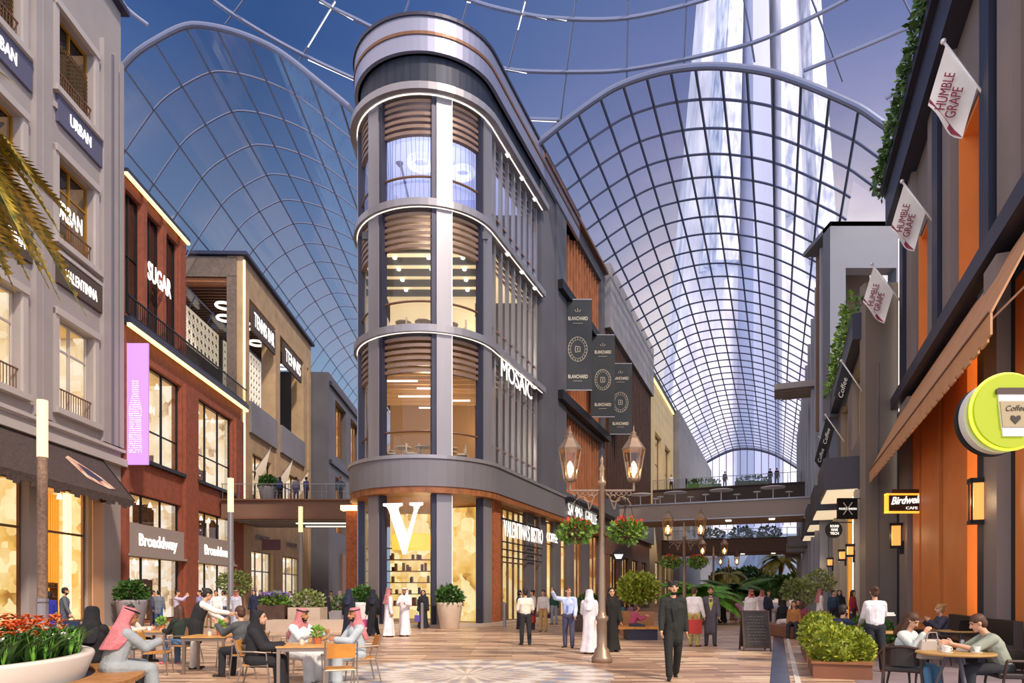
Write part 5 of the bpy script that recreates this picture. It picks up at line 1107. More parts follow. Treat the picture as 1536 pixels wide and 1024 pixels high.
# slim light columns on the left
def light_col(H, lower):
    t = thing('light_column', 'x', 'light column', group='slim light columns')
    m = MB(); m.lathe((0,0,0), [(.2,0),(.2,.05),(.14,.06),(.14,H-1.75)], 14); m.build('shaft', M_STEEL if not lower else mat('woven_shaft', '#8d7462', .7, .1, .3, 12, .3, 60), t, local=True)
    m = MB(); m.lathe((0,0,0), [(.15,H-1.75),(.15,H-.02),(.05,H)], 14); m.build('glowing_head', mat('column_glow', '#d8c49a', .5, emit='#ffe2ac', es=1.0), t, local=True)
    if lower:
        m = MB(); m.lathe((0,0,0), [(.17,1.35),(.17,1.45)], 14); m.lathe((0,0,0), [(.165,0),(.165,1.3)], 14); m.build('collar', M_STEEL, t, local=True)
    return t
c1 = light_col(7.5, True); c1.location = (-14.3, 20.3, 0); c1['label'] = 'slim light column with woven shaft in front of the gold-lit shop, nearest'
c2 = light_col(7.5, False); c2.location = (-14.35, 34, 0); c2['label'] = 'slim grey light column in front of the red brick building'
copy_tree(c2, (-14.3, 45.7-.6, 0), 0, 'slim light column in front of the footbridge, farthest')
# bollards
for px, Y, lb in ((633, 30.0, 'thin grey bollard beside the woman in black with shopping bags'), (757, 31.5, 'thin grey bollard by the brick pier of the bistro')):
    X = (px-CX)/1000*Y; m = MB(); m.lathe((X, Y, 0), [(.07,0),(.07,1.15),(.02,1.2)], 10); single('bollard', m, M_STEEL, lb, 'bollard', (X, Y, 0), 'bollards')
# ================================================================== pots and planters
M_POT = mat('pale_pot', '#c9b5a2', .6, 0, .06, 2); M_POTG = mat('grey_pot', '#8f8b95', .6, 0, .05, 2)
def pot_plant(x, y, r, h, lab, pm, z=0, lm=None, leaf=900, grp=None):
    t = thing('potted_shrub', lab, 'plant pot', (x, y, z), 0, grp)
    m = MB(); m.lathe((0,0,0), [(r*.68,0),(r*.72,.03),(r*.98,h*.9),(r,h),(r*.9,h),(r*.88,h-.08)], 24); m.build('pot', pm, t, local=True, smooth=True)
    m = MB(); leaf_mb(m, (0,0,h+r*.35), (r*.95,r*.95,r*.85), leaf, r*.32, rnd, .35); m.build('foliage', lm or L_DK, t, local=True)
    m = MB(); m.lathe((0,0,0), [(.04,h-.1),(.03,h+.3)], 6); m.build('stem', M_DWOOD, t, local=True); return t
pot_plant(-18.6, 32.6, .72, 1.3, 'big grey pot with dark green shrub beside the red brick shop front', M_POTG)
pot_plant(-2.85, 30.4, .6, 1.2, 'big pale pot with green shrub in front of the corner building glass', M_POT)
pot_plant(-7.0, 31.2, .6, 1.2, 'big white pot with dark shrub at the left edge of the corner building', mat('white_pot', '#d8d6da', .6))
pot_plant(-17.2, 47, .65, 1.1, 'grey pot with round dark shrub standing on the left footbridge', M_POTG, z=8.0)
M_STPL = mat('stone_plinth', '#b7a695', .7, 0, .08, 1)
def box_planter(name, x0, x1, y0, y1, h, lab, bm, lm, top=.4, leaf=700, ls=.16, flowers=None, z=0):
    t = thing(name, lab, 'planter', ((x0+x1)/2, (y0+y1)/2, z)); w, d = (x1-x0)/2, (y1-y0)/2
    m = MB(); m.bb(-w, w, -d, d, 0, h); m.build('box', bm, t, local=True, bevel=.02)
    m = MB(); m.bb(-w+.06, w-.06, -d+.06, d-.06, h, h+.02); m.build('soil', M_DWOOD, t, local=True)
    m = MB(); leaf_mb(m, (0,0,h+top*.45), (w*1.05,d*1.1,top*.75), leaf, ls, rnd, .1); m.build('foliage', lm, t, local=True)
    if flowers: m = MB(); leaf_mb(m, (0,0,h+top*1.05), (w*.98,d,top*.3), 350, .12, rnd, .0, up=.9); tag(m.build('flowers', flowers, t, local=True), kind='stuff')
    return t
box_planter('lavender_planter', -11.1, -9.9, 29.0, 30.2, 1.1, 'dark square planter of purple lavender beside the low stone plinths', M_DWOOD, L_MD, .4, 600, .16, mat('lavender', '#7b6aa8', .7, 0, .2, 20))
box_planter('box_planter', -9.7, -8.3, 28.8, 30.0, 1.0, 'square stone planter with olive shrub, right of the lavender', M_STPL, L_OLIVE, .6, 500)
box_planter('box_planter', -8.9, -7.2, 31.6, 32.8, .8, 'low grey planter with sprawling shrub, left of the women in black', M_POTG, L_DK, .6, 500)
m = MB(); m.bb(-10.2, -6.8, 27.6, 28.6, 0, .5); single('stone_plinth', m, M_STPL, 'low pale stone plinth in front of the square planters', 'plinth', (-8.5, 28, 0))

# ================================================================== big round planter with bench, bottom left
PC = Vector((-8.8, 8.2, 0))
rp = thing('round_planter', 'big white round planter of red and white flowers with timber bench ring, bottom left', 'planter', tuple(PC))
m = MB(); m.lathe((0,0,0), [(2.9,.0),(3.0,.42),(3.12,.74),(3.1,.78),(2.98,.78),(2.94,.7),(0.01,.7)], 72, cap=False); m.build('white_rim', mat('white_rim', '#e6e0d4', .5, 0, .03, 1), rp, smooth=True, local=True)
m = MB(); n = 96
for k in range(n):
    a0, a1 = 2*math.pi*k/n, 2*math.pi*(k+.93)/n; ps = []
    for r_, a_ in ((3.12,a0),(3.76,a0),(3.76,a1),(3.12,a1)): ps.append((r_*math.cos(a_), r_*math.sin(a_)))
    m.hexa([(p[0],p[1],.4) for p in ps]+[(p[0],p[1],.46) for p in ps])
m.build('bench_slats', mat('bench_timber', '#a8753f', .5, 0, .25, 6), rp, local=True)
m = MB(); m.lathe((0,0,0), [(3.5,0),(3.5,.4),(2.9,.4)], 72, cap=False); m.build('bench_base', M_GREY, rp, smooth=True, local=True)
m = MB(); m.lathe((0,0,0), [(.01,.7),(2.95,.72)], 40, cap=False); m.build('soil', M_DWOOD, rp, local=True)
def blade(m, p, d, L, w, bend, k=3):
    d = Vector(d).normalized(); s = d.cross(Vector((0,0,1))); s = s.normalized() if s.length > .1 else Vector((1,0,0)); pts = []
    q = Vector(p)
    for i in range(k+1):
        pts.append(q.copy()); dd = (d+Vector((0,0,-bend*i/k))).normalized(); q = q+dd*L/k
    ws = [w*.6]+[w]*(k-1)+[w*.05]; o = len(m.v)
    for pt, ww in zip(pts, ws): m.v += [tuple(pt-s*ww/2), tuple(pt+s*ww/2)]
    for i in range(k): m.f.append([o+2*i, o+2*i+1, o+2*i+3, o+2*i+2]); m.m.append(m.mi)
def inring(r0, r1, a0=-75, a1=85):
    a = R(rnd.uniform(a0, a1)); r = math.sqrt(rnd.uniform(r0*r0, r1*r1)); return (r*math.cos(a), r*math.sin(a), .72)
ga = MB(); gb_ = MB()
for _ in range(850):
    p = inring(.3, 2.85)
    for k in range(11): a = rnd.uniform(0, 6.28); blade(ga if rnd.random() < .85 else gb_, p, (math.cos(a)*.6, math.sin(a)*.6, 1), rnd.uniform(.3,.58), .045, .9)
for _ in range(90):
    p = inring(2.5, 2.95)
    for k in range(14): a = rnd.uniform(0, 6.28); blade(gb_, p, (math.cos(a)*.25, math.sin(a)*.25, 1), rnd.uniform(.2,.42), .014, .3)
ga.build('dark_leaves', L_DK, rp, local=True); gb_.build('bright_grass', mat('grass_bright', '#4f9a2c', .5, 0, .3, 9, col2='#86c446'), rp, local=True)
fl = MB()
for _ in range(420):
    p = Vector(inring(.8, 2.8))+Vector((0,0,.33+rnd.random()*.2))
    for k in range(9): a = rnd.uniform(0, 6.28); blade(fl, p, (math.cos(a), math.sin(a), .8), .1, .035, .9, 2)
fl.build('red_bromeliads', M_FLO, rp, local=True)
fl = MB()
for _ in range(110):
    p = Vector(inring(2.0, 2.9))+Vector((0,0,.2+rnd.random()*.14))
    for k in range(5): a = rnd.uniform(0, 6.28); blade(fl, p, (math.cos(a), math.sin(a), .9), .08, .035, .6, 2)
fl.build('white_flowers', mat('white_flower', '#f3efe0', .6), rp, local=True)

# ================================================================== cafe tables and chairs, left
M_CF = mat('chair_frame', '#8d8178', .4, .5); M_CW = mat('chair_timber', '#c98a3e', .5, 0, .2, 5); M_TT = mat('table_timber', '#c79556', .5, 0, .2, 4, stretch=(1,6,1))
def cafe_chair():   # faces +Y
    t = thing('cafe_chair', 'x', 'chair', group='timber and metal cafe chairs')
    m = MB()
    for k in range(5): m.bb(-.21, .21, -.2+k*.085, -.2+k*.085+.075, .435, .455)
    m.build('seat', M_CW, t, local=True)
    m = MB(); m.hexa([(-.21,-.25,.62),(.21,-.25,.62),(.21,-.23,.62),(-.21,-.23,.62),(-.21,-.31,.84),(.21,-.31,.84),(.21,-.29,.84),(-.21,-.29,.84)]); m.build('backrest', M_CW, t, local=True)
    for s in (-1, 1):
        m = MB(); m.tube([(s*.26,.24,0),(s*.24,.2,.44),(s*.25,.18,.64)], .013, 6); m.build('leg', M_CF, t, local=True)
        m = MB(); m.tube([(s*.27,-.3,0),(s*.24,-.2,.44),(s*.235,-.32,.87)], .014, 6); m.build('leg', M_CF, t, local=True)
        m = MB(); m.tube([(s*.25,.18,.64),(s*.27,0,.66),(s*.25,-.25,.67)], .014, 6); m.build('armrest', M_CF, t, local=True)
    m = MB(); m.tube([(-.24,.2,.43),(.24,.2,.43),(.24,-.2,.43),(-.24,-.2,.43)], .012, 6, closed=True); m.build('seat_frame', M_CF, t, local=True)
    return t
def cafe_table():
    t = thing('cafe_table', 'x', 'table', group='square timber cafe tables')
    m = MB()
    for k in range(6): m.bb(-.42, .42, -.42+k*.142, -.42+k*.142+.13, .72, .75)
    m.build('tabletop', M_TT, t, local=True)
    for sx in (-1,1):
        for sy in (-1,1): m = MB(); m.bb(sx*.38-.025, sx*.38+.025, sy*.38-.025, sy*.38+.025, 0, .72); m.build('leg', M_CF, t, local=True)
    m = MB(); m.bb(-.4,.4,-.4,-.37,.66,.72); m.bb(-.4,.4,.37,.4,.66,.72); m.bb(-.4,-.37,-.4,.4,.66,.72); m.bb(.37,.4,-.4,.4,.66,.72); m.build('apron', M_CF, t, local=True)
    return t
ct = cafe_table(); ct.location = (-3.45, 11.2, 0); ct.rotation_euler.z = R(8); ct['label'] = 'square timber cafe table between the man and woman in front, nearest'
copy_tree(ct, (-6.15, 13.6, 0), R(5), 'square timber cafe table in front of the man in the grey jacket'); copy_tree(ct, (-8.2, 15.5, 0), R(-5), 'square timber cafe table between the two seated women, farthest')
cc = cafe_chair(); cc.location = (-4.2, 11.0, 0); cc.rotation_euler.z = R(-80); cc['label'] = 'cafe chair under the seated woman in black robe'
CH = [(-2.68, 10.35, 20, 'empty cafe chair at the near corner of the front table, back to the camera'), (-2.72, 12.05, 115, 'cafe chair under the bearded man in the grey robe'), (-3.95, 12.35, 195, 'cafe chair under the man in profile with red headscarf, behind the front table'),
      (-5.05, 12.75, 85, 'cafe chair under the man in the grey jacket'), (-7.0, 13.15, -75, 'empty cafe chair turned sideways left of the middle table'), (-6.15, 14.7, 175, 'empty cafe chair behind the middle table, facing the camera'), (-7.35, 14.95, 70, 'cafe chair under the long-haired woman with her back turned'),
      (-8.95, 15.5, -90, 'cafe chair under the woman in the patterned top'), (-5.0, 14.7, 130, 'empty cafe chair behind the man in the grey jacket'), (-4.1, 13.6, 170, 'empty cafe chair behind the woman in black robe')]
for x, y, a, lb in CH: copy_tree(cc, (x, y, 0), R(a), lb)
def tpot(x, y, z, lab):
    t = thing('potted_herb', lab, 'plant pot', (x, y, z), 0, 'small herb pots on tables')
    m = MB(); m.lathe((0,0,0), [(.06,0),(.08,.12),(.07,.12)], 14); m.build('pot', mat('terracotta', '#b5653f', .7), t, local=True)
    m = MB(); leaf_mb(m, (0,0,.2), (.1,.1,.1), 160, .06, rnd, .1); m.build('foliage', mat('herb_green', '#5f9a2e', .5, 0, .3, 9, col2='#9cc850'), t, local=True)
tpot(-3.3, 11.3, .75, 'small green herb pot on the front cafe table'); tpot(-5.95, 13.6, .75, 'small green herb pot on the middle cafe table'); tpot(-8.2, 15.6, .75, 'small green herb pot on the farthest cafe table')
def cup(x, y, z, lab, grp='cups and glasses on the tables', s=1.):
    t = thing('coffee_cup', lab, 'cup', (x, y, z), 0, grp)
    m = MB(); m.lathe((0,0,0), [(.07*s,0),(.08*s,.012),(.03*s,.015)], 16); m.build('saucer', mat('china', '#e9e6e0', .3), t, local=True)
    m = MB(); m.lathe((0,0,0), [(.028*s,.015),(.045*s,.05),(.05*s,.09),(.045*s,.09),(.02*s,.03)], 16); b = m.build('bowl', MATS['china'], t, local=True); m = MB(); m.tube([(.045*s+.03*s*math.sin(R(a*30)), 0, .055+.025*math.cos(R(a*30))) for a in range(7)], .006, 5); m.build('handle', MATS['china'], b, local=True)
def jar(x, y, z, lab):
    t = thing('glass_jar', lab, 'jar', (x, y, z), 0); m = MB(); m.lathe((0,0,0), [(.035,0),(.04,.02),(.035,.09)], 12); m.build('body', mat('salt_glass', '#cfc6b0', .3), t, local=True); m = MB(); m.lathe((0,0,0), [(.03,.09),(.02,.13)], 12); m.build('lid', M_STEEL, t, local=True)
jar(-3.5, 11.1, .75, 'salt cellar beside the herb pot on the front table'); jar(-6.1, 13.45, .75, 'salt cellar beside the herb pot on the middle table')
cup(-8.35, 15.35, .75, 'white cup on the farthest square cafe table')

# ================================================================== right-hand cafe
M_WAL = mat('dark_walnut', '#3d2a22', .45, 0, .2, 5); M_RATT = mat('table_oak', '#b08a4f', .45, 0, .15, 4)
def round_table(x, y, r, lab):
    t = thing('round_table', lab, 'table', (x, y, 0), 0, 'round cafe tables')
    m = MB(); m.lathe((0,0,0), [(r-.03,.72),(r,.735),(r,.75),(r-.01,.76)], 40); m.build('tabletop', M_RATT, t, local=True)
    for a in (30, 150, 270): m = MB(); m.tube([(.2*r*math.cos(R(a)), .2*r*math.sin(R(a)), .72), (.62*r*math.cos(R(a)), .62*r*math.sin(R(a)), 0)], .022, 8); m.build('leg', M_DGREY, t, local=True)
    m = MB(); m.lathe((0,0,0), [(.3*r,.69),(.3*r,.72)], 20); m.build('hub', M_DGREY, t, local=True)
round_table(6.38, 9.6, .5, 'round oak table with cups in front of the seated man, nearest on the right'); round_table(8.15, 14.9, .5, 'round table hidden behind the waitress in the white shirt'); round_table(10.15, 15.2, .42, 'small round table in front of the blonde woman on the wall bench')
def lounge_chair():
    t = thing('armchair', 'x', 'chair', group='dark walnut armchairs')
    m = MB(); m.bb(-.25,.25,-.25,.25,.4,.48); m.build('seat', MATS['dark_leather'], t, local=True, bevel=.02)
    m = MB(); n = 10
    for k in range(n):
        a0, a1 = R(200+140*k/n), R(200+140*(k+1)/n); p = [(.31*math.cos(a0),.29*math.sin(a0)),(.31*math.cos(a1),.29*math.sin(a1)),(.27*math.cos(a1),.25*math.sin(a1)),(.27*math.cos(a0),.25*math.sin(a0))]; m.hexa([(q[0],q[1],.5) for q in p]+[(q[0],q[1],.78) for q in p])
    m.build('backrest', MATS['dark_leather'], t, local=True)
    m = MB(); m.tube([(-.33,.18,.66)]+[(.33*math.cos(R(190+160*k/12)), .31*math.sin(R(190+160*k/12)), .66+.14*math.sin(math.pi*k/12)) for k in range(13)]+[(.33,.18,.66)], .022, 8); m.build('top_rail', M_WAL, t, local=True)
    for sx in (-1,1): 
        m = MB(); m.tube([(sx*.3,.25,0),(sx*.29,.2,.42),(sx*.33,.18,.66)], [.014,.02,.02], 8); m.build('leg', M_WAL, t, local=True); m = MB(); m.tube([(sx*.28,-.32,0),(sx*.25,-.24,.42),(sx*.24,-.27,.78)], [.014,.022,.02], 8); m.build('leg', M_WAL, t, local=True)
    return t
ac = lounge_chair(); ac.location = (6.08, 10.35, 0); ac.rotation_euler.z = R(-35); ac['label'] = 'dark walnut armchair under the woman with the big grey handbag'
for x, y, a, lb in ((7.15, 9.55, 75, 'dark walnut armchair under the man in the floral shirt'), (7.0, 14.3, -75, 'dark walnut armchair under the man in the navy shirt'), (6.5, 10.75, 190, 'empty armchair behind the nearest round table'), (9.35, 14.9, -70, 'empty dark armchair facing the wall bench')): copy_tree(ac, (x, y, 0), R(a), lb)
cup(6.2, 9.5, .76, 'white coffee cup at the left of the nearest round table'); cup(6.33, 9.75, .76, 'white coffee cup at the middle of the nearest round table'); cup(6.62, 9.5, .76, 'white coffee cup by the hands of the man in the floral shirt')
def glass(x, y, z, lab):
    m = MB(); m.lathe((x,y,z), [(.03,0),(.004,.01),(.004,.07),(.035,.11),(.03,.17)], 14, cap=False); single('wine_glass', m, glassmat('drinking_glass', '#d6dde0', .25), lab, 'glass', (x, y, z), 'stem glasses on the round table')
glass(6.45, 9.85, .76, 'stem glass beside the middle cup on the nearest round table'); glass(6.55, 9.7, .76, 'stem glass near the books on the nearest round table')
m = MB(); m.box((6.66, 9.72, .78), (.26,.19,.03), rz=.3); m.box((6.66, 9.72, .80), (.25,.18,.02), rz=.35); single('books', m, mat('paper', '#e8e4dc', .7), 'white closed books on the nearest round table by the man', 'book', (6.66, 9.72, .76))
m = MB(); m.box((7.95, 14.95, .77), (.3,.2,.02), rz=.2); single('menu', m, MATS['paper'], 'white menu lying on the table behind the waitress', 'menu', (7.95, 14.95, .76))
lt = thing('laptop', 'open black laptop on the small table before the blonde woman', 'laptop', (10.2, 15.1, .76)); m = MB(); m.bb(-.17,.17,-.12,.12,0,.02); m.build('keyboard', M_BLACK, lt, local=True); m = MB(); m.hexa([(-.17,-.14,.02),(.17,-.14,.02),(.17,-.13,.02),(-.17,-.13,.02),(-.17,-.2,.24),(.17,-.2,.24),(.17,-.19,.24),(-.17,-.19,.24)]); m.build('screen', M_BLACK, lt, local=True)
# hedged planters
M_PLB = mat('planter_brown', '#7d5038', .6, 0, .12, 1)
def hedge_planter(Y0, Y1, n0, n1, lab, balls, lm, leaf=1500, size=.085, h=.28):
    c = sf.p((Y0+Y1)/2, (n0+n1)/2, 0); t = thing('hedge_planter', lab, 'planter', tuple(c))
    m = MB(); sf.box(m, Y0, Y1, n0, n1, 0, h); m.build('box', M_PLB, t); m = MB(); sf.box(m, Y0-.03, Y1+.03, n0-.03, n1+.03, h, h+.04); m.build('rim', M_WOOD, t)
    for (Y, n_, z, r) in balls:
        p = sf.p(Y, n_, z); m = MB(); m.ell(p, (r*.82, r*.82, r*.78), 14, 9); leaf_mb(m, p, (r, r, r*.95), leaf, size, rnd, .8); m.build('shrub', lm, t)
hedge_planter(12.9, 14.9, .75, 1.75, 'brown planter with two round yellow-green shrubs, nearest by the right-hand cafe', [(13.3, 1.15, .52, .42), (13.55, 1.5, .5, .36), (14.3, 1.1, .6, .42), (14.5, 1.55, .55, .34)], L_YL, 1500, .085)
hedge_planter(15.6, 19.4, .75, 1.6, 'brown planter with a row of yellow-green shrubs, behind the nearest planter', [(16.0, 1.05, .62, .42), (16.9, 1.2, .66, .42), (17.8, 1.1, .66, .42), (18.8, 1.2, .66, .42)], L_YL, 900, .1)
hedge_planter(17.6, 22, 2.1, 3.3, 'low brown planter with dark green clipped hedge behind the seated man in navy', [(18.2, 2.6, .5, .42), (19, 2.6, .5, .42), (19.8, 2.6, .5, .42), (20.6, 2.6, .5, .42), (21.4, 2.6, .5, .42)], L_DK, 600, .1)
def small_tree(x, y, r, h, lab, lm, leaf=2200, ls=.16, base=None, tr=.05):
    t = thing('small_tree', lab, 'tree', (x, y, base or 0)); m = MB()
    m.tube([(0,0,0),(.03,.02,h*.5),(-.02,0,h)], [tr,tr*.8,tr*.5], 8)
    for a in range(5): m.tube([(0,0,h*.75),(r*.6*math.cos(a*1.3), r*.6*math.sin(a*1.3), h+r*.2)], [tr*.5,.01], 5)
    m.build('trunk', M_DWOOD, t, local=True)
    m = MB(); leaf_mb(m, (0,0,h+r*.2), (r, r, r*.75), leaf, ls, rnd, .2); m.build('foliage', lm, t, local=True); return t
# bench box with small tree, centre right
bt = thing('planter_bench', 'square timber-topped bench box with a girl sitting on it', 'bench', (4.35, 23.4, 0))
m = MB(); m.bb(-.75,.75,-.6,.6,.38,.46); m.build('seat', M_CW, bt, local=True); m = MB(); m.bb(-.35,.65,-.5,.5,0,.38); m.build('base', M_SLATE, bt, local=True)
m = MB(); m.bb(4.1, 5.2, 24.4, 25.5, 0, .95); single('tree_box', m, mat('tan_box', '#a8754c', .6), 'tan square tree box behind the girl on the bench', 'planter', (4.65, 24.9, 0))
small_tree(4.7, 24.9, .75, .75, 'leafy round yellow-green shrub in the tan tree box', L_YL, 1500, .16, .9)
box_planter('box_planter', 2.6, 4.0, 28, 29, .7, 'long dark planter with dark green hedge behind the lamp post', M_DWOOD, L_DK, .7, 700)
# big ferns and palms
def frond(m, p, az, L, rise, drop, lw, n=22, rach=None):
    d = Vector((math.cos(az), math.sin(az), 0)); pts = []
    for k in range(n+1): u = k/n; pts.append(Vector(p)+d*(L*u)+Vector((0,0,rise*u-drop*u*u)))
    s = d.cross(Vector((0,0,1)))
    for k in range(1, n+1):
        u = k/n; l = lw*math.sin(math.pi*min(1, .12+u*.88))+.04
        for q in (0, .33, .66):
            pp = pts[k]*(1-q)+pts[k-1]*q
            for sg_ in (-1, 1):
                tip = pp + s*sg_*l*.8 + d*l*.5 + Vector((0,0,-l*.35)); w = (pts[k]-pts[k-1])*.3; m.add([pp-w, pp+w, tip], [(0,1,2)])
    if rach is not None: rach.tube(pts, [.03*(1-.8*k/n) for k in range(n+1)], 5)
def palm(x, y, H, nf, L, lab, lm, tr=.12, z0=0, name='palm_tree', rise=.7, drop=1.3, lw=.5, a0=0, a1=6.283):
    t = thing(name, lab, 'palm' if 'palm' in name else 'fern', (x, y, z0)); m = MB()
    m.tube([(0,0,0),(.05,0,H*.5),(0,0,H)], [tr*1.2,tr,tr], 10)
    m.build('trunk', mat('palm_trunk', '#6b533c', .8, 0, .3, 8, .4, 20), t, local=True)
    f, r_ = MB(), MB()
    for k in range(nf):
        el = rnd.uniform(-.3, 1.0); frond(f, (0,0,H), a0+(a1-a0)*k/nf+rnd.uniform(-.15,.15), L*rnd.uniform(.8,1.1), L*(rise*el+.1), L*drop*rnd.uniform(.5,.8), lw, 16, r_)
    f.build('fronds', lm, t, local=True); r_.build('frond_stems', L_OLIVE, t, local=True); return t
palm(9.9, 35, 1.7, 26, 2.6, 'big bright green fern palm behind the two talking men', mat('fern_green', '#3a8a1e', .5, 0, .3, 4, col2='#7cc22c'), .2, name='tree_fern', rise=.55, drop=.7, lw=.6)
palm(13.3, 40, 1.8, 22, 2.4, 'second green fern palm, right of the big one', MATS['leaf_dark'], .2, name='tree_fern', rise=.55, drop=.7, lw=.6)
palm(36.2, 90, 6.4, 30, 3.2, 'slender far palm tree standing in the gap under the bridges', L_PALM, .22, lw=.9); palm(31.0, 95, 4.4, 24, 2.8, 'shorter far palm tree, left of the slender one', L_PALM, .22, lw=.9)
small_tree(15.0, 41, .9, 1.5, 'dark leafy small tree behind the men in white robes', L_DK, 1500, .28, None, .1); small_tree(28.5, 70, 1.6, 2.0, 'round dark far bush tree left of the slender palm', L_DK, 900, .4, None, .15)
small_tree(14.9, 34.5, .95, 1.5, 'airy light green shrub tree in front of the right-hand shops', L_OLIVE, 800, .18, None, .05); small_tree(16.6, 36.0, .8, 2.1, 'taller thin olive shrub tree beside the shop piers', L_OLIVE, 500, .17, None, .05)
small_tree(-15.6, 37.5, .9, 2.0, 'airy potted tree in front of the second Broaddway shop window', L_OLIVE, 700, .2, None, .04)
# near palm at the left edge
palm(-12.9, 13.2, 11.9, 46, 3.7, 'date palm whose drooping golden-green fronds hang in at the top left', mat('palm_gold', '#4d6420', .5, 0, .3, 5, col2='#cda838'), .28, rise=.55, drop=1.35, lw=.85)
# plants on the far brown bridge
for k, l in enumerate((6, 9.5, 12.5)):
    p = S1.p(85.5, l, 8.3); m = MB(); leaf_mb(m, p+Vector((0,0,.6)), (1.5,.5,.8), 260, .4, rnd, .1); m.box(p+Vector((0,0,.15)), (2.6,.7,.3)); single('bridge_planter', m, L_DK, ('left', 'middle', 'right')[k]+' planted trough on the far brown footbridge', 'planter', p, 'troughs on the far footbridge')
for k, l in enumerate((5.5, 11)):
    p = S1.p(80, l, 13.7); m = MB(); m.box(p+Vector((0,0,.35)), (4,.7,.7)); leaf_mb(m, p+Vector((0,0,.9)), (2,.4,.4), 200, .3, rnd, .1); single('bridge_planter', m, L_DK, ('left', 'right')[k]+' hedge trough on the dark upper footbridge', 'planter', p, 'troughs on the upper footbridge')
# A-board
ab = thing('chalk_board', 'black folding chalk A-board standing on the paving beside the dark floor strip', 'sign', (6.85, 18.8, 0), R(-8))
for s, nm in ((-1, 'board'), (1, 'board')):
    m = MB(); m.hexa([(-.33,s*.3-.015,.12),(.33,s*.3-.015,.12),(.33,s*.3+.015,.12),(-.33,s*.3+.015,.12),(-.33,s*.04-.015,1.08),(.33,s*.04-.015,1.08),(.33,s*.04+.015,1.08),(-.33,s*.04+.015,1.08)]); m.build('board', mat('chalkboard', '#1f1c1e', .6, 0, .3, 6, col2='#3a3234'), ab, local=True)
    m = MB()
    for sx in (-1, 1): m.bar((sx*.35, s*.34, 0), (sx*.35, s*.03, 1.12), .045)
    m.bar((-.35, s*.04, 1.1), (.35, s*.04, 1.1), .05); m.bar((-.35, s*.31, .11), (.35, s*.31, .11), .045); m.build('frame', M_DWOOD, ab, local=True)
m = MB()
for k in range(9):
    z = .95-k*.085; y = -.3+(z-.12)/.96*.26-.022
    x = -.24
    while x < .22: w = rnd.uniform(.03,.09); m.bar((x,y,z),(min(x+w,.25),y,z+rnd.uniform(-.008,.008)),.008); x += w+.03
m.build('chalk_writing', mat('chalk', '#9a8f88', .9), ab, local=True)

for px, Y, r, h, lb in ((1125, 105, 2.6, 3, 'large hazy far tree left under the bridges'), (1196, 110, 2.4, 2.5, 'far tree right of the slender palm'), (1150, 130, 3.0, 2.5, 'farthest broad tree closing the street'), (1090, 100, 2.2, 3, 'far tree behind the third lamp post')):
    small_tree((px-CX)/1000*Y, Y, r, h, lb, L_DK, 600, .8, None, .2)
# ================================================================== people
SKIN = mat('skin_light', '#c99a7c', .6); SKIN2 = mat('skin_tan', '#a8744f', .6); EYE_M = mat('eye', '#1c1512', .3); LIP = mat('lips', '#9a5648', .5); HAIRB = mat('hair_black', '#1e1714', .6, 0, .3, 30); HAIRBR = mat('hair_brown', '#4a2f20', .6, 0, .3, 30); HAIRBL = mat('hair_blonde', '#a8814f', .6, 0, .3, 30)
def cloth(name, c, **k): return mat('cloth_'+name, c, .85, 0, .1, 6, .7, 9, **k)
def bake(mb, vox, mats, matf=None, smooth=3, name='m'):
    me = mb.mesh(name); o = bpy.data.objects.new('tmp', me); COL.objects.link(o)
    r = o.modifiers.new('r', 'REMESH'); r.mode = 'VOXEL'; r.voxel_size = vox
    s = o.modifiers.new('s', 'SMOOTH'); s.factor = .5; s.iterations = smooth
    nm = bpy.data.meshes.new_from_object(o.evaluated_get(bpy.context.evaluated_depsgraph_get())); bpy.data.objects.remove(o); bpy.data.meshes.remove(me)
    nm.name = name; nm.materials.clear()
    for m in mats: nm.materials.append(m)
    if matf and len(mats) > 1:
        co = np.empty(len(nm.vertices)*3); nm.vertices.foreach_get('co', co); co = co.reshape(-1, 3)
        idx = np.zeros(len(nm.polygons), dtype=np.int32); lv = np.empty(len(nm.loops), dtype=np.int32); nm.loops.foreach_get('vertex_index', lv)
        ls = np.empty(len(nm.polygons), dtype=np.int32); nm.polygons.foreach_get('loop_start', ls)
        c = (co[lv[ls]]+co[lv[ls+1]]+co[lv[ls+2]])/3; idx = matf(c, idx); nm.polygons.foreach_set('material_index', idx)
    nm.polygons.foreach_set('use_smooth', [True]*len(nm.polygons)); return nm
def addm(me, name, parent):
    o = bpy.data.objects.new(name, me); COL.objects.link(o); o.parent = parent; return o
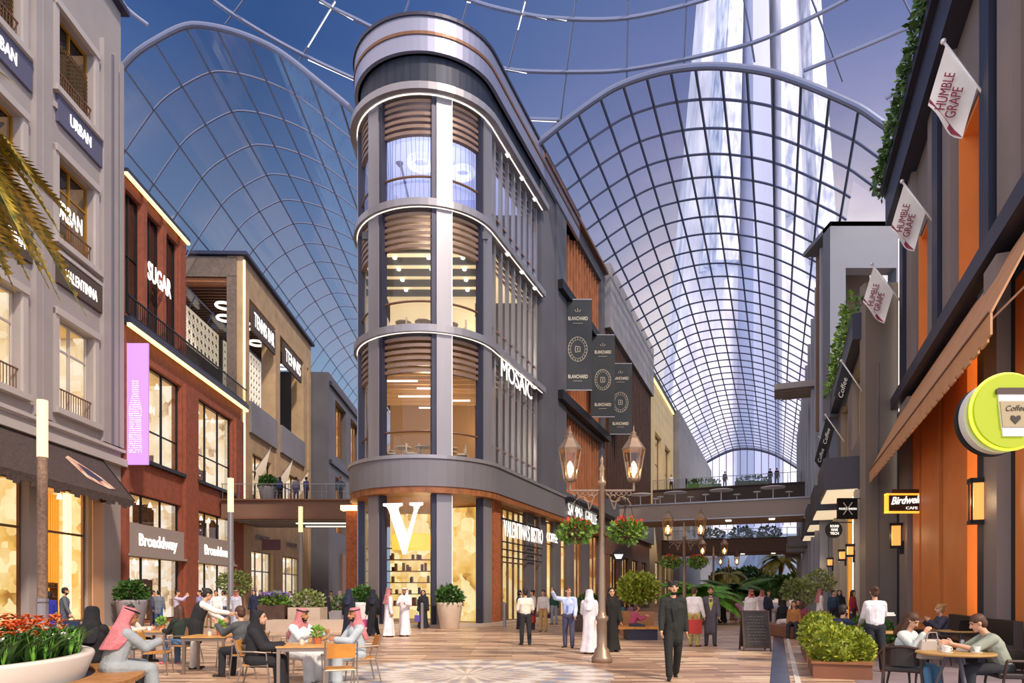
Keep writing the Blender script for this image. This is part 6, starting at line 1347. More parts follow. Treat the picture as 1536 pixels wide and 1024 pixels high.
def person(label, x, y, face, z=0, H=1.75, kind='casual', top='#ffffff', bot='#333333', hair='short', hairm=None, skin=None, seat=None, lean=0, arms=None, legs=None, yaw=0, nod=0, fem=False, beard=False, scarf='#b7495a', near=False, group=None, shoe='#2a201c', tie=None, slv=1.0, skirt=False, open_front=None, belt=None, apron=None, cross=False):
    """face: heading in degrees, 0 = away from the camera, 90 = to the left, 180 = towards the camera"""
    t = thing('person', label, 'person', (x, y, z), R(face), group); k = H/1.75; vox = .0085 if near else .0135
    skin = skin or SKIN; hairm = hairm or HAIRB; V = Vector
    arms = arms or [(5, 10, 12, 0), (-4, 10, 14, 0)]       # (forward, outward, elbow, inward) left(-x) then right
    hipz = (seat+.10) if seat else .93*k; ln = R(lean)
    up = V((0, math.sin(ln), math.cos(ln))); fw = V((0, math.cos(ln), -math.sin(ln))); Pv = V((0, 0, hipz))
    def T(a, b, c): return Pv + V((a*k,0,0)) + fw*b*k + up*c*k
    hw_ = .085 if not fem else .09; sw = .172 if not fem else .148
    B = MB(); J = {}
    B.caps(T(-.06,0,.0), .11*k, T(.06,0,.0), .11*k); B.caps(T(0,0,.02), .115*k, T(0,.0,.2), .1*k); B.caps(T(-.07,0,.34), .115*k*(1 if not fem else .9), T(.07,0,.34), .115*k*(1 if not fem else .9)); B.caps(T(0,0,.15), .105*k, T(0,0,.38), .12*k)
    B.caps(T(-sw+.03,0,.47), .055*k, T(sw-.03,0,.47), .055*k); B.caps(T(0,.0,.47), .055*k, T(0,.02,.60), .05*k)
    hc = T(0,.035,.70); HM = Matrix.Rotation(R(yaw), 3, 'Z') @ Matrix.Rotation(-R(nod)-ln*.4, 3, 'X')
    def Hd(a, b, c): return hc + HM @ V((a*k, b*k, c*k))
    B.ell(Hd(0,-.012,.03), (.077*k,.098*k,.095*k), M=HM); B.ell(Hd(0,.02,-.035), (.06*k,.072*k,.075*k), M=HM); B.ell(Hd(0,.055,-.085), (.032*k,.03*k,.025*k), M=HM)
    B.caps(Hd(0,.085,.02), .011*k, Hd(0,.106,-.02), .016*k, 8); B.caps(Hd(-.02,.078,-.052), .012*k, Hd(.02,.078,-.052), .012*k, 8)
    for s in (-1,1): B.ell(Hd(s*.08,-.005,.0), (.012*k,.02*k,.032*k), 8, 6, HM); B.caps(Hd(s*.015,.082,.037), .011*k, Hd(s*.045,.072,.04), .009*k, 8)
    # legs
    LG = []
    legs = legs or ([(88, 4, 86), (84, 6, 80)] if seat else [(3, 3, 3), (-3, 4, 2)])
    for s, (fa, ou, kn) in zip((-1,1), legs):
        hp = Pv + V((s*hw_*k,0,0)); a, o_ = R(fa), R(ou); d = V((s*math.sin(o_), math.sin(a)*math.cos(o_), -math.cos(a)*math.cos(o_))); kp = hp + d*.44*k
        a2 = R(fa-kn); d2 = V((s*math.sin(o_)*(.2 if not cross else -.6), math.sin(a2), -math.cos(a2))).normalized(); ap = kp + d2*.42*k
        B.caps(hp, .092*k, kp, .056*k); B.caps(kp, .056*k, ap, .036*k); B.caps(kp+d2*.1*k+V((0,-.012,0)), .053*k, kp+d2*.2*k, .045*k)
        toe = V((s*.25, 1, 0)).normalized(); heel = ap+V((0,0,-.055*k))-toe*.04*k
        if a2 < -.4: toe = (toe*.6+V((0,0,-.8))).normalized()
        B.caps(heel, .032*k, heel+toe*.19*k+V((0,0,-.01)), .026*k); LG.append((hp, kp, ap, heel, toe))
    # arms and hands
    AR = []
    for s, (fa, ou, el, inn) in zip((-1,1), arms):
        sh = T(s*sw,0,.46); a, o_ = R(fa)+ln*.6, R(ou); d = V((s*math.sin(o_), math.sin(a)*math.cos(o_), -math.cos(a)*math.cos(o_))); e = sh + d*.285*k
        a2 = a+R(el); i_ = R(inn); d2 = V((s*math.sin(o_)*.5-s*math.sin(i_), math.sin(a2)*math.cos(i_), -math.cos(a2)*math.cos(i_))).normalized(); w = e + d2*.25*k
        B.caps(sh, .054*k, e, .04*k); B.caps(e, .04*k, w, .026*k); side = d2.cross(V((s,0,0))).normalized() if abs(d2.x) < .95 else V((0,1,0))
        pal = w+d2*.055*k; B.caps(w, .026*k, w+d2*.03*k, .03*k); nrm_ = side.cross(d2).normalized()
        for q in (-.024, 0, .024): B.caps(w+d2*.02*k+side*q*k*.6, .016*k, w+d2*.085*k+side*q*k, .013*k, 8)
        fr_ = .0095*k if near else .0115*k
        for j, (q, L_) in enumerate(((-.033,.06),(-.011,.075),(.011,.08),(.033,.068))):
            st = w+d2*.08*k+side*q*k; cu = (d2-nrm_*s*.35).normalized(); mid = st+cu*L_*.5*k; cu2 = (d2-nrm_*s*1.0).normalized(); B.caps(st, fr_*1.08, mid, fr_, 8); B.caps(mid, fr_, mid+cu2*L_*.5*k, fr_*.85, 8)
        th = w+d2*.025*k+side*.03*k; td = (d2*.8+side*.75).normalized(); B.caps(th, fr_*1.3, th+td*.04*k, fr_*1.15, 8); B.caps(th+td*.04*k, fr_*1.15, th+td*.04*k+(d2+side*.2).normalized()*.03*k, fr_, 8)
        AR.append((sh, e, w, d2))
    hcn = np.array(hc); Hi = np.array(HM.inverted())
    def fm(c, idx):
        l = (c-hcn) @ Hi.T / k
        for s in (-1, 1):
            idx[((l[:,0]-s*.03)**2/.013**2+(l[:,2]-.02)**2/.0075**2 < 1) & (l[:,1] > .04)] = 1; idx[((l[:,0]-s*.031)**2/.021**2+(l[:,2]-.041)**2/.006**2 < 1) & (l[:,1] > .04)] = 3
        idx[(l[:,0]**2/.024**2+(l[:,2]+.052)**2/.009**2 < 1) & (l[:,1] > .06)] = 2
        if beard:
            b_ = (l[:,2] < -.03) & (l[:,2] > -.125) & (l[:,1] > -.01) & (np.abs(l[:,0]) < .09); mo = (l[:,0]**2/.022**2+(l[:,2]+.052)**2/.008**2 < 1); idx[b_ & ~mo & ((l[:,2] < -.07) | ((np.abs(l[:,0]) > .045) & (l[:,2] < -.04)) | ((l[:,2] < -.036) & (l[:,2] > -.043) & (np.abs(l[:,0]) < .028)))] = 3
        return idx
    addm(bake(B, vox, [skin, EYE_M, LIP, hairm], fm, 2, 'body'), 'body', t)
    cv = max(vox, .011)
    g = .014*k
    robe = kind in ('robe', 'abaya')
    # ---- shoes
    sh_ = MB()
    for hp, kp, ap, heel, toe in LG: sh_.caps(heel, .04*k, heel+toe*.2*k+V((0,0,-.008)), .034*k); 
    addm(bake(sh_, .012, [cloth('shoe_'+shoe, shoe)], None, 2, 'shoes'), 'shoes', t)
    def legvol(m, gg, flare=0, upto=1.0):
        m.caps(T(-.06,0,.0), .11*k+gg, T(.06,0,.0), .11*k+gg)
        for hp, kp, ap, heel, toe in LG:
            m.caps(hp, .095*k+gg, kp, .062*k+gg)
            if upto > .5: m.caps(kp, .062*k+gg, kp+(ap-kp)*min(1, upto), .048*k+gg+flare)
    def topvol(m, gg, hem=0., slv_=1.0, sg=None):
        sg = gg if sg is None else sg
        m.caps(T(0,0,.12), .112*k+gg, T(0,0,.38), .125*k+gg); m.caps(T(0,0,-hem), .118*k+gg, T(0,0,.2), .106*k+gg); m.caps(T(-.05,0,-hem), .105*k+gg, T(-.07,0,.34), .108*k+gg); m.caps(T(.05,0,-hem), .105*k+gg, T(.07,0,.34), .108*k+gg); m.caps(T(-.07,0,.34), .117*k*(1 if not fem else .93)+gg, T(.07,0,.34), .117*k*(1 if not fem else .93)+gg)
        m.caps(T(-sw+.03,0,.465), .058*k+gg, T(sw-.03,0,.465), .058*k+gg); m.caps(T(-.06,-.01,.455), .05*k+gg, T(.06,-.01,.455), .05*k+gg); m.caps(T(0,-.01,.47), .055*k+gg*.7, T(0,-.005,.5), .05*k+gg*.5)
        for sh, e, w, d2 in AR:
            m.caps(sh, .058*k+sg, e, .045*k+sg)
            if slv_ > .5: m.caps(e, .045*k+sg, e+(w-e)*(slv_*2-1 if slv_ < 1 else .96), .031*k+sg*1.1)
    if not robe:
        m = MB(); legvol(m, g)
        if not skirt: addm(bake(m, cv, [cloth('t_'+bot, bot)], None, 3, 'trousers'), 'trousers', t)
        else:
            m = MB(); n = 20; rr = []
            for u in range(7): rad = .13+.012*u; rr.append([T(0,0,.06)*(1-u/6)+(Pv+V((0,.04,-.62*k)))*(u/6) + V((rad*1.15*math.cos(q*6.283/n), rad*(1+.06*math.sin(q*2.5))*math.sin(q*6.283/n), 0)) for q in range(n)])
            m.rings(rr); addm(bake(m, cv, [cloth('s_'+bot, bot)], None, 3, 'skirt'), 'skirt', t)
        if kind == 'suit' or kind == 'coat':
            m = MB(); topvol(m, g*.9, -.09, 1.0); addm(bake(m, cv, [cloth('sh_'+(open_front or '#1f2420'), open_front or '#1f2420')], None, 3, 'shirt'), 'shirt', t)
            m = MB(); topvol(m, g*1.7, .0, .97, g*1.1); hem = -.22 if kind == 'suit' else -.5
            if not seat:
                m.caps(T(-.05,.0,.1), .112*k+g, Pv+V((-.065*k,0,hem*k)), .1*k+g); m.caps(T(.05,.0,.1), .112*k+g, Pv+V((.065*k,0,hem*k)), .1*k+g)
            me = bake(m, cv, [cloth('j_'+top, top)], None, 3, 'jacket'); j = addm(me, 'jacket', t)
            # open front: a V of shirt
            if open_front:
                m = MB(); o_ = fw*(.133*k+g*2.0); m.add([T(-.055,0,.5)+o_*.62, T(.055,0,.5)+o_*.62, T(.012,0,.12)+o_*1.02, T(-.012,0,.12)+o_*1.02, T(-.055,0,.32)+o_*1.0, T(.055,0,.32)+o_*1.0], [(0,4,5,1),(4,3,2,5)]); addm(m.mesh('shirt_front', (0,0,0), [cloth('sh_'+open_front, open_front)]), 'shirt_front', t)
        else:
            m = MB(); topvol(m, g*1.3, -.085, slv, g*1.3); addm(bake(m, cv, [cloth('c_'+top, top)], None, 3, 'top'), 'shirt', t)
        if belt:
            m = MB(); m.tube([T(.135*math.cos(a*.3142), .13*math.sin(a*.3142), .02) for a in range(20)], .018*k, 6, closed=True); addm(m.mesh('belt', (0,0,0), [cloth('b_'+belt, belt)]), 'belt', t)
        if tie: m = MB(); o_ = fw*(.135*k+g*1.6); m.add([T(-.02,0,.48)+o_*.7, T(.02,0,.48)+o_*.7, T(.03,0,.12)+o_, T(0,0,.06)+o_, T(-.03,0,.12)+o_], [(0,4,3,2,1)]); addm(m.mesh('tie', (0,0,0), [cloth('tie_'+tie, tie)]), 'tie', t)
        if apron:
            g += .016*k; m = MB(); m.caps(T(0,0,.02), .135*k+g, T(0,0,.16), .118*k+g); m.caps(T(0,0,.12), .112*k+g, T(0,0,.38), .122*k+g); m.caps(T(-.05,0,.12), .105*k+g, T(-.06,0,.36), .112*k+g); m.caps(T(.05,0,.12), .105*k+g, T(.06,0,.36), .112*k+g)
            for s in (-1,1): m.caps(T(s*.06,0,.05), .12*k+g, Pv+V((s*.07*k,.01,-.3*k)), .105*k+g)
            addm(bake(m, cv, [cloth('ap_'+apron, apron)], None, 3, 'waistcoat_apron'), 'waistcoat_apron', t)
    else:
        m = MB(); gg = g*1.7; fl = .0 if kind == 'robe' else .03
        topvol(m, gg, .0, 1.0, g*1.6+fl*.4)
        for sh, e, w, d2 in AR: m.caps(e+(w-e)*.5, .045*k+g+fl*.5, w, .045*k+g+fl)
        if seat:
            legvol(m, g*2.2, .03); (h0,k0,a0,_,_),(h1,k1,a1,_,_) = LG
            for u in (.25,.5,.75): 
                m.caps(h0*(1-u)+h1*u, .1*k, k0*(1-u)+k1*u, .07*k); m.caps(k0*(1-u)+k1*u, .075*k, a0*(1-u)+a1*u, .065*k)
        else:
            n = 28; rr = []; ax = (LG[0][2]+LG[1][2])*.5; sp = abs(LG[0][2].y-LG[1][2].y)
            zs = [(.42,.165,.125),(.2,.155,.13),(0,.175,.145),(-.3,.185,.155),(-.6,.205,.175),(-.88,.235+fl,.2+fl)]
            for q_, (zz, ra, rb_) in enumerate(zs):
                c_ = Pv + up*max(zz,0)*k + V((0,0,min(zz,0)*k)); amp = .0+.022*q_/5; c_ = V((c_.x, c_.y+(ax.y-Pv.y)*max(0,-zz)/.88*.6, max(c_.z, .03*k)))
                rr.append([c_+V(((ra*k+amp*math.sin(5*th+q_*.3)+amp*.5*math.sin(9*th))*math.cos(th), (rb_*k+sp*.3*max(0,-zz)+amp*math.sin(5*th+q_*.3))*math.sin(th), 0)) for th in [j*6.28318/n for j in range(n)]])
            m.rings(rr[::-1])
        addm(bake(m, cv, [cloth('r_'+top, top)], None, 3, 'robe'), 'robe', t)
    # ---- head covering and hair
    if hair in ('ghutra', 'ghutra_white', 'hijab'):
        m = MB(); n = 24; hj = hair == 'hijab'
        prof = [(.135,.03,.03,0),(.125,.075,.07,0),(.09,.1,.085,0),(.03,.108,.06,.0),(-.03,.112,.045,-.01),(-.09,.12,.055,-.02),(-.15,.135 if hj else .165,.1 if hj else .075,-.02),(-.24,.165 if hj else .225,.12 if hj else .085,-.02),(-.34,.15 if hj else .235,.1 if hj else .06,-.05),(-.44,.1 if hj else .2,.05 if hj else .03,-.09)]
        rr = []
        for dz, rx, rf, cy in prof:
            c_ = hc + V((0, cy*k-.02*k, 0)) + (HM @ V((0,0,dz*k)) if dz > -.1 else HM @ V((0,0,-.09*k)) + V((0,-ln*.0,(dz+.09)*k)) - fw*0 + (up-V((0,0,1)))*(dz+.09)*k)
            ring = []
            for j in range(n):
                th = j*6.28318/n; ry = rf if math.sin(th) > 0 else (.115 if dz > -.1 else .15); fold = (.008*math.sin(7*th)) if dz < -.1 else 0
                q = V(((rx+fold)*math.cos(th)*k, (ry+fold)*math.sin(th)*k, 0)); ring.append(c_ + (HM @ q if dz > -.12 else q))
            rr.append(ring)
        m.rings(rr[::-1])
        if not hj and scarf != '#efeae2':
            c = mat('keffiyeh_'+scarf, scarf, .85, 0, .12, 110, .5, 12, col2='#d08f8f')
        else: c = cloth('scarf_'+scarf, scarf)
        addm(bake(m, cv, [c], None, 3, 'headscarf'), 'headscarf', t)
        if not hj:
            m = MB(); rp_ = [Hd(.098*math.cos(a*.3142), -.012+.108*math.sin(a*.3142), .088-.012*math.sin(a*.3142)) for a in range(20)]; m.tube(rp_, .012*k, 6, closed=True); addm(m.mesh('head_cord', (0,0,0), [M_BLACK]), 'head_cord', t)
    elif hair != 'none':
        m = MB(); m.ell(Hd(0,-.022,.05), (.088*k,.104*k,.092*k), M=HM)
        m.ell(Hd(0,-.055,.0), (.08*k,.068*k,.09*k), M=HM)
        if hair == 'curly': 
            for q in range(26): a_ = q*2.4; m.ell(Hd(.075*math.cos(a_), -.02+.085*math.sin(a_), .075+.035*math.sin(q*1.7)), (.032*k,)*3, 8, 6)
        if hair == 'long': m.caps(Hd(0,-.07,.02), .075*k, Hd(0,-.1,-.3), .055*k); m.caps(Hd(-.06,-.03,0), .045*k, Hd(-.09,-.01,-.26), .035*k); m.caps(Hd(.06,-.03,0), .045*k, Hd(.09,-.01,-.26), .035*k)
        if hair == 'bun': m.ell(Hd(0,-.12,.08), (.045*k,)*3)
        if hair == 'bob': m.caps(Hd(0,-.05,0), .09*k, Hd(0,-.05,-.09), .075*k)
        me = bake(m, max(vox, .011), [hairm], None, 2, 'hair'); addm(me, 'hair', t)
        if hair == 'hat': pass
    t['_w'] = 0; del t['_w']
    M3 = Matrix.Rotation(R(face), 3, 'Z'); 
    return t, [V((x,y,z)) + M3 @ (w+d2*.1*k) for sh, e, w, d2 in AR]
def shopbag(p, col, lab, w=.34, h=.3, d=.12, rz=0, handle=.16):
    t = thing('shopping_bag', lab, 'bag', (p[0], p[1], p[2]-handle-h), rz, 'shopping bags'); c = mat('bag_'+col, col, .5)
    m = MB(); m.hexa([(-w/2*.94,-d/2,0),(w/2*.94,-d/2,0),(w/2*.94,d/2,0),(-w/2*.94,d/2,0),(-w/2,-d/2*.6,h),(w/2,-d/2*.6,h),(w/2,d/2*.6,h),(-w/2,d/2*.6,h)]); m.build('body', c, t, local=True)
    for s in (-1,1): m = MB(); m.tube([(-w*.22,s*d*.25,h-.01),(-w*.12,s*d*.15,h+handle*.8),(0,s*.01,h+handle),(w*.12,s*d*.15,h+handle*.8),(w*.22,s*d*.25,h-.01)], .006, 5); m.build('handle', c, t, local=True)
def at(px, y): Y = gy(y); return (px-CX)/1000*Y, Y
WHITE, BLACK_, GREY_ = '#e9e4dc', '#17171c', '#a9b2bb'
# ---- seated on the planter bench
person('person in black robe and headscarf seated on the planter bench with back to the camera', -6.95, 11.0, 20, kind='abaya', top=BLACK_, hair='hijab', scarf=BLACK_, seat=.42, fem=True, lean=6, near=True, arms=[(35,10,50,20),(35,10,50,20)], H=1.85)
person('person in grey-white robe and long red headscarf seated on the planter bench', -5.85, 9.75, -38, kind='robe', top='#98a0a4', hair='ghutra', scarf='#b8485c', seat=.42, lean=16, near=True, arms=[(40,10,45,25),(38,10,60,30)], yaw=-10, nod=10, skin=SKIN2, H=1.92)
# ---- front table
_, hh = person('person in black robe and headscarf seated on a cafe chair at the front table, side-on', -4.25, 10.95, -80, kind='abaya', top='#1e1e24', hair='hijab', scarf='#1b1b20', seat=.42, fem=True, lean=6, near=True, arms=[(25,8,60,15),(28,8,55,15)], H=1.72)
person('person in white robe and red headscarf seated behind the front table, facing right', -3.95, 12.25, -120, kind='robe', top='#d9dcdc', hair='ghutra', scarf='#c0646a', seat=.42, lean=10, near=True, arms=[(45,6,60,15),(45,6,60,15)], skin=SKIN2, beard=True, yaw=20)
person('bearded person in pale grey robe and red headscarf seated right of the front table', -2.78, 12.0, 128, kind='robe', top='#aab4ba', hair='ghutra', scarf='#c4606c', seat=.42, lean=4, near=True, arms=[(40,6,55,15),(35,6,50,10)], skin=SKIN2, beard=True, yaw=10)
# ---- middle table
person('person in charcoal jacket seated with back turned at the middle table, raising a phone', -5.1, 12.72, 65, kind='suit', top='#4a4d50', bot='#23252d', hair='short', hairm=HAIRBR, seat=.42, lean=8, near=True, arms=[(55,8,70,10),(20,8,60,20)], open_front=None, H=1.8)
person('waitress in white sleeves, black waistcoat and apron leaning over the middle table', -6.75, 14.2, -60, kind='casual', top=WHITE, bot='#c9c3bb', hair='bun', fem=True, lean=18, near=True, arms=[(35,8,15,5),(50,6,20,5)], apron='#1b1d20', nod=15, H=1.74)
# ---- far table
person('person in black and white patterned top seated at the far cafe table', -8.95, 15.5, -85, kind='casual', top='#c9c2b6', bot='#17171a', hair='long', fem=True, seat=.42, lean=5, near=True, arms=[(35,8,60,15),(35,8,60,15)], slv=1.0)
person('long-haired person in dark green top and jeans at the far table, back turned', -7.4, 14.95, 55, kind='casual', top='#1e2a22', bot='#4d6a8a', hair='long', hairm=HAIRBR, fem=True, seat=.42, lean=8, near=True, arms=[(30,8,60,10),(30,8,60,10)], shoe='#c86a72')
# ---- couple at the gold-lit shop
_, h1 = person('person in grey jacket holding a navy bag by the gold-lit shop window', -14.9, 22.2, -60, kind='suit', top='#5c6168', bot='#4c5668', hair='short', beard=True, arms=[(5,10,10,0),(15,24,10,0)], open_front='#e2ddd2', H=1.8)
shopbag(h1[1], '#1f2f55', 'navy blue shopping bag held by the man in grey jacket', .5, .4)
_, h1 = person('woman in cobalt blue dress beside the man in grey jacket', -15.2, 21.9, 30, kind='casual', top='#2b35a0', bot='#2b35a0', hair='bob', fem=True, skirt=True, slv=.3, arms=[(0,8,6,0),(0,8,6,0)], H=1.66)
shopbag(h1[1], '#d9b56a', 'small tan shopping bag held by the woman in the blue dress', .28, .34)
person('child in pale blue shirt near the light column', -17.2, 24.6, 180, kind='casual', top='#8f9ac0', bot='#555a70', hair='short', H=1.15)
# ---- standing crowd, left
CR = [  # px, feet row, face, dict
 (238, 941, 10, dict(label='person in grey-blue blazer and jeans by the first Broaddway window', kind='suit', top='#66707e', bot='#2f4f86', arms=[(30,10,60,0),(5,10,10,0)])),
 (229, 940, -60, dict(label='person in striped navy shirt behind the blazer', kind='casual', top='#44486a', bot='#3a3c48')),
 (265, 943, -75, dict(label='person in lilac shirt raising a camera to the eyes', kind='casual', top='#b8b0cc', bot='#6a4038', arms=[(75,12,75,35),(75,12,60,30)], near=False)),
 (300, 942, 150, dict(label='person in dark blue cap behind the waitress', kind='casual', top='#8b93bd', bot='#c9b08a')),
 (313, 941, 20, dict(label='person in light blue shirt seen from behind, holding a dark bag', kind='casual', top='#b9c3df', bot='#c2ab88')),
 (324, 942, 200, dict(label='person in white shirt and pale trousers beside the dark bag', kind='casual', top='#e4e4e8', bot='#c8bda8')),
 (336, 939, 95, dict(label='person in white shirt and braces reading, left of the middle light column', kind='casual', top='#dadbe3', bot='#4a5064', arms=[(35,10,80,20),(35,10,80,20)], beard=True)),
 (354, 939, 190, dict(label='person in pale grey robe and dark red headscarf right of the middle light column', kind='robe', top='#b5bccd', hair='ghutra', scarf='#9c4a66', skin=SKIN2)),
 (381, 938, 180, dict(label='person in navy robe, left of a pair walking by the stone shops', kind='abaya', top='#1e2440', hair='hijab', scarf='#232a4a', fem=True)),
 (391, 937, 170, dict(label='person in black robe, right of the pair walking by the stone shops', kind='abaya', top='#1b1b2c', hair='hijab', scarf='#20203a', fem=True)),
 (410, 925, 180, dict(label='person with dark hair in a red dress behind the lavender', kind='casual', top='#a52a3c', bot='#a52a3c', hair='long', fem=True, skirt=True, slv=.3)),
 (435, 928, 170, dict(label='person in lilac-white shirt right of the red dress', kind='casual', top='#c9c2dc', bot='#7d7a92', hairm=HAIRBR)),
 (462, 927, 200, dict(label='person in white shirt right of the far light column', kind='casual', top='#f0eeee', bot='#b8b4b4')),
 (480, 930, 160, dict(label='person in dark clothes half hidden behind the large black robe', kind='casual', top='#25284a', bot='#25284a', fem=True, hair='bob')),
 (487, 943, 30, dict(label='person in wide black robe seen from behind, left of the central group', kind='abaya', top='#12121a', hair='hijab', scarf='#15151f', fem=True)),
 (497, 930, 190, dict(label='person in khaki top with pale cap, farther back', kind='casual', top='#a8a48c', bot='#5c5c66')),
 (510, 932, 100, dict(label='person in pale pink headscarf and robe behind the teal handbag', kind='abaya', top='#c9b9bf', hair='hijab', scarf='#cdbfc6', fem=True)),
 (523, 955, -10, dict(label='person in navy-black robe with a teal handbag, back turned', kind='abaya', top='#171a2c', hair='hijab', scarf='#1f2440', fem=True, bag=('#1f7f8c', 'teal handbag on the arm of the woman in navy-black', 1))),
 (559, 953, 5, dict(label='person in black robe with white belt and colourful bag, left of the two white robes', kind='abaya', top='#14141c', hair='hijab', scarf='#1c1c30', fem=True, belt2=1, bag=('#b0407c', 'magenta and blue shopping bag left of the two men in white robes', 0))),
 (583, 955, -60, dict(label='person in white robe and dark red headscarf, left of two men in white', kind='robe', top='#ddd6e0', hair='ghutra', scarf='#8c4a58', skin=SKIN2, beard=True, H=1.8)),
 (607, 954, 175, dict(label='bearded person in white robe and white headscarf, right of two men in white', kind='robe', top='#e2dbe0', hair='ghutra_white', scarf='#efeae2', skin=SKIN2, beard=True, arms=[(30,12,70,30),(30,12,70,30)], H=1.8)),
 (635, 942, 175, dict(label='person in black robe with white waist band near the glass', kind='abaya', top='#191a26', hair='hijab', scarf='#1a1a24', fem=True, bag=('#5a4aa8', 'violet and red shopping bag beside the bollard', 1))),
 (788, 967, 10, dict(label='person in cream shirt and black trousers with back turned, hands in front', kind='casual', top='#ddd6c8', bot='#26282c', arms=[(10,14,70,20),(10,14,70,20)], near=True)),
 (779, 943, -100, dict(label='person with dark hair mostly hidden behind the cream shirt', kind='casual', top='#2c2c36', bot='#2c2c36', fem=True, hair='bob')),
 (799, 944, 120, dict(label='woman with pinned-up hair and red handbag behind the cream shirt', kind='casual', top='#d8d4cc', bot='#3a3a40', fem=True, hair='bun', bag=('#a8302c', 'red handbag between the cream shirt and the beige trousers', 0))),
 (815, 947, 165, dict(label='person in light grey shirt, tan belt and khaki trousers', kind='casual', top='#c9c2ba', bot='#b08c58', belt='#7d3a28', shoe='#6a2f24')),
 (831, 936, 20, dict(label='person in dark green top with navy shopping bag, right of the khaki trousers', kind='casual', top='#1f4a3c', bot='#8a8f98', bag=('#1c2452', 'navy shopping bag right of the khaki trousers', 0))),
 (853, 971, 160, dict(label='person in pale blue shirt and blue tie pointing up with one arm', kind='casual', top='#b9c8ee', bot='#4a4a66', tie='#5a86c8', arms=[(10,10,30,0),(100,35,35,10)], near=True, hairm=HAIRBR, H=1.8, yaw=40)),
 (884, 980, -20, dict(label='person in white robe and long white veil seen from behind, beside the lamp post', kind='abaya', top='#d9d5dc', hair='hijab', scarf='#dedae0', fem=True, near=True, arms=[(20,12,70,20),(5,10,15,0)], H=1.7)),
 (917, 977, 185, dict(label='person in long black robe partly hidden behind the nearest lamp post', kind='abaya', top='#14120f', hair='hijab', scarf='#191613', fem=True, near=True)),
 (1041, 969, -35, dict(label='person in white sweater and yellow-green trousers with a red shopping bag', kind='casual', top='#eeeae6', bot='#b5ab62', near=True, shoe='#7a2f28', hairm=HAIRBR, H=1.8, arms=[(-5,10,10,0),(5,12,20,0)])),
 (1066, 968, 165, dict(label='bearded person in long grey coat and yellow scarf talking to the white sweater', kind='coat', top='#5d5860', bot='#4c4a55', near=True, beard=True, hairm=HAIRBR, open_front='#c7c05c', H=1.8)),
 (1084, 934, 20, dict(label='person in long black robe walking away, right of the grey coat', kind='abaya', top='#15131a', hair='hijab', scarf='#15131a', fem=True)),
 (1107, 934, 180, dict(label='child in pink dress beside the black robe', kind='casual', top='#b87a9a', bot='#b87a9a', fem=True, skirt=True, H=1.3, hair='long', hairm=HAIRBR)),
 (1127, 951, 180, dict(label='person in white robe with red scarf behind the chalk board', kind='robe', top='#e2dcd8', hair='ghutra', scarf='#b0302c', skin=SKIN2, beard=True)),
 (1143, 938, 175, dict(label='person in pink-white robe and red headscarf, right of the red scarf', kind='robe', top='#c9b5bf', hair='ghutra', scarf='#a83c48', skin=SKIN2)),
 (1152, 939, 200, dict(label='person in dark navy clothes at the right of the robed group', kind='casual', top='#20243c', bot='#20243c', fem=True, hair='bob')),
 (1230, 944, -100, dict(label='person in white robe and red headscarf walking right behind the hedges', kind='robe', top='#e4e0de', hair='ghutra', scarf='#8c2f2c', skin=SKIN2, beard=True, H=1.8)),
 (1250, 944, 190, dict(label='person in dark blue clothes behind the hedge, right of the white robe', kind='casual', top='#2c4458', bot='#22242e', hair='short')),
 (1259, 942, 160, dict(label='person in black robe beside the dark blue one behind the hedge', kind='abaya', top='#1c1a24', hair='hijab', scarf='#1c1a24', fem=True)),
 (1279, 945, -140, dict(label='person with long black hair in a red top behind the seated man in navy', kind='casual', top='#9c2a38', bot='#3a3440', hair='long', fem=True)),
]
for px, yy, fc, d in CR:
    d = dict(d); lab = d.pop('label'); bag = d.pop('bag', None); d.pop('belt2', None); X, Y = at(px, yy); _, hd = person(lab, X, Y, fc, **d)
    if bag: shopbag(hd[bag[2]], bag[0], bag[1], .34, .3, rz=R(fc))
X, Y = at(1041, 969); shopbag((X-.05, Y-.28, .98), '#b83a34', 'big red shopping bag held by the man in the white sweater', .42, .42, rz=.2)
# man in the black suit, walking
person('bearded person with curly dark hair in black suit striding towards the camera', 3.02, 12.5, 178, kind='suit', top='#1e221e', bot='#191c1a', hair='curly', near=True, beard=True, arms=[(-8,9,14,0),(10,9,14,0)], legs=[(-10,2,14),(14,2,3)], open_front='#171a17', shoe='#121110', H=1.83)
# girl on the bench box
person('person in pink top sitting cross-legged on the bench box using a phone', 4.2, 23.3, -90, kind='casual', top='#b04a6a', bot='#35384a', hair='bob', hairm=HAIRBR, fem=True, seat=.40, lean=14, arms=[(30,8,75,15),(30,8,75,15)], legs=[(85,35,135),(85,35,135)], cross=True, nod=15, H=1.6)
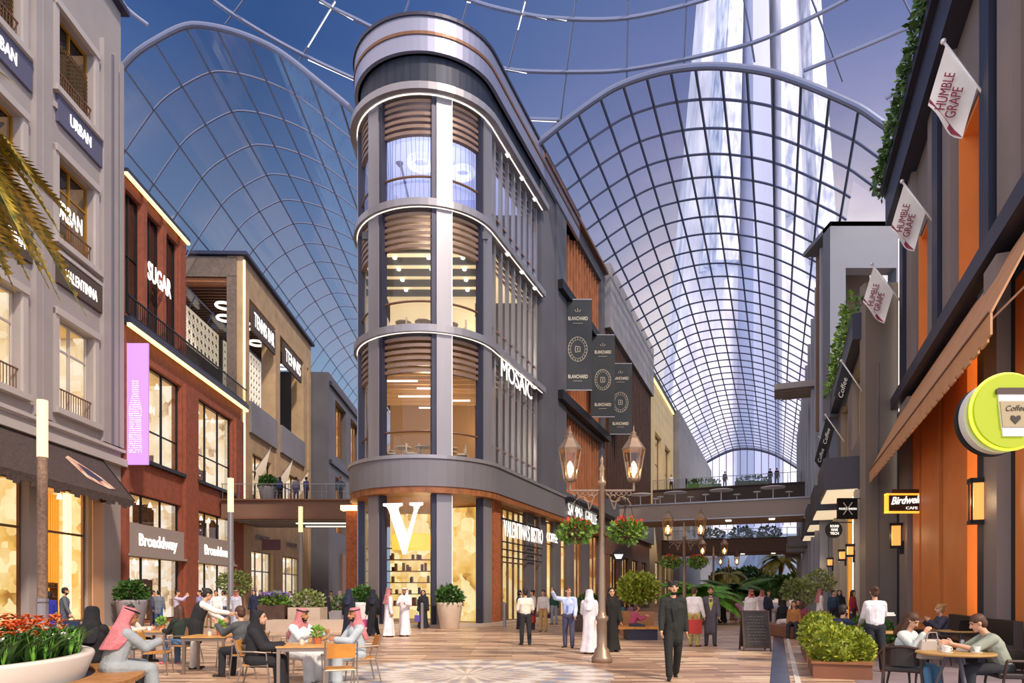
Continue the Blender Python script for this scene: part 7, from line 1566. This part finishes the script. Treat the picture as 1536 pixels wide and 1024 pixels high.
# right-hand cafe
person('waitress in white shirt and black trousers seen from behind, carrying menus', 7.46, 13.7, -15, kind='casual', top='#e2dbe0', bot='#23232c', hair='bun', hairm=HAIRBR, fem=True, near=True, arms=[(20,10,40,5),(40,14,60,10)], shoe='#a83c38', H=1.74)
m = MB(); m.box((7.85, 14.0, 1.15), (.3,.22,.03), rz=.4); m.box((7.84, 14.0, 1.19), (.26,.2,.03), rz=.2); single('menus', m, MATS['paper'], 'white menus held in front of the waitress in the white shirt', 'menu', (7.85, 14.0, 1.15))
person('bearded person in navy shirt and beige trousers seated with back half turned', 7.02, 14.25, -65, kind='casual', top='#27304c', bot='#c2b08c', hair='short', near=True, beard=True, seat=.42, lean=6, arms=[(25,8,50,10),(25,8,55,10)], H=1.8)
person('person with long dark hair in pale top and jeans looking down, seated in the armchair', 6.12, 10.45, -150, kind='casual', top='#c3cdc8', bot='#4f7c9c', hair='long', hairm=HAIRBR, near=True, fem=True, seat=.42, lean=10, nod=30, arms=[(25,10,70,20),(45,12,100,20)], legs=[(80,5,70),(80,5,72)], H=1.68)
person('blonde person in dark grey cardigan seated on the wall bench, side-on', 10.42, 16.1, 85, kind='casual', top='#3f4150', bot='#23273a', hair='bun', hairm=HAIRBL, near=True, fem=True, seat=.44, lean=5, arms=[(35,8,100,25),(35,8,90,20)], H=1.72)
person('person with short brown hair in floral grey-green shirt seated leaning over the round table', 7.1, 9.62, 72, kind='casual', top='#8f9788', bot='#2c2f36', hair='short', hairm=HAIRBR, near=True, seat=.42, lean=24, nod=14, arms=[(45,10,45,20),(40,10,50,20)], slv=.45, H=1.8)
hb = thing('handbag', 'big taupe leather handbag on the lap of the woman in the armchair', 'handbag', (6.28, 10.0, .62)); m = MB(); m.hexa([(-.2,-.07,0),(.2,-.07,0),(.2,.07,0),(-.2,.07,0),(-.15,-.03,.3),(.15,-.03,.3),(.15,.03,.3),(-.15,.03,.3)]); m.build('body', mat('taupe_leather', '#a79d94', .5), hb, local=True, bevel=.03); m = MB(); m.tube([(-.09,-.04,.28),(-.06,-.04,.4),(.06,-.04,.4),(.09,-.04,.28)], .008, 6); m.build('handle', MATS['taupe_leather'], hb, local=True)
# group seated beyond the hedges
for i, (px, Y, fc, tp, sc, lb, kd) in enumerate(((1175, 27, -30, BLACK_, BLACK_, 'person in black robe seated at the left of the far right-hand group', 'abaya'), (1187, 26, 60, '#cfc8c0', '#d8d2c8', 'person in white veil seated in the middle of the far group', 'abaya'), (1199, 27.5, 120, '#20202c', '#20202c', 'person in dark robe seated at the right of the far group', 'abaya'), (1203, 24.5, -60, '#8c3a55', None, 'person in plum top seated nearest in the far group', 'casual'), (1191, 24, 150, '#a8703c', None, 'person in ochre top seated before the white veil', 'casual'))):
    person(lb, (px-CX)/1000*Y, Y, fc, kind=kd, top=tp, bot='#2c2c36', hair='hijab' if sc else 'long', scarf=sc or '#000000', fem=True, seat=.42, hairm=HAIRBR)
m = MB(); xx = (1188-CX)/1000*25.6
t = thing('round_bench', 'low brown bench block under the far seated group', 'bench', (xx, 25.6, 0)); m.bb(-.9,.9,-1.9,2.2,.02,.42); m.build('seat_block', M_PLB, t, local=True)
for px, Y, fc, tp, lb in ((933, 27.5, -80, '#2a6a72', 'person in teal seated by the dark hedge, left of the bench box'), (946, 27.5, 100, '#8c5a74', 'person in dusty pink seated by the dark hedge')):
    person(lb, (px-CX)/1000*Y, Y, fc, kind='casual', top=tp, bot='#20222e', fem=True, hair='long', seat=.42)
m = MB(); m.bb(4.1, 5.4, 27.1, 27.9, 0, .42); single('low_bench', m, M_SLATE, 'dark low bench under the two people by the hedge', 'bench', (4.7, 27.5, 0))
# people up on the bridges
for px, fc, tp, bt_, lb, fm_ in ((420, 60, '#3a4a72', '#20222e', 'person in blue top with black bag on the left footbridge', True), (444, 10, '#8b8796', '#5a5a6a', 'person in grey-lilac on the left footbridge, back turned', False), (459, -30, '#44507c', '#2a2c3a', 'person in slate blue with bags on the left footbridge', False), (510, 180, '#4a6a7c', '#3a3a48', 'person in blue-grey at the right end of the left footbridge', False)):
    Y = 46.6; person(lb, (px-CX)/1000*Y, Y, fc, z=8.0, kind='casual', top=tp, bot=bt_, fem=fm_, hair='long' if fm_ else 'short')
for l, tp, lb in ((2.0, '#c9ccd6', 'person in white shirt at the left end of the dark upper footbridge'), (8.0, '#55586a', 'person in grey in the middle of the dark upper footbridge'), (12.8, '#20222e', 'person in black, left of a pair on the dark upper footbridge'), (13.5, '#4a2a34', 'person in maroon, right of a pair on the dark upper footbridge')):
    p = S1.p(78.8, l, 13.7); person(lb, p.x, p.y, 190, z=13.7, kind='casual', top=tp, bot='#262835', H=1.8)
